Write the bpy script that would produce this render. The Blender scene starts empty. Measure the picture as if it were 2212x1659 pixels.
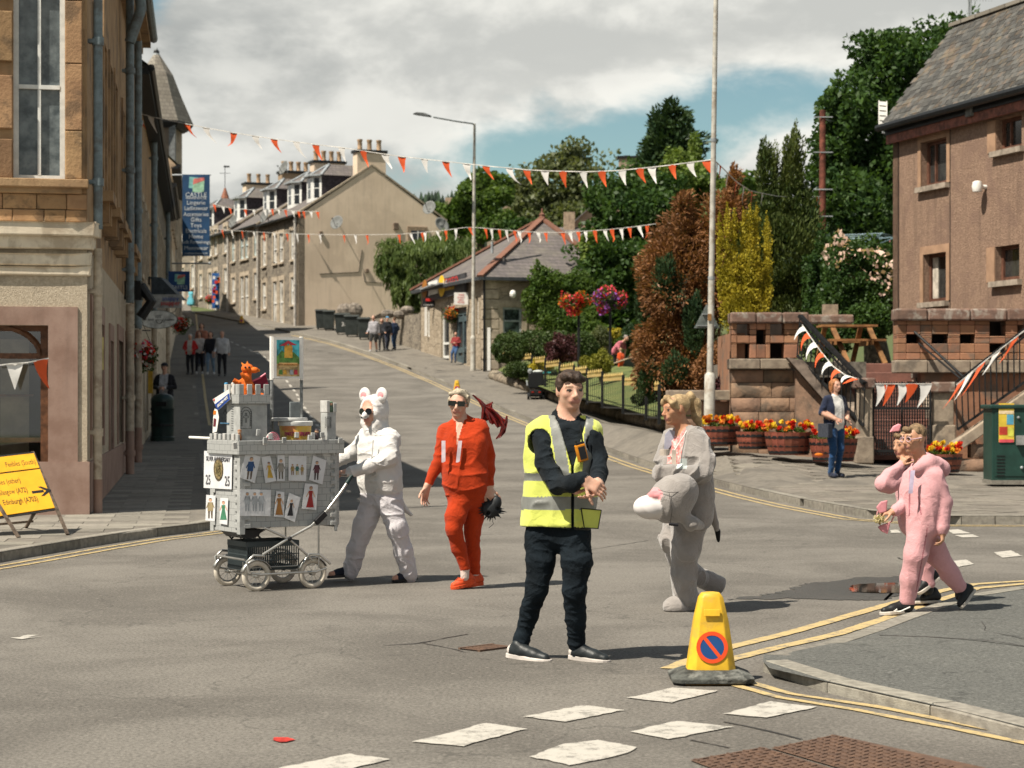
import bpy,bmesh,math,random
import numpy as np
from mathutils import Vector,Matrix
sc=bpy.context.scene
random.seed(7);RNG=np.random.default_rng(11)
COL=sc.collection
PI=math.pi
# ---------------------------------------------------------------- camera, sky, sun
FPX,CX,HY,CZ=4300.0,1106.0,863.0,1.57
cam=bpy.data.objects.new('camera',bpy.data.cameras.new('camera'));COL.objects.link(cam)
cam.location=(0,0,CZ);cam.rotation_euler=(PI/2,0,0)
cam.data.sensor_width=36;cam.data.lens=36*FPX/2212;cam.data.shift_y=(HY-829.5)/2212
cam.data.clip_start=.1;cam.data.clip_end=6000
cam.data.dof.use_dof=True;cam.data.dof.focus_distance=14;cam.data.dof.aperture_fstop=5.0
sc.camera=cam
SUN=Vector((-1.0,-.76,1.9)).normalized()
sun=bpy.data.objects.new('sun',bpy.data.lights.new('sun','SUN'));COL.objects.link(sun)
sun.data.energy=5.0;sun.data.angle=math.radians(.5);sun.data.color=(1,.92,.79)
sun.rotation_euler=(-SUN).to_track_quat('-Z','Y').to_euler()
wd=bpy.data.worlds.new('World');sc.world=wd;wd.use_nodes=True
sc.view_settings.view_transform='Standard';sc.view_settings.look='None'
sc.view_settings.exposure=0.72;sc.view_settings.gamma=1;sc.view_settings.use_curve_mapping=False
sc.cycles.use_denoising=True
sc.cycles.max_bounces=6;sc.cycles.diffuse_bounces=3;sc.cycles.transparent_max_bounces=12
def lk(nt,a,b):nt.links.new(a,b)
def nd(nt,t,**kw):
 n=nt.nodes.new(t)
 for k,v in kw.items():
  if k=='ins':
   for i,x in v.items():n.inputs[i].default_value=x
  else:setattr(n,k,v)
 return n
def mth(nt,op,a,b=None,clamp=False):
 n=nd(nt,'ShaderNodeMath',operation=op,use_clamp=clamp)
 for i,x in enumerate((a,b)):
  if x is None:continue
  if isinstance(x,(int,float)):n.inputs[i].default_value=x
  else:lk(nt,x,n.inputs[i])
 return n.outputs[0]
def mixc(nt,f,a,b,bt='MIX'):
 n=nd(nt,'ShaderNodeMix',data_type='RGBA',blend_type=bt)
 for i,x in((0,f),(6,a),(7,b)):
  if isinstance(x,(int,float)):n.inputs[i].default_value=x
  elif isinstance(x,(tuple,list)):n.inputs[i].default_value=tuple(x)[:3]+(1,)
  else:lk(nt,x,n.inputs[i])
 return n.outputs[2]
def ramp(nt,src,lo,hi):
 n=nd(nt,'ShaderNodeMapRange',interpolation_type='SMOOTHSTEP',ins={1:lo,2:hi})
 lk(nt,src,n.inputs[0]);return n.outputs[0]
def make_sky():
 nt=wd.node_tree;nt.nodes.clear()
 out=nd(nt,'ShaderNodeOutputWorld');bg=nd(nt,'ShaderNodeBackground')
 sky=nd(nt,'ShaderNodeTexSky',sky_type='NISHITA',sun_disc=False)
 sky.sun_elevation=math.asin(SUN.z);sky.sun_rotation=math.atan2(SUN.x,SUN.y)
 sky.air_density=1.0;sky.dust_density=.4;sky.ozone_density=1.5
 tc=nd(nt,'ShaderNodeTexCoord')
 mp=nd(nt,'ShaderNodeMapping');mp.inputs['Scale'].default_value=(1,1,1.9);lk(nt,tc.outputs['Generated'],mp.inputs[0])
 def noise(sc_,det,rough,off,dist=0.0):
  m2=nd(nt,'ShaderNodeMapping');m2.inputs['Location'].default_value=off;lk(nt,mp.outputs[0],m2.inputs[0])
  n=nd(nt,'ShaderNodeTexNoise',ins={'Scale':sc_,'Detail':det,'Roughness':rough,'Distortion':dist})
  lk(nt,m2.outputs[0],n.inputs['Vector']);return n.outputs[0]
 big=noise(7,9,.55,(0,0,0),.2);fine=noise(19,8,.6,(3,1,2),.3);shade=noise(7,9,.55,(.012,0,.05),.2);wide=noise(3.2,4,.5,(5,2,1))
 sep=nd(nt,'ShaderNodeSeparateXYZ');lk(nt,tc.outputs['Generated'],sep.inputs[0])
 az=mth(nt,'DIVIDE',sep.outputs[0],mth(nt,'MAXIMUM',sep.outputs[1],.05))
 el=sep.outputs[2]
 cover=mth(nt,'ADD',mth(nt,'MULTIPLY',big,.62),mth(nt,'MULTIPLY',fine,.38))
 tot=None
 for(a,e,sa,se,amt)in((-.188,.202,.016,.014,.36),(.075,.125,.12,.012,.25),(.135,.150,.05,.014,.26),(.15,.118,.035,.012,-.3),(.02,.108,.09,.012,.18),(.05,.2,.17,.024,-.34),(-.12,.16,.08,.04,-.1),(.26,.2,.05,.03,-.2),(.62,.2,.2,.07,.3),(-.7,.24,.25,.06,.3)):
  dx=mth(nt,'DIVIDE',mth(nt,'SUBTRACT',az,a),sa);dy=mth(nt,'DIVIDE',mth(nt,'SUBTRACT',el,e),se)
  r2=mth(nt,'ADD',mth(nt,'MULTIPLY',dx,dx),mth(nt,'MULTIPLY',dy,dy))
  g=mth(nt,'MULTIPLY',mth(nt,'EXPONENT',mth(nt,'MULTIPLY',r2,-.7)),amt)
  tot=g if tot is None else mth(nt,'ADD',tot,g)
 cover=mth(nt,'SUBTRACT',cover,tot)
 cover=mth(nt,'SUBTRACT',cover,mth(nt,'MULTIPLY',ramp(nt,el,.26,.65),.2))
 mask=ramp(nt,cover,.27,.47)
 lit=ramp(nt,mth(nt,'ADD',mth(nt,'SUBTRACT',big,shade),mth(nt,'MULTIPLY',mth(nt,'SUBTRACT',fine,.5),.35)),-.10,.12)
 lit=mth(nt,'ADD',mth(nt,'MULTIPLY',lit,.55),mth(nt,'MULTIPLY',ramp(nt,wide,.38,.58),.5))
 thick=ramp(nt,cover,.40,.62)
 cc=mixc(nt,lit,(.20,.212,.21),(.58,.573,.53))
 cc=mixc(nt,mth(nt,'MULTIPLY',thick,.22),cc,(.25,.258,.255))
 blue=mixc(nt,1.0,sky.outputs[0],(.062*.90,.062*1.0,.062*.84),'MULTIPLY')
 lk(nt,mixc(nt,mask,blue,cc),bg.inputs[0]);bg.inputs[1].default_value=1.0
 lk(nt,bg.outputs[0],out.inputs[0])
make_sky()
# ---------------------------------------------------------------- places
YS=[-100,22,28,34,45,54,63,72,82,95,104,114,121.5,130,138,150,175,220,400,2000]
ZS=[0,0,.02,.08,.25,.45,.95,1.55,2.5,3.9,4.75,5.65,6.45,7.3,8.05,9,10.5,12,14,14]
_ty=np.arange(-100,500,.5);_tz=np.convolve(np.pad(np.interp(_ty,YS,ZS),8,mode='edge'),np.ones(17)/17,'valid')
def zr(y):return float(np.interp(y,_ty,_tz))
def P(x,y,d):return Vector(((x-CX)*d/FPX,d,CZ+(HY-y)*d/FPX))
def G(x,y,h=0.0,zf=None):
 zf=zf or(lambda X,Y:zr(Y)+h)
 f=lambda d:CZ+(HY-y)*d/FPX-zf((x-CX)*d/FPX,d)
 d=6.0
 while d<400 and f(d)>0:d*=1.01
 lo,hi=d/1.01,d
 for _ in range(30):
  m=(lo+hi)/2
  if f(m)>0:lo=m
  else:hi=m
 return P(x,y,hi)
def facade_x(y):return-5.4-.155*(y-25.3)
def kerb_l(y):return-3.55-.165*(y-24.5)
_kr=[G(2212,1133),G(2048,1133),G(1882,1121),G(1728,1093),G(1640,1073),G(1536,1046),G(1400,1008),G(1290,968),G(1200,932),G(1100,893),G(1020,858),G(950,826),G(880,797),G(800,767),G(722,742),G(644,724),G(560,704),G(480,689),G(410,676)]
KR=[(p.x,p.y)for p in _kr]
_ky=[p[1]for p in KR];_kx=[p[0]for p in KR]
def kerb_r(y):return float(np.interp(y,_ky[2:]+[230],_kx[2:]+[_kx[-1]-30]))
def sstep(a,b,x):
 t=min(1,max(0,(x-a)/(b-a)));return t*t*(3-2*t)
def zp_r(X,Y):
 e=min(.42,.4*max(0,Y-33.3)/4.2)*min(1,max(0,1-(X-4.1)/4.2))*min(1,max(0,(X-kerb_r(Y))/.8))*(1-sstep(46,64,Y))
 return zr(Y)+.11+e
# ---------------------------------------------------------------- objects
WL={}
def _reg(o,loc,parent):
 if parent is not None:
  o.parent=parent;o.location=Vector(loc)-WL[parent.name]
 else:o.location=loc
 WL[o.name]=Vector(loc)
def T(name,label=None,cat=None,loc=(0,0,0),group=None,kind=None,parent=None):
 o=bpy.data.objects.new(name,None);COL.objects.link(o);o.empty_display_size=.2
 _reg(o,loc,parent);return tag(o,label,cat,group,kind)
def tag(o,label=None,cat=None,group=None,kind=None):
 for k,v in(('label',label),('category',cat),('group',group),('kind',kind)):
  if v:o[k]=v
 return o
def V(*a):return Vector(a)
class MB:
 def __init__(s):s.v=[];s.f=[];s.m=[];s.i=0
 def add(s,vs,fs):
  b=len(s.v);s.v+=[tuple(x)for x in vs]
  for f in fs:s.f.append([b+k for k in f]);s.m.append(s.i)
  return s
 def quad(s,*p):return s.add(p,[list(range(len(p)))])
 def obox(s,c,ax,ay,az):
  c,ax,ay,az=map(Vector,(c,ax,ay,az))
  vs=[c+i*ax+j*ay+k*az for k in(-1,1)for j in(-1,1)for i in(-1,1)]
  fs=[[0,2,3,1],[4,5,7,6],[0,1,5,4],[2,6,7,3],[0,4,6,2],[1,3,7,5]]
  if ax.cross(ay).dot(az)<0:fs=[f[::-1]for f in fs]
  return s.add(vs,fs)
 def box(s,c,d,rz=0.0):
  cs,sn=math.cos(rz),math.sin(rz)
  return s.obox(c,(cs*d[0]/2,sn*d[0]/2,0),(-sn*d[1]/2,cs*d[1]/2,0),(0,0,d[2]/2))
 def bar(s,a,b,w,t,up=(0,0,1)):
  a,b=Vector(a),Vector(b);d=(b-a);L=d.length;d=d/L
  sd=d.cross(Vector(up));sd=sd.normalized()if sd.length>1e-4 else Vector((1,0,0));u=sd.cross(d)
  return s.obox((a+b)/2,d*L/2,sd*w/2,u*t/2)
 def tube(s,pts,r,n=8,cap=True,closed=False):
  pts=[Vector(p)for p in pts];m=len(pts);rs=r if isinstance(r,(list,tuple))else[r]*m
  b=len(s.v);prev=None
  for i,p in enumerate(pts):
   if closed:t=(pts[(i+1)%m]-pts[i-1])
   else:t=(pts[min(i+1,m-1)]-pts[max(i-1,0)])
   t.normalize()
   if prev is None:a=t.orthogonal().normalized()
   else:
    a=prev-t*prev.dot(t);a=a.normalized()if a.length>1e-5 else t.orthogonal().normalized()
   prev=a;c=t.cross(a)
   s.v+=[tuple(p+rs[i]*(math.cos(2*PI*k/n)*a+math.sin(2*PI*k/n)*c))for k in range(n)]
  for i in range(m if closed else m-1):
   j=(i+1)%m
   for k in range(n):
    s.f.append([b+i*n+k,b+i*n+(k+1)%n,b+j*n+(k+1)%n,b+j*n+k]);s.m.append(s.i)
  if cap and not closed:
   s.f.append([b+k for k in range(n)][::-1]);s.m.append(s.i)
   s.f.append([b+(m-1)*n+k for k in range(n)]);s.m.append(s.i)
  return s
 def cyl(s,a,b,r,r2=None,n=12):return s.tube([a,b],[r,r if r2 is None else r2],n)
 def lathe(s,c,prof,n=16,sx=1.0,sy=1.0):
  c=Vector(c);b=len(s.v)
  for(r,z)in prof:s.v+=[(c.x+sx*r*math.cos(2*PI*k/n),c.y+sy*r*math.sin(2*PI*k/n),c.z+z)for k in range(n)]
  for i in range(len(prof)-1):
   for k in range(n):
    s.f.append([b+i*n+k,b+i*n+(k+1)%n,b+(i+1)*n+(k+1)%n,b+(i+1)*n+k]);s.m.append(s.i)
  s.f.append([b+k for k in range(n)][::-1]);s.m.append(s.i)
  s.f.append([b+(len(prof)-1)*n+k for k in range(n)]);s.m.append(s.i);return s
 def sph(s,c,r,n=12,m=8):
  r=(r,r,r)if isinstance(r,(int,float))else r;c=Vector(c);b=len(s.v)
  for i in range(1,m):
   a=PI*i/m
   s.v+=[(c.x+r[0]*math.sin(a)*math.cos(2*PI*k/n),c.y+r[1]*math.sin(a)*math.sin(2*PI*k/n),c.z-r[2]*math.cos(a))for k in range(n)]
  for i in range(m-2):
   for k in range(n):
    s.f.append([b+i*n+k,b+i*n+(k+1)%n,b+(i+1)*n+(k+1)%n,b+(i+1)*n+k]);s.m.append(s.i)
  s.v+=[(c.x,c.y,c.z-r[2]),(c.x,c.y,c.z+r[2])];q=len(s.v)
  for k in range(n):
   s.f.append([q-2,b+(k+1)%n,b+k]);s.m.append(s.i)
   s.f.append([q-1,b+(m-2)*n+k,b+(m-2)*n+(k+1)%n]);s.m.append(s.i)
  return s
 def prism(s,poly,vec):
  poly=[Vector(p)for p in poly];vec=Vector(vec);n=len(poly)
  nrm=Vector((0,0,0))
  for i in range(n):nrm+=poly[i].cross(poly[(i+1)%n])
  if nrm.dot(vec)>0:poly=poly[::-1]
  b=len(s.v);s.v+=[tuple(p)for p in poly]+[tuple(p+vec)for p in poly]
  s.f.append([b+i for i in range(n)]);s.m.append(s.i)
  s.f.append([b+n+i for i in range(n)][::-1]);s.m.append(s.i)
  for i in range(n):
   j=(i+1)%n
   s.f.append([b+i,b+n+i,b+n+j,b+j]);s.m.append(s.i)
  return s
 def build(s,name,mat,parent=None,smooth=0,loc=None,bev=0,kind=None):
  me=bpy.data.meshes.new(name)
  org=Vector(loc)if loc is not None else(WL[parent.name]if parent is not None else Vector((0,0,0)))
  me.from_pydata([(v[0]-org.x,v[1]-org.y,v[2]-org.z)for v in s.v],[],s.f)
  for mm in(mat if isinstance(mat,(list,tuple))else[mat]):me.materials.append(mm)
  if isinstance(mat,(list,tuple)):me.polygons.foreach_set('material_index',s.m)
  if smooth:
   me.polygons.foreach_set('use_smooth',[True]*len(me.polygons));me.set_sharp_from_angle(angle=math.radians(smooth))
  me.update()
  o=bpy.data.objects.new(name,me);COL.objects.link(o);_reg(o,org,parent)
  if bev:
   b=o.modifiers.new('bevel','BEVEL');b.width=bev;b.segments=2;b.limit_method='ANGLE';b.angle_limit=math.radians(40)
  if kind:o['kind']=kind
  return o
def inst(src,loc,parent=None,rot=None,scale=None):
 o=src.copy();COL.objects.link(o);o.parent=None;o.matrix_parent_inverse.identity()
 _reg(o,loc,parent)
 if rot is not None:o.rotation_euler=rot
 if scale is not None:o.scale=scale
 return o
def np_mesh(name,v,f,mat,parent=None,smooth=False,mi=None,org=None,kind=None):
 v=np.asarray(v,np.float32);f=np.asarray(f,np.int32);k=f.shape[1]
 org=Vector(org)if org is not None else(WL[parent.name]if parent is not None else Vector((0,0,0)))
 v=v-np.array(org,np.float32)
 me=bpy.data.meshes.new(name)
 me.vertices.add(len(v));me.vertices.foreach_set('co',v.ravel())
 me.loops.add(f.size);me.loops.foreach_set('vertex_index',f.ravel())
 me.polygons.add(len(f));me.polygons.foreach_set('loop_start',np.arange(0,f.size,k,dtype=np.int32))
 me.polygons.foreach_set('loop_total',np.full(len(f),k,np.int32))
 for mm in(mat if isinstance(mat,(list,tuple))else[mat]):me.materials.append(mm)
 if mi is not None:me.polygons.foreach_set('material_index',np.asarray(mi,np.int32))
 if smooth:me.polygons.foreach_set('use_smooth',np.ones(len(f),bool))
 me.update(calc_edges=True)
 o=bpy.data.objects.new(name,me);COL.objects.link(o);_reg(o,org,parent)
 if kind:o['kind']=kind
 return o
def text(s,size,mat,c,u,up,parent,name='lettering',ext=.002,align='CENTER',sx=1.0):
 """flat lettering standing in the plane of u (reading direction) and up, turned into a mesh"""
 cu=bpy.data.curves.new(name,'FONT');cu.body=s;cu.size=size;cu.align_x=align;cu.align_y='CENTER';cu.extrude=ext;cu.resolution_u=2
 to=bpy.data.objects.new('tmp',cu);me=bpy.data.meshes.new_from_object(to);bpy.data.objects.remove(to)
 u=Vector(u).normalized();up=Vector(up).normalized();n=u.cross(up)
 me.transform(Matrix(((u.x*sx,up.x,n.x,0),(u.y*sx,up.y,n.y,0),(u.z*sx,up.z,n.z,0),(0,0,0,1))))
 me.materials.clear();me.materials.append(mat);me.name=name
 o=bpy.data.objects.new(name,me);COL.objects.link(o);_reg(o,c,parent)
 return o
# ---------------------------------------------------------------- materials
MC={}
def M(name,col,rough=.8,var=.2,scale=6,bump=.0,bscale=60,metal=0.0,col2=None,rnd=0.0,spec=.3,det=6,patch=None,pscale=.6,isl=0.0,world=False,coat=0.0,streak=0.0):
 if name in MC:return MC[name]
 m=bpy.data.materials.new(name);m.use_nodes=True;nt=m.node_tree;b=nt.nodes['Principled BSDF']
 b.inputs['Roughness'].default_value=rough;b.inputs['Metallic'].default_value=metal;b.inputs['Specular IOR Level'].default_value=spec
 if coat:b.inputs['Coat Weight'].default_value=coat
 tc=nd(nt,'ShaderNodeTexCoord');co=tc.outputs['Object']
 if world:co=nd(nt,'ShaderNodeNewGeometry').outputs['Position']
 if rnd:
  oi=nd(nt,'ShaderNodeObjectInfo');ad=nd(nt,'ShaderNodeVectorMath',operation='ADD');cb=nd(nt,'ShaderNodeCombineXYZ')
  lk(nt,mth(nt,'MULTIPLY',oi.outputs['Random'],37.),cb.inputs[0]);lk(nt,co,ad.inputs[0]);lk(nt,cb.outputs[0],ad.inputs[1]);co=ad.outputs[0]
 nz=nd(nt,'ShaderNodeTexNoise',ins={'Scale':scale,'Detail':det,'Roughness':.6});lk(nt,co,nz.inputs['Vector'])
 c2=col2 or tuple(max(0,x*(1-2*var))for x in col);c1=col if col2 else tuple(min(1,x*(1+var))for x in col)
 c=mixc(nt,ramp(nt,nz.outputs[0],.3,.7),c1,c2)
 if patch:
  n2=nd(nt,'ShaderNodeTexNoise',ins={'Scale':pscale,'Detail':8,'Roughness':.65,'Distortion':.4});lk(nt,co,n2.inputs['Vector'])
  c=mixc(nt,mth(nt,'MULTIPLY',ramp(nt,n2.outputs[0],.5,.62),.75),c,patch)
 if streak:
  mp=nd(nt,'ShaderNodeMapping');mp.inputs['Scale'].default_value=(3,3,.25);lk(nt,co,mp.inputs[0])
  n3=nd(nt,'ShaderNodeTexNoise',ins={'Scale':2.0,'Detail':5,'Roughness':.6});lk(nt,mp.outputs[0],n3.inputs['Vector'])
  c=mixc(nt,mth(nt,'MULTIPLY',ramp(nt,n3.outputs[0],.48,.7),streak),c,tuple(x*.45 for x in col))
 if rnd or isl:
  hs=nd(nt,'ShaderNodeHueSaturation')
  r=oi.outputs['Random']if rnd else nd(nt,'ShaderNodeNewGeometry').outputs['Random Per Island']
  a=rnd or isl
  lk(nt,mth(nt,'ADD',mth(nt,'MULTIPLY',r,2*a),1-a),hs.inputs['Value'])
  lk(nt,mth(nt,'ADD',mth(nt,'MULTIPLY',mth(nt,'FRACT',mth(nt,'MULTIPLY',r,7.3)),.06*a),.5-.03*a),hs.inputs['Hue'])
  lk(nt,c,hs.inputs['Color']);c=hs.outputs[0]
 lk(nt,c,b.inputs['Base Color'])
 if bump:
  nb=nd(nt,'ShaderNodeTexNoise',ins={'Scale':bscale,'Detail':4,'Roughness':.6});lk(nt,co,nb.inputs['Vector'])
  bp=nd(nt,'ShaderNodeBump',ins={'Strength':min(1,bump),'Distance':.02});lk(nt,nb.outputs[0],bp.inputs['Height']);lk(nt,bp.outputs[0],b.inputs['Normal'])
 MC[name]=m;return m
def leafmat(name,col,col2,tr=.35,cl=1.2):
 if name in MC:return MC[name]
 m=bpy.data.materials.new(name);m.use_nodes=True;nt=m.node_tree;nt.nodes.clear()
 out=nd(nt,'ShaderNodeOutputMaterial');ge=nd(nt,'ShaderNodeNewGeometry')
 nz=nd(nt,'ShaderNodeTexNoise',ins={'Scale':cl,'Detail':3});lk(nt,ge.outputs['Position'],nz.inputs['Vector'])
 f=mth(nt,'ADD',mth(nt,'MULTIPLY',ge.outputs['Random Per Island'],.55),mth(nt,'MULTIPLY',ramp(nt,nz.outputs[0],.35,.65),.45))
 c=mixc(nt,f,col,col2)
 df=nd(nt,'ShaderNodeBsdfDiffuse');tl=nd(nt,'ShaderNodeBsdfTranslucent');mx=nd(nt,'ShaderNodeMixShader',ins={0:tr})
 gl=nd(nt,'ShaderNodeBsdfGlossy',ins={'Roughness':.45});gl.inputs[0].default_value=(.8,.8,.8,1);m2=nd(nt,'ShaderNodeMixShader',ins={0:.012})
 lk(nt,c,df.inputs[0]);lk(nt,mixc(nt,1.,c,(1.3,1.35,.6),'MULTIPLY'),tl.inputs[0])
 lk(nt,df.outputs[0],mx.inputs[1]);lk(nt,tl.outputs[0],mx.inputs[2]);lk(nt,mx.outputs[0],m2.inputs[1]);lk(nt,gl.outputs[0],m2.inputs[2]);lk(nt,m2.outputs[0],out.inputs[0])
 MC[name]=m;return m
def glassmat(name,col=(.02,.025,.03),rough=.05):
 return M(name,col,rough=rough,var=.1,scale=1.5,spec=.6)
# ---------------------------------------------------------------- ground, road, pavements
def asphalt(name,col,col2,crack=.3,wet=0.0):
 m=bpy.data.materials.new(name);m.use_nodes=True;nt=m.node_tree;b=nt.nodes['Principled BSDF']
 co=nd(nt,'ShaderNodeNewGeometry').outputs['Position']
 n1=nd(nt,'ShaderNodeTexNoise',ins={'Scale':46,'Detail':5,'Roughness':.85});lk(nt,co,n1.inputs['Vector'])
 n2=nd(nt,'ShaderNodeTexNoise',ins={'Scale':.45,'Detail':7,'Roughness':.65,'Distortion':.5});lk(nt,co,n2.inputs['Vector'])
 n3=nd(nt,'ShaderNodeTexNoise',ins={'Scale':5.5,'Detail':6,'Roughness':.7});lk(nt,co,n3.inputs['Vector'])
 vo=nd(nt,'ShaderNodeTexVoronoi',ins={'Scale':48});lk(nt,co,vo.inputs['Vector'])
 c=mixc(nt,ramp(nt,n2.outputs[0],.36,.66),col,col2)
 c=mixc(nt,mth(nt,'MULTIPLY',ramp(nt,n3.outputs[0],.45,.75),.18),c,tuple(x*.62 for x in col))
 sp=nd(nt,'ShaderNodeHueSaturation');lk(nt,c,sp.inputs['Color'])
 lk(nt,mth(nt,'ADD',mth(nt,'MULTIPLY',ramp(nt,n1.outputs[0],.32,.68),1.0),.5),sp.inputs['Value']);c=sp.outputs[0]
 c=mixc(nt,mth(nt,'MULTIPLY',ramp(nt,vo.outputs['Color'],.82,.95),.6),c,tuple(x*1.9 for x in col))
 ad=nd(nt,'ShaderNodeVectorMath',operation='ADD');sc2=nd(nt,'ShaderNodeVectorMath',operation='SCALE');sc2.inputs['Scale'].default_value=.9
 nc=nd(nt,'ShaderNodeTexNoise',ins={'Scale':1.6,'Detail':5});lk(nt,co,nc.inputs['Vector']);lk(nt,nc.outputs['Color'],sc2.inputs[0]);lk(nt,co,ad.inputs[0]);lk(nt,sc2.outputs[0],ad.inputs[1])
 v2=nd(nt,'ShaderNodeTexVoronoi',feature='DISTANCE_TO_EDGE',ins={'Scale':.33});lk(nt,ad.outputs[0],v2.inputs['Vector'])
 ck=mth(nt,'MULTIPLY',mth(nt,'SUBTRACT',1.0,ramp(nt,v2.outputs['Distance'],.0015,.006)),crack)
 ck=mth(nt,'MULTIPLY',ck,ramp(nt,n3.outputs[0],.40,.55))
 c=mixc(nt,ck,c,(.02,.02,.019))
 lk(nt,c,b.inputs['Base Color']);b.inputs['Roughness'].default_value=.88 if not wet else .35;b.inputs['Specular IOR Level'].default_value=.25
 bp=nd(nt,'ShaderNodeBump',ins={'Strength':.55,'Distance':.012});lk(nt,mth(nt,'SUBTRACT',n1.outputs[0],mth(nt,'MULTIPLY',ck,1.5)),bp.inputs['Height']);lk(nt,bp.outputs[0],b.inputs['Normal'])
 return m
m_road=asphalt('asphalt',(.112,.102,.089),(.172,.158,.138))
m_tarpave=asphalt('pavement_tarmac',(.098,.098,.09),(.118,.117,.106),crack=.4)
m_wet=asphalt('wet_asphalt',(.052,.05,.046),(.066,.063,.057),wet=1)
def paint(name,col):
 m=bpy.data.materials.new(name);m.use_nodes=True;nt=m.node_tree;b=nt.nodes['Principled BSDF'];b.inputs['Roughness'].default_value=.7
 co=nd(nt,'ShaderNodeNewGeometry').outputs['Position']
 n=nd(nt,'ShaderNodeTexNoise',ins={'Scale':9,'Detail':9,'Roughness':.75});lk(nt,co,n.inputs['Vector'])
 n2=nd(nt,'ShaderNodeTexNoise',ins={'Scale':90,'Detail':3,'Roughness':.7});lk(nt,co,n2.inputs['Vector'])
 wear=ramp(nt,mth(nt,'ADD',mth(nt,'MULTIPLY',n.outputs[0],.7),mth(nt,'MULTIPLY',n2.outputs[0],.3)),.49,.60)
 c=mixc(nt,mth(nt,'MULTIPLY',wear,.9),col,(.15,.14,.122))
 c=mixc(nt,mth(nt,'MULTIPLY',n2.outputs[0],.3),c,tuple(x*.7 for x in col))
 lk(nt,c,b.inputs['Base Color'])
 bp=nd(nt,'ShaderNodeBump',ins={'Strength':.4,'Distance':.008});lk(nt,n2.outputs[0],bp.inputs['Height']);lk(nt,bp.outputs[0],b.inputs['Normal'])
 return m
m_white=paint('white_road_paint',(.45,.42,.37));m_yellow=paint('yellow_road_paint',(.47,.35,.16))
m_kerb=M('kerb_stone',(.27,.25,.21),.9,.22,14,.4,120,rnd=.18,col2=(.17,.155,.13))
m_slab=M('paving_slab',(.235,.215,.18),.9,.22,9,.3,120,rnd=.2,col2=(.17,.155,.13))
m_bed=M('paving_bed',(.185,.165,.138),.95,.22,7,.3,90,world=True,col2=(.13,.118,.10),patch=(.105,.095,.082),pscale=.8)
m_paver=M('paver',(.20,.178,.148),.9,.22,11,.35,140,rnd=.2,col2=(.14,.125,.105))
m_soil=M('rough_grass',(.06,.085,.03),.95,.35,5,.4,30,col2=(.09,.10,.035),world=True)
def strip(name,pts,w,mat,h=.006,zf=None,jag=.006):
 """painted line or seam following points on the ground"""
 zf=zf or(lambda X,Y:zr(Y))
 pp=[Vector((p[0],p[1]))for p in pts];rs=[pp[0]]
 for a,b in zip(pp,pp[1:]):
  k=max(1,int((b-a).length/.12))if b.y<40 else max(1,int((b-a).length/2))
  rs+=[a+(b-a)*i/k for i in range(1,k+1)]
 mb=MB();vs=[]
 for i,p in enumerate(rs):
  t=(rs[min(i+1,len(rs)-1)]-rs[max(0,i-1)]).normalized();n=Vector((-t.y,t.x))
  for s in(-1,1):
   q=p+n*s*(w/2+random.uniform(-jag,jag));vs.append((q.x,q.y,zf(q.x,q.y)+h))
 mb.add(vs,[[2*i,2*i+2,2*i+3,2*i+1]for i in range(len(rs)-1)])
 return tag(mb.build(name,mat),kind='structure')
def patchpoly(name,pts,mat,h=.006,zf=None,jag=.008,sub=.05):
 zf=zf or(lambda X,Y:zr(Y));pp=[]
 P2=[Vector((p[0],p[1]))for p in pts]
 for a,b in zip(P2,P2[1:]+P2[:1]):
  k=max(1,int((b-a).length/sub))
  pp+=[a+(b-a)*i/k+Vector((random.uniform(-jag,jag),random.uniform(-jag,jag)))*(1 if i else 1.5)for i in range(k)]
 return tag(MB().quad(*[(p.x,p.y,zf(p.x,p.y)+h)for p in pp]).build(name,mat),kind='structure')
def make_ground():
 ys=[-40]+list(np.arange(4,60,2.))+list(np.arange(60,200,4.))+[230,300,420]
 xs=[-400,-150,-70,-40,-25,-15]+list(np.arange(-10,26,2.))+[35,60,120,420]
 vs=[];W=len(xs)
 for y in ys:
  for x in xs:
   t=sstep(0,6,x-kerb_r(y)-3.6)*sstep(38,44,y)
   vs.append((x,y,zr(y)-.07+t*1.5*(1-sstep(62,85,y))+t*.3+(sstep(30,400,abs(x))*10 if y>60 else 0)))
 fs=[[j*W+i,j*W+i+1,(j+1)*W+i+1,(j+1)*W+i]for j in range(len(ys)-1)for i in range(W-1)]
 tag(np_mesh('ground',vs,fs,m_soil,smooth=True),kind='structure')
 ys=list(np.arange(2,200,1.5));vs=[];N=8
 for y in ys:
  xl=-42 if y<23.2 else facade_x(y)-.8;xr=42 if y<33 else kerb_r(y)+.5
  vs+=[(xl+(xr-xl)*i/N,y,zr(y))for i in range(N+1)]
 fs=[[j*(N+1)+i,j*(N+1)+i+1,(j+1)*(N+1)+i+1,(j+1)*(N+1)+i]for j in range(len(ys)-1)for i in range(N)]
 tag(np_mesh('road',vs,fs,m_road,smooth=True),kind='structure')
make_ground()
def resample(pts,step):
 pts=[Vector(p)for p in pts];out=[pts[0]];acc=0
 for a,b in zip(pts,pts[1:]):
  L=(b-a).length;t=step-acc
  while t<=L:out.append(a+(b-a)*t/L);t+=step
  acc=(acc+L)%step
 return out
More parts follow.
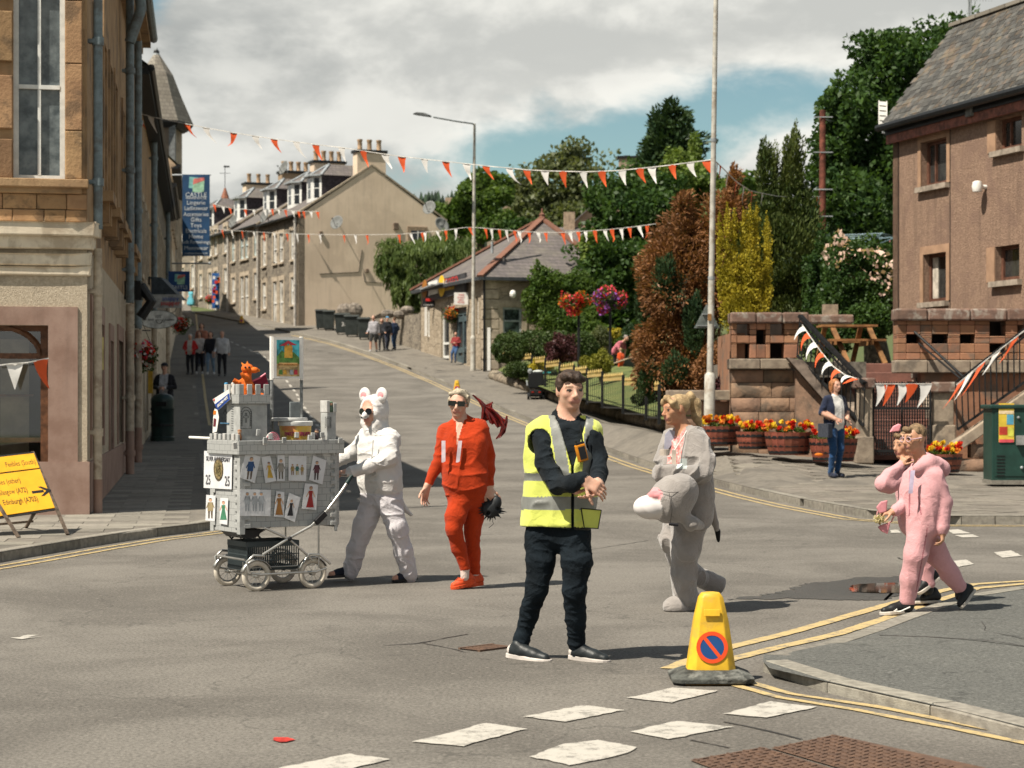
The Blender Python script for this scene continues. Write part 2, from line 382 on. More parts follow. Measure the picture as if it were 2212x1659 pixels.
def kerbstones(parent,pts,zf,w=.14,L=.9,inner=1,hmax=200):
 rs=resample([(p[0],p[1],0)for p in pts],L)
 for a,b in zip(rs,rs[1:]):
  d=(b-a).normalized();n=Vector((-d.y,d.x,0))*inner
  za,zb=zf(a.x,a.y),zf(b.x,b.y);mb=MB();vs=[]
  for p,z,e in((a,za,d*.006),(b,zb,-d*.006)):
   for q,h in((p+e,-.16),(p+e,-.012),(p+e+n*.02,.004),(p+e+n*w,.004),(p+e+n*w,-.16)):
    vs.append((q.x,q.y,z+h))
  fs=[[0,5,6,1],[1,6,7,2],[2,7,8,3],[3,8,9,4],[0,1,2,3,4],[9,8,7,6,5]]
  if inner<0:fs=[f[::-1]for f in fs]
  mb.add(vs,fs);c=(a+b)/2
  mb.build('kerb_stone',m_kerb,parent,loc=(c.x,c.y,za))
LK=[(-8.2,8),(-6.5,13),(-4.94,19.2),(-4.55,21.0),(-4.19,22.35),(-3.8,23.3),(-3.6,23.9),(-3.55,24.5)]+[(kerb_l(y),y)for y in(26,30,36,44,54,64,76,90,104,120,140,160)]
zl=lambda X,Y:zr(Y)+.10
def pavement(name,front,back,zf,mat,N=8):
 vs=[];fs=[]
 for a,b in zip(front,back):
  for i in range(N+1):
   x=a[0]+(b[0]-a[0])*i/N;y=a[1]+(b[1]-a[1])*i/N;vs.append((x,y,zf(x,y)))
 for j in range(len(front)-1):
  for i in range(N):
   q=[j*(N+1)+i,j*(N+1)+i+1,(j+1)*(N+1)+i+1,(j+1)*(N+1)+i]
   fs.append(q)
 o=np_mesh(name,vs,fs,mat,smooth=True);return tag(o,kind='structure')
lp=pavement('left_pavement',LK,[(-16,8),(-15,13),(-14,19.2),(-14,21),(-13,22.4),(-11,23.4),(-9,24.0),(-7,24.6)]+[(facade_x(y)-.5,y)for(x,y)in LK[8:]],zl,m_bed)
kerbstones(lp,LK[:-3],zl,inner=1)
def slabs(parent,mat,x0,x1,y0,y1,ang,sx,sy,inside,zf,off=.5,n=300):
 base=MB();base.box((0,0,0),(sx-.012,sy-.012,.03));src=None;k=0
 c,s=math.cos(ang),math.sin(ang)
 cells=[]
 for j in range(int((y1-y0)*1.5/sy)+8):
  for i in range(int((x1-x0)*2.5/sx)+12):
   u=(i-4+(off*(j%2)))*sx;v=(j-4)*sy
   X=x0+u*c-v*s;Y=y0+u*s+v*c
   if x0<=X<=x1 and y0<=Y<=y1 and inside(X,Y):cells.append((Y,X))
 cells.sort()
 for Y,X in cells[:n]:
  z=zf(X,Y)-.015+random.uniform(.003,.008)
  if src is None:src=base.build('paving_slab',mat,parent);o=src;o.location=Vector((X,Y,z))
  else:o=inst(src,(X,Y,z),parent)
  dx=(zf(X+.3,Y)-zf(X-.3,Y))/.6;dy=(zf(X,Y+.3)-zf(X,Y-.3))/.6
  o.rotation_euler=(math.atan(dy)*c+random.uniform(-.004,.004),-math.atan(dx)*c+random.uniform(-.004,.004),ang)
slabs(lp,m_slab,-9.2,-3.4,17.8,44,math.atan(.155),.62,.46,lambda X,Y:(X<(kerb_l(Y)-.42 if Y>24 else np.interp(Y,[8,13,19.2,22.35,23.3,24.5],[-8.2,-6.5,-4.94,-4.19,-3.8,-3.55])-.4))and(Y<24.6-.2*(X+5.9)*-1 if X<facade_x(Y)-.05 else True),zl)
RB=[(40,38),(14,38.5),(11.5,38.5),(10,38.5),(8.8,38.5),(7.8,38.5),(7.4,38.8)]
RF=[(40,25.2)]+KR
for(x,y)in KR[6:]:RB.append((x+4.7+max(0,y-100)*.2,y+1.3))
rp=pavement('right_pavement',RF,RB,zp_r,m_bed,N=12)
kerbstones(rp,[(14,25.22)]+KR[:4],lambda X,Y:zr(Y)+.11,inner=-1,L=.42);kerbstones(rp,KR[3:13],lambda X,Y:zr(Y)+.11,inner=-1);kerbstones(rp,KR[12:],lambda X,Y:zr(Y)+.11,inner=-1,L=1.8)
slabs(rp,m_paver,2.6,9,25.4,38,math.radians(24),.42,.21*2,lambda X,Y:X>np.interp(Y,_ky[::1][1:],_kx[1:])+.3,zp_r)
def zn(X,Y):
 return .062-.035*sstep(11.6,12.6,Y-(X-1.5)*.45)
nf=[G(x,y,.062)for x,y in((1648,1428),(1662,1443),(1700,1452),(1760,1466),(1900,1497),(2060,1532),(2212,1570),(2600,1668))]
nb=[G(x,y,.03)for x,y in((1650,1424),(1690,1412),(1760,1392),(1840,1366),(1960,1322),(2070,1286),(2212,1264),(2600,1246))]
npv=pavement('near_pavement',[(p.x,p.y)for p in nb],[(p.x,p.y)for p in nf],zn,m_tarpave,N=10)
kerbstones(npv,[(p.x,p.y)for p in nf],zn,w=.15,L=.88,inner=1)
kerbstones(npv,[(p.x,p.y)for p in nb[::1]],lambda X,Y:zn(X,Y)-.0,w=.15,L=.88,inner=-1)
gp=lambda*xy:[tuple(G(x,y).xy)for x,y in xy]
zn2=lambda X,Y:zn(X,Y)
strip('tar_seam',[tuple(G(x,y,.06).xy)for x,y in((1900,1362),(2000,1367),(2120,1382),(2240,1402))],.02,M('tar',(.03,.027,.024),.5),.004,zn,.004)
strip('tar_seam',[tuple(G(x,y,.06).xy)for x,y in((2120,1333),(2128,1344),(2126,1352),(2170,1366),(2230,1384))],.008,MC['tar'],.004,zn,.004)
for k,(w,pts)in enumerate(((.10,((1443,1446),(1480,1431),(1577,1399),(1687,1373),(1800,1341),(1915,1308),(2027,1279),(2103,1263),(2212,1256),(2500,1248))),(.10,((1560,1432),(1583,1425),(1667,1403),(1807,1371),(1919,1335),(2007,1307),(2107,1272),(2212,1262),(2500,1253))),(.06,((1600,1470),(1631,1479),(1711,1501),(1887,1527),(2059,1561),(2212,1593),(2500,1655))),(.06,((1580,1480),(1607,1487),(1687,1509),(1847,1535),(2059,1575),(2212,1607),(2500,1672))))):
 strip('yellow_line',gp(*pts),w,m_yellow)
for off in(.22,.40):
 q=[Vector((x,y))for x,y in[(30,25.2)]+KR[:16]];r=[]
 for i in range(len(q)):
  t=(q[min(i+1,len(q)-1)]-q[max(i-1,0)]).normalized();r.append(q[i]-Vector((t.y,-t.x))*off)
 strip('yellow_line',r,.065,m_yellow)
 q=[Vector(p)for p in LK[:8]]+[Vector((kerb_l(y),y))for y in(26,30)];r=[]
 for i in range(len(q)):
  t=(q[min(i+1,len(q)-1)]-q[max(i-1,0)]).normalized();r.append(q[i]+Vector((t.y,-t.x))*off)
 strip('yellow_line',r,.055,m_yellow)
strip('yellow_line',[(kerb_l(y)+.3,y)for y in(60,75,90,110,130)],.09,m_yellow)
for pts in(((1357,1509),(1451,1488),(1553,1494),(1447,1520)),((1563,1544),(1663,1517),(1765,1529),(1659,1553)),((1365,1583),(1459,1559),(1583,1572),(1447,1599)),((1134,1550),(1261,1525),(1349,1536),(1217,1562)),((894,1604),(1050,1564),(1136,1576),(997,1615)),((606,1661),(751,1631),(846,1642),(685,1679)),((1145,1637),(1217,1609),(1297,1601),(1374,1617),(1345,1633),(1235,1655)),((2044,1146),(2070,1144),(2096,1153),(2060,1154)),((2062,1157),(2100,1155),(2116,1161),(2080,1162)),((2146,1194),(2185,1190),(2207,1202),(2165,1206)),((2054,1213),(2088,1210),(2103,1220),(2070,1226)),((1922,1146),(1940,1145),(1946,1152),(1925,1152))):
 patchpoly('white_marking',gp(*pts),m_white)
cl=[Vector(p)for p in gp((480,728),(506,742),(566,768),(600,795),(640,850),(690,925),(735,1000))]
cr=resample([(p.x,p.y,0)for p in cl],1.0)
for a,b in list(zip(cr,cr[1:]))[::2]:strip('centre_dash',[a.xy,b.xy],.09,m_white,jag=.01)
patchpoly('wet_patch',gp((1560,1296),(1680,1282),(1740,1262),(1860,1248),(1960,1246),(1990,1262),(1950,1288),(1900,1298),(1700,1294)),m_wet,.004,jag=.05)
m_water=M('puddle_water',(.015,.014,.012),.03,.1,3,spec=.9)
patchpoly('puddle',gp((1832,1272),(1850,1264),(1945,1260),(1950,1283),(1870,1282),(1842,1280)),m_water,.009,jag=.02)
patchpoly('red_paint_mark',gp((588,1600),(600,1594),(625,1594),(636,1600),(622,1605),(598,1605)),M('red_road_paint',(.42,.03,.02),.8,.3,20),.006,jag=.012)
m_tar=MC['tar']
for pts,w in((((830,1395),(900,1391),(1010,1370)),.018),(((1563,1560),(1660,1580),(1730,1598)),.02),(((1490,1600),(1575,1616)),.02),(((905,1388),(990,1405),(1010,1412)),.012),((((1940,1205),(2020,1240),(2060,1260))),.02),(((1100,1180),(1260,1190),(1400,1168)),.012)):
 strip('tar_seam',gp(*pts),w,m_tar,.003,jag=.008)
patchpoly('white_scuff',gp((35,1376),(70,1372),(78,1378),(40,1381)),m_white,.005,jag=.05)
m_rust=M('rusty_iron',(.15,.088,.058),.8,.3,14,.5,90,metal=.1,col2=(.09,.055,.04))
def cover(name,quad,label,bars=True):
 q=[G(*p)for p in quad];c=sum(q,Vector())/4
 t=T(name,label,'manhole cover' if bars else 'drain',c)
 MB().quad(*[(p.x,p.y,p.z+.007)for p in q]).build('plate',m_rust if bars else m_tar,t)
 u=(q[1]-q[0]);v=(q[3]-q[0]);mb=MB()
 if bars:
  nu,nv=int(u.length/.05),int(v.length/.05)
  for i in range(nu):
   for j in range(nv):
    p=q[0]+u*((i+.5)/nu)+v*((j+.5)/nv);d=(u.normalized()if(i+j)%2 else v.normalized())*.019;e=Vector((-d.y,d.x,0))*.32
    mb.obox(p+Vector((0,0,.009)),d,e,(0,0,.0025))
  tag(mb.build('raised_tread',m_rust,t),kind='stuff')
 else:
  for i in range(9):
   a=q[0]+u*((i+.5)/9);bb=MB();bb.bar(a+Vector((0,0,.004)),a+v+Vector((0,0,.004)),.016,.012);bb.build('grate_bar',m_rust,t)
  for k in(0,1):
   bb=MB();bb.bar(q[0]+v*k+Vector((0,0,.005)),q[1]+v*k+Vector((0,0,.005)),.02,.014);bb.build('grate_frame',m_rust,t)
cover('manhole_cover',((1665,1619),(1803,1590),(2130,1662),(2010,1720)),'large rusty iron cover plate with raised tread, right half, foremost in the road')
cover('manhole_cover',((1490,1645),(1648,1617),(2000,1725),(1850,1780)),'rusty iron cover plate with raised tread, left half, partly outside the picture')
cover('drain_grate',((1985,1298),(2062,1303),(2040,1313),(1960,1308)),'iron gully grate by the boys\' shoes at the dropped kerb',False)
cover('drain_grate',((992,1403),(1066,1394),(1096,1397),(1034,1408)),'sunken rusty iron grate in the road behind the steward\'s shoe',False)
def hills():
 xs=np.linspace(-700,900,60);ys=np.linspace(420,1500,30);vs=[]
 def hz(x,y):
  return 14+66*sstep(430,900,y)*(.75+.25*math.sin(x*.006+1.1))+(y-900)*.02*sstep(900,1000,y)+5*math.sin(x*.02+y*.011)+34*sstep(-50,-500,x)*sstep(430,900,y)*0
 for y in ys:
  for x in xs:vs.append((x,y,hz(x,y)))
 W=len(xs);fs=[[j*W+i,j*W+i+1,(j+1)*W+i+1,(j+1)*W+i]for j in range(len(ys)-1)for i in range(W-1)]
 tag(np_mesh('hills',vs,fs,M('hill_grass',(.028,.045,.018),.95,.4,.02,col2=(.045,.06,.022),world=True),smooth=True),kind='structure')
 vs=[];fs=[]
 for k in range(4200):
  y=random.uniform(520,1000);x=random.uniform(-.13,.17)*y
  h=random.uniform(7,13);r=h*.24;z=hz(x,y)-1;b=len(vs)
  for lv,(rr,zz)in enumerate(((1,.1),(.62,.45),(.3,.75))):
   vs+=[(x+r*rr*math.cos(a+lv)*random.uniform(.7,1.2),y+r*rr*math.sin(a+lv)*random.uniform(.7,1.2),z+h*zz)for a in(0,1.26,2.51,3.77,5.03)]
  vs.append((x,y,z+h))
  for lv in range(2):
   for i in range(5):
    j=(i+1)%5;A=b+lv*5
    fs+=[(A+i,A+j,A+5+j),(A+i,A+5+j,A+5+i)]
  for i in range(5):fs.append((b+10+i,b+10+(i+1)%5,b+15))
 np_mesh('woodland',vs,fs,M('far_conifers',(.018,.034,.017),.9,.3,.05,isl=.5,world=True),kind='stuff')
hills()
# ---------------------------------------------------------------- buildings
ZU=Vector((0,0,1))
def ucell(xs,lo,hi):return sorted(set([lo,hi]+[x for x in xs if lo<x<hi]))
def facade(parent,name,mat,o,u,n,L,z0,z1,ops=(),depth=.16,thick=.3):
 """a wall from o along u with real openings (u0, u1, z0, z1) and their reveals; z absolute"""
 o,u,n=Vector(o),Vector(u).normalized(),Vector(n).normalized();mb=MB()
 pt=lambda a,z,d=0.0:Vector((o.x,o.y,0))+u*a+n*d+ZU*z
 us=ucell([q for p in ops for q in p[:2]],0,L);zs=ucell([q for p in ops for q in p[2:4]],z0,z1)
 flip=u.cross(ZU).dot(n)<0
 def q4(*p):mb.quad(*(p[::-1]if flip else p))
 for a,b in zip(us,us[1:]):
  for c,d in zip(zs,zs[1:]):
   m=((a+b)/2,(c+d)/2)
   if any(p[0]<m[0]<p[1]and p[2]<m[1]<p[3]for p in ops):continue
   q4(pt(a,c),pt(b,c),pt(b,d),pt(a,d))
 for(a,b,c,d)in[p[:4]for p in ops]:
  q4(pt(a,c),pt(a,c,-depth),pt(b,c,-depth),pt(b,c));q4(pt(a,d),pt(b,d),pt(b,d,-depth),pt(a,d,-depth))
  q4(pt(a,c),pt(a,d),pt(a,d,-depth),pt(a,c,-depth));q4(pt(b,c),pt(b,c,-depth),pt(b,d,-depth),pt(b,d))
 q4(pt(0,z0),pt(0,z1),pt(0,z1,-thick),pt(0,z0,-thick));q4(pt(L,z0),pt(L,z0,-thick),pt(L,z1,-thick),pt(L,z1))
 q4(pt(0,z1),pt(L,z1),pt(L,z1,-thick),pt(0,z1,-thick))
 return mb.build(name,mat,parent)
def window(parent,o,u,n,op,frame,pane,depth=.13,fw=.06,rails=(.5,),mull=(),sill=None,surround=None,sw=.14,sillmat=None,blind=None,name='window',proud=.035):
 o,u,n=Vector(o),Vector(u).normalized(),Vector(n).normalized();a,b,c,d=op[:4]
 pt=lambda x,z,e=0.0:Vector((o.x,o.y,0))+u*x+n*e+ZU*z
 mb=MB();t=.03
 def bar(x0,x1,z0,z1,e=0):mb.obox(pt((x0+x1)/2,(z0+z1)/2,-depth+t+e),u*(x1-x0)/2,n*t,ZU*(z1-z0)/2)
 bar(a,a+fw,c,d);bar(b-fw,b,c,d);bar(a+fw,b-fw,c,c+fw*1.2);bar(a+fw,b-fw,d-fw,d)
 for r in rails:bar(a+fw,b-fw,c+(d-c)*r-fw*.4,c+(d-c)*r+fw*.4,.008)
 for m in mull:bar(a+(b-a)*m-fw*.3,a+(b-a)*m+fw*.3,c+fw*1.2,d-fw,.003)
 fr=mb.build(name,frame,parent)
 g=MB();q=[pt(a,c,-depth+.012),pt(b,c,-depth+.012),pt(b,d,-depth+.012),pt(a,d,-depth+.012)]
 if u.cross(ZU).dot(n)<0:q=q[::-1]
 g.quad(*q);g.build('pane',pane,fr)
 if blind:
  g=MB();g.obox(pt((a+b)/2,c+(d-c)*(1-blind[1]/2),-depth+.02),u*((b-a)/2-fw),n*.004,ZU*(d-c)*blind[1]/2);g.build('blind',blind[0],fr)
 if sill:
  s=MB();s.obox(pt((a+b)/2,c-.055,.02),u*((b-a)/2+.1),n*.09,ZU*.055);s.build('sill',sillmat or surround,fr)
 if surround:
  for(x0,x1,z0,z1)in((a-sw,a,c,d),(b,b+sw,c,d),(a-sw,b+sw,d,d+sw*1.3)):
   s=MB();s.obox(pt((x0+x1)/2,(z0+z1)/2,0),u*(x1-x0)/2,n*proud,ZU*(z1-z0)/2);s.build('surround',surround,fr)
 return fr
def pipe(parent,o,n,z0,z1,r,mat,step=1.8,name='downpipe',elbow=None,off=.07):
 p=Vector((o[0],o[1],0))+Vector(n)*(r+off);mb=MB();pts=[p+ZU*z0,p+ZU*z1]
 mb.tube(pts,r,10);z=z0+.6
 while z<z1-.1:
  mb.tube([p+ZU*(z-.05),p+ZU*(z+.05)],r*1.28,10);mb.box((p-Vector(n)*r+ZU*z),(.12,.12,.05));z+=step
 if elbow:mb.tube([p+ZU*z1,p+ZU*(z1+.15),p+Vector(elbow)*.6+ZU*(z1+.5),p+Vector(elbow)+ZU*(z1+.75)],r,10)
 return mb.build(name,mat,parent,smooth=50)
def rubble(name,col,col2,joint,scale=3.2,aspect=1.8,brick=None,bump=.6):
 """coursed or random stone seen too far off to pick stones apart"""
 if name in MC:return MC[name]
 m=bpy.data.materials.new(name);m.use_nodes=True;nt=m.node_tree;b=nt.nodes['Principled BSDF'];b.inputs['Roughness'].default_value=.9;b.inputs['Specular IOR Level'].default_value=.2
 co=nd(nt,'ShaderNodeNewGeometry').outputs['Position'];mp=nd(nt,'ShaderNodeMapping');mp.inputs['Scale'].default_value=(1,1,aspect);lk(nt,co,mp.inputs[0])
 nz=nd(nt,'ShaderNodeTexNoise',ins={'Scale':2.5,'Detail':4});lk(nt,mp.outputs[0],nz.inputs['Vector'])
 sv=nd(nt,'ShaderNodeVectorMath',operation='SCALE');sv.inputs['Scale'].default_value=.25;lk(nt,nz.outputs['Color'],sv.inputs[0]);ad=nd(nt,'ShaderNodeVectorMath',operation='ADD');lk(nt,mp.outputs[0],ad.inputs[0]);lk(nt,sv.outputs[0],ad.inputs[1])
 v1=nd(nt,'ShaderNodeTexVoronoi',ins={'Scale':scale});v2=nd(nt,'ShaderNodeTexVoronoi',feature='DISTANCE_TO_EDGE',ins={'Scale':scale})
 lk(nt,ad.outputs[0],v1.inputs['Vector']);lk(nt,ad.outputs[0],v2.inputs['Vector'])
 sp=nd(nt,'ShaderNodeSeparateColor');lk(nt,v1.outputs['Color'],sp.inputs[0])
 c=mixc(nt,sp.outputs[0],col,col2);n2=nd(nt,'ShaderNodeTexNoise',ins={'Scale':9,'Detail':6});lk(nt,co,n2.inputs['Vector'])
 c=mixc(nt,mth(nt,'MULTIPLY',n2.outputs[0],.5),c,tuple(x*.5 for x in col));e=ramp(nt,v2.outputs[0],.02,.07)
 lk(nt,mixc(nt,e,joint,c),b.inputs['Base Color'])
 bp=nd(nt,'ShaderNodeBump',ins={'Strength':bump,'Distance':.04});lk(nt,mth(nt,'ADD',e,mth(nt,'MULTIPLY',n2.outputs[0],.4)),bp.inputs['Height']);lk(nt,bp.outputs[0],b.inputs['Normal'])
 MC[name]=m;return m
def slatemat(name,col,col2,row=.22,w=.3):
 """slates on a far roof: courses by height, staggered; each slate its own tone"""
 if name in MC:return MC[name]
 m=bpy.data.materials.new(name);m.use_nodes=True;nt=m.node_tree;b=nt.nodes['Principled BSDF'];b.inputs['Roughness'].default_value=.75
 ge=nd(nt,'ShaderNodeNewGeometry');sp=nd(nt,'ShaderNodeSeparateXYZ');lk(nt,ge.outputs['Position'],sp.inputs[0])
 cb=nd(nt,'ShaderNodeCombineXYZ');lk(nt,mth(nt,'ADD',sp.outputs[0],mth(nt,'MULTIPLY',sp.outputs[1],.8)),cb.inputs[0]);lk(nt,sp.outputs[2],cb.inputs[1])
 br=nd(nt,'ShaderNodeTexBrick',ins={'Scale':1,'Mortar Size':.012,'Brick Width':w,'Row Height':row*.7,'Bias':0});lk(nt,cb.outputs[0],br.inputs['Vector'])
 br.inputs['Color1'].default_value=col+(1,);br.inputs['Color2'].default_value=col2+(1,);br.inputs['Mortar'].default_value=tuple(x*.4 for x in col)+(1,)
 nz=nd(nt,'ShaderNodeTexNoise',ins={'Scale':1.2,'Detail':8,'Roughness':.7});lk(nt,ge.outputs['Position'],nz.inputs['Vector'])
 lk(nt,mixc(nt,mth(nt,'MULTIPLY',ramp(nt,nz.outputs[0],.4,.7),.5),br.outputs[0],(.16,.145,.11)),b.inputs['Base Color'])
 bp=nd(nt,'ShaderNodeBump',ins={'Strength':.5,'Distance':.03});lk(nt,br.outputs['Fac'],bp.inputs['Height']);bp.invert=True;lk(nt,bp.outputs[0],b.inputs['Normal'])
 MC[name]=m;return m
m_sand=M('sandstone',(.37,.245,.135),.9,.2,2.2,.35,30,col2=(.26,.16,.085),patch=(.15,.105,.07),pscale=1.1,world=True,streak=.4)
m_sandbk=M('sandstone_block',(.34,.215,.11),.9,.2,3,.4,25,rnd=.28,col2=(.24,.145,.075),patch=(.11,.075,.045),pscale=2.5)
m_dash=M('pebble_dash',(.54,.46,.35),.95,.18,30,.9,75,col2=(.40,.33,.245),world=True,patch=(.32,.265,.2),pscale=1.3)
m_pinkband=M('pink_render',(.33,.225,.18),.85,.12,3,.15,60,world=True,col2=(.24,.15,.115),streak=.25)
m_cream=M('cream_moulding',(.72,.63,.49),.75,.15,4,.2,40,world=True,col2=(.6,.51,.39),patch=(.40,.32,.23),pscale=2.2,streak=.4)
m_pipegrey=M('grey_blue_pipe',(.16,.20,.215),.5,.15,9,.1,40,patch=(.10,.10,.095),pscale=4)
m_pipecream=M('cream_pipe',(.42,.35,.265),.55,.12,9,.1,40,patch=(.22,.165,.12),pscale=4)
m_whitewood=M('white_painted_wood',(.66,.66,.63),.5,.08,8)
m_varnish=M('varnished_wood',(.13,.058,.03),.45,.25,12)
m_pane=glassmat('window_glass')
m_slate_far=slatemat('slate_roof',(.135,.115,.11),(.095,.082,.08))
m_slate_old=slatemat('old_slate_roof',(.22,.195,.16),(.145,.125,.10),.3,.28)
m_lead=M('lead',(.28,.30,.31),.45,.15,5)
m_pot=M('clay_pot',(.43,.29,.18),.85,.2,6)
m_iron=M('black_iron',(.012,.013,.014),.5,.3,20,.1,60)
m_dark=M('dark_void',(.012,.012,.012),.9)
m_rubble=rubble('rubble_stone',(.28,.24,.19),(.115,.10,.085),(.30,.265,.21))
m_dressed=M('dressed_stone',(.42,.35,.265),.9,.15,4,.2,30,world=True)
def corner_building():
 t=T('corner_building','old sandstone corner building with cream pebble-dashed shop floor and grey rainwater pipes','building',(-6,26,0))
 C1=V(-5.4,25.3,0);uF=V(-.98,-.2,0).normalized();nF=V(.2,-.98,0).normalized()
 uS=V(-.155,1,0).normalized();nS=V(uS.y,-uS.x,0)
 zc,zt=3.62,7.05
 Cf=C1+V(-.30,-.06,0);Cs=C1
# ---- front ground floor with the shop window
 pxu=lambda x:(C1.y*(x-CX)/FPX-C1.x)/(uF.x-uF.y*(x-CX)/FPX)
 zat=lambda y,d=25.1:CZ+(HY-y)*d/FPX
 LF=5.0
 sw=(pxu(104),4.2,zat(1050),zat(702))
 facade(t,'shop_wall',m_dash,C1,uF,nF,LF,-.1,zc+.25,[(sw[0]-.02,sw[1],sw[2]-.02,sw[3])],.32,.5)
 s=MB()
 for(a,b,c,d)in((pxu(168),sw[0],sw[2]-.35,zat(662)),(sw[0],sw[1],sw[3],zat(662)),):
  s.obox(C1+uF*(a+b)/2+nF*.0+ZU*(c+d)/2,uF*(b-a)/2,nF*.025,ZU*(d-c)/2)
 s.build('shop_surround',m_pinkband,t)
 s=MB();a=-.0;s.obox(C1+uF*(LF/2)+nF*.0+ZU*(.33),uF*(LF/2+.03),nF*.032,ZU*.45);s.build('plinth',m_pinkband,t)
 mb=MB();dp=.26
 def bar(x0,x1,z0,z1,e=0.):mb.obox(C1+uF*(x0+x1)/2-nF*(dp-e)+ZU*(z0+z1)/2,uF*abs(x1-x0)/2,nF*.05,ZU*(z1-z0)/2)
 bar(sw[0],sw[0]+.10,sw[2],sw[3]);bar(sw[0]+.1,sw[1],sw[2],sw[2]+.12);bar(sw[0]+.1,sw[1],sw[3]-.07,sw[3])
 zt2=zat(862-0+2);ztr=zat(1000-131+-4)
 ztr=zat(866-0)
 ztr=zat(863);bar(sw[0]+.1,sw[1],zat(768)-.035,zat(768)+.035)
 cx0,r0=sw[0]+.72,.62;arc=[C1+uF*(cx0-r0*math.cos(a))-nF*(dp-.02)+ZU*(zat(768)+.60*math.sin(a)*.66)for a in np.linspace(0,PI,15)]
 mb.tube(arc,.045,6)
 fr=mb.build('shop_window',m_varnish,t)
 g=MB();p=lambda x,z,e:C1+uF*x-nF*e+ZU*z
 g.quad(p(sw[1],sw[2],dp-.01),p(sw[0],sw[2],dp-.01),p(sw[0],sw[3],dp-.01),p(sw[1],sw[3],dp-.01))
 gm=bpy.data.materials.new('shop_glass');gm.use_nodes=True;nt=gm.node_tree;nt.nodes.clear();o_=nd(nt,'ShaderNodeOutputMaterial');gl=nd(nt,'ShaderNodeBsdfGlossy',ins={'Roughness':.03});tr=nd(nt,'ShaderNodeBsdfTransparent');tr.inputs[0].default_value=(.75,.78,.76,1)
 mx=nd(nt,'ShaderNodeMixShader',ins={0:.13});lk(nt,tr.outputs[0],mx.inputs[1]);lk(nt,gl.outputs[0],mx.inputs[2]);lk(nt,mx.outputs[0],o_.inputs[0]);MC['shop_glass']=gm
 g.build('pane',gm,fr)
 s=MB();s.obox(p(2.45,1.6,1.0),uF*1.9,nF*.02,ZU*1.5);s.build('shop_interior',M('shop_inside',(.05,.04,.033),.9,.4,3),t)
 s=MB();s.obox(p(sw[0]+.36,1.35,.62),uF*.26,nF*.02,ZU*1.0);s.build('display_board',M('cream_board',(.30,.25,.185),.9,.15,3),t)
 s=MB();s.obox(p(1.6,zat(952),.5),uF*1.5,nF*.2,ZU*.03);s.build('display_sill',m_varnish,t)
 s=MB();s.obox(p(sw[0]+.95,zat(905),.6),uF*.02,nF*.02,ZU*.6);s.obox(p(sw[0]+.6,zat(905)+.3,.6),uF*.4,nF*.1,ZU*.015);s.obox(p(sw[0]+1.2,zat(905)+.15,.6),uF*.4,nF*.1,ZU*.015);s.build('display_shelf',m_varnish,t)
# ---- cornice between floors, rounded at the corner
 def rnd_path(off,z):
  pts=[C1+uF*LF+nF*off]
  c=C1+uF*.45-nF*.25
  pts+=[C1+uF*.55+nF*off,C1+uF*.18+nF*(off*.93),C1-uF*.02+nF*(off*.6)+nS*off*.45,C1+nS*off+uS*.25]
  return[q+ZU*z for q in pts]
 for off,z,h,mt in((.10,zat(520),.10,m_cream),(.17,zat(495),.085,m_cream),(.055,zat(560),.075,m_cream),(.045,zat(585),.055,m_cream)):
  mb=MB();pr=rnd_path(off,z);inn=rnd_path(-.2,z);n=len(pr)
  vs=[q+ZU*h for q in pr]+[q-ZU*h for q in pr]+[q+ZU*h for q in inn]+[q-ZU*h for q in inn]
  fs=[]
  for i in range(n-1):fs+=[[i,i+1,n+i+1,n+i],[2*n+i,i+0,i+1,2*n+i+1][::1],[n+i,n+i+1,3*n+i+1,3*n+i]]
  fs+=[[n-1,2*n+n-1,3*n+n-1,n+n-1]]
  mb.add(vs,[f[::-1]for f in fs]);mb.build('cornice',mt,t,smooth=30,bev=.02)
# ---- upper front: stone with the big sash window
 zb=zat(478);w0,w1=pxu(140),pxu(28);up=(w0,w1,zat(388),7.2)
 facade(t,'upper_wall',m_sand,C1-nF*.03,uF,nF,LF,zb-.05,zt,[up],.2,.5)
 window(t,C1-nF*.03,uF,nF,up,m_whitewood,M('curtained_glass',(.16,.185,.19),.12,.5,5,spec=.6,col2=(.035,.045,.05),streak=.5),.16,.065,(.42,),(.5,),None)
 wch=[(C1-nF*.10)+uF*x for x in(w0+.07,w1-.07)]
 mb=MB()
 for k in range(9):
  x0=w0+.09+k*.035;mb.obox(C1-nF*.245+uF*x0+ZU*6.0,uF*.02,nF*(.012+.008*(k%2)),ZU*1.5)
  x0=w1-.09-k*.03;mb.obox(C1-nF*.245+uF*x0+ZU*6.0,uF*.018,nF*(.012+.008*(k%2)),ZU*1.5)
 def blk(name,x0,x1,z0,z1,e,mt=m_sandbk,bev=.012):
  mb=MB();mb.obox(C1-nF*.03+uF*(x0+x1)/2+nF*e/2+ZU*(z0+z1)/2,uF*(x1-x0)/2-uF*.004,nF*(abs(e)/2+.02),ZU*((z1-z0)/2-.004));mb.build(name,mt,t,bev=bev,loc=C1+uF*(x0+x1)/2+ZU*z0)
 blk('window_sill',w0-.30,LF,zat(398)-.04,zat(385),.13,m_sand)
 blk('sill_course',w0-.22,LF,zat(412)-.03,zat(401),.07,m_sand)
 z=zat(385)
 for k,h in enumerate((.62,.85,.8,.8)):blk('jamb_stone',w0-.22,w0,z,z+h,.035);blk('jamb_stone',w1,w1+.3,z,z+h*.8,.045);z+=h
 zz=zat(478)
 for r,h in enumerate((.16,.2,.16)):
  x=.0
  while x<2.0:
   w=random.uniform(.22,.45);blk('stone_block',x,min(x+w,2.1),zz,zz+h,random.uniform(.008,.03));x+=w
  zz+=h
 z=zat(385)
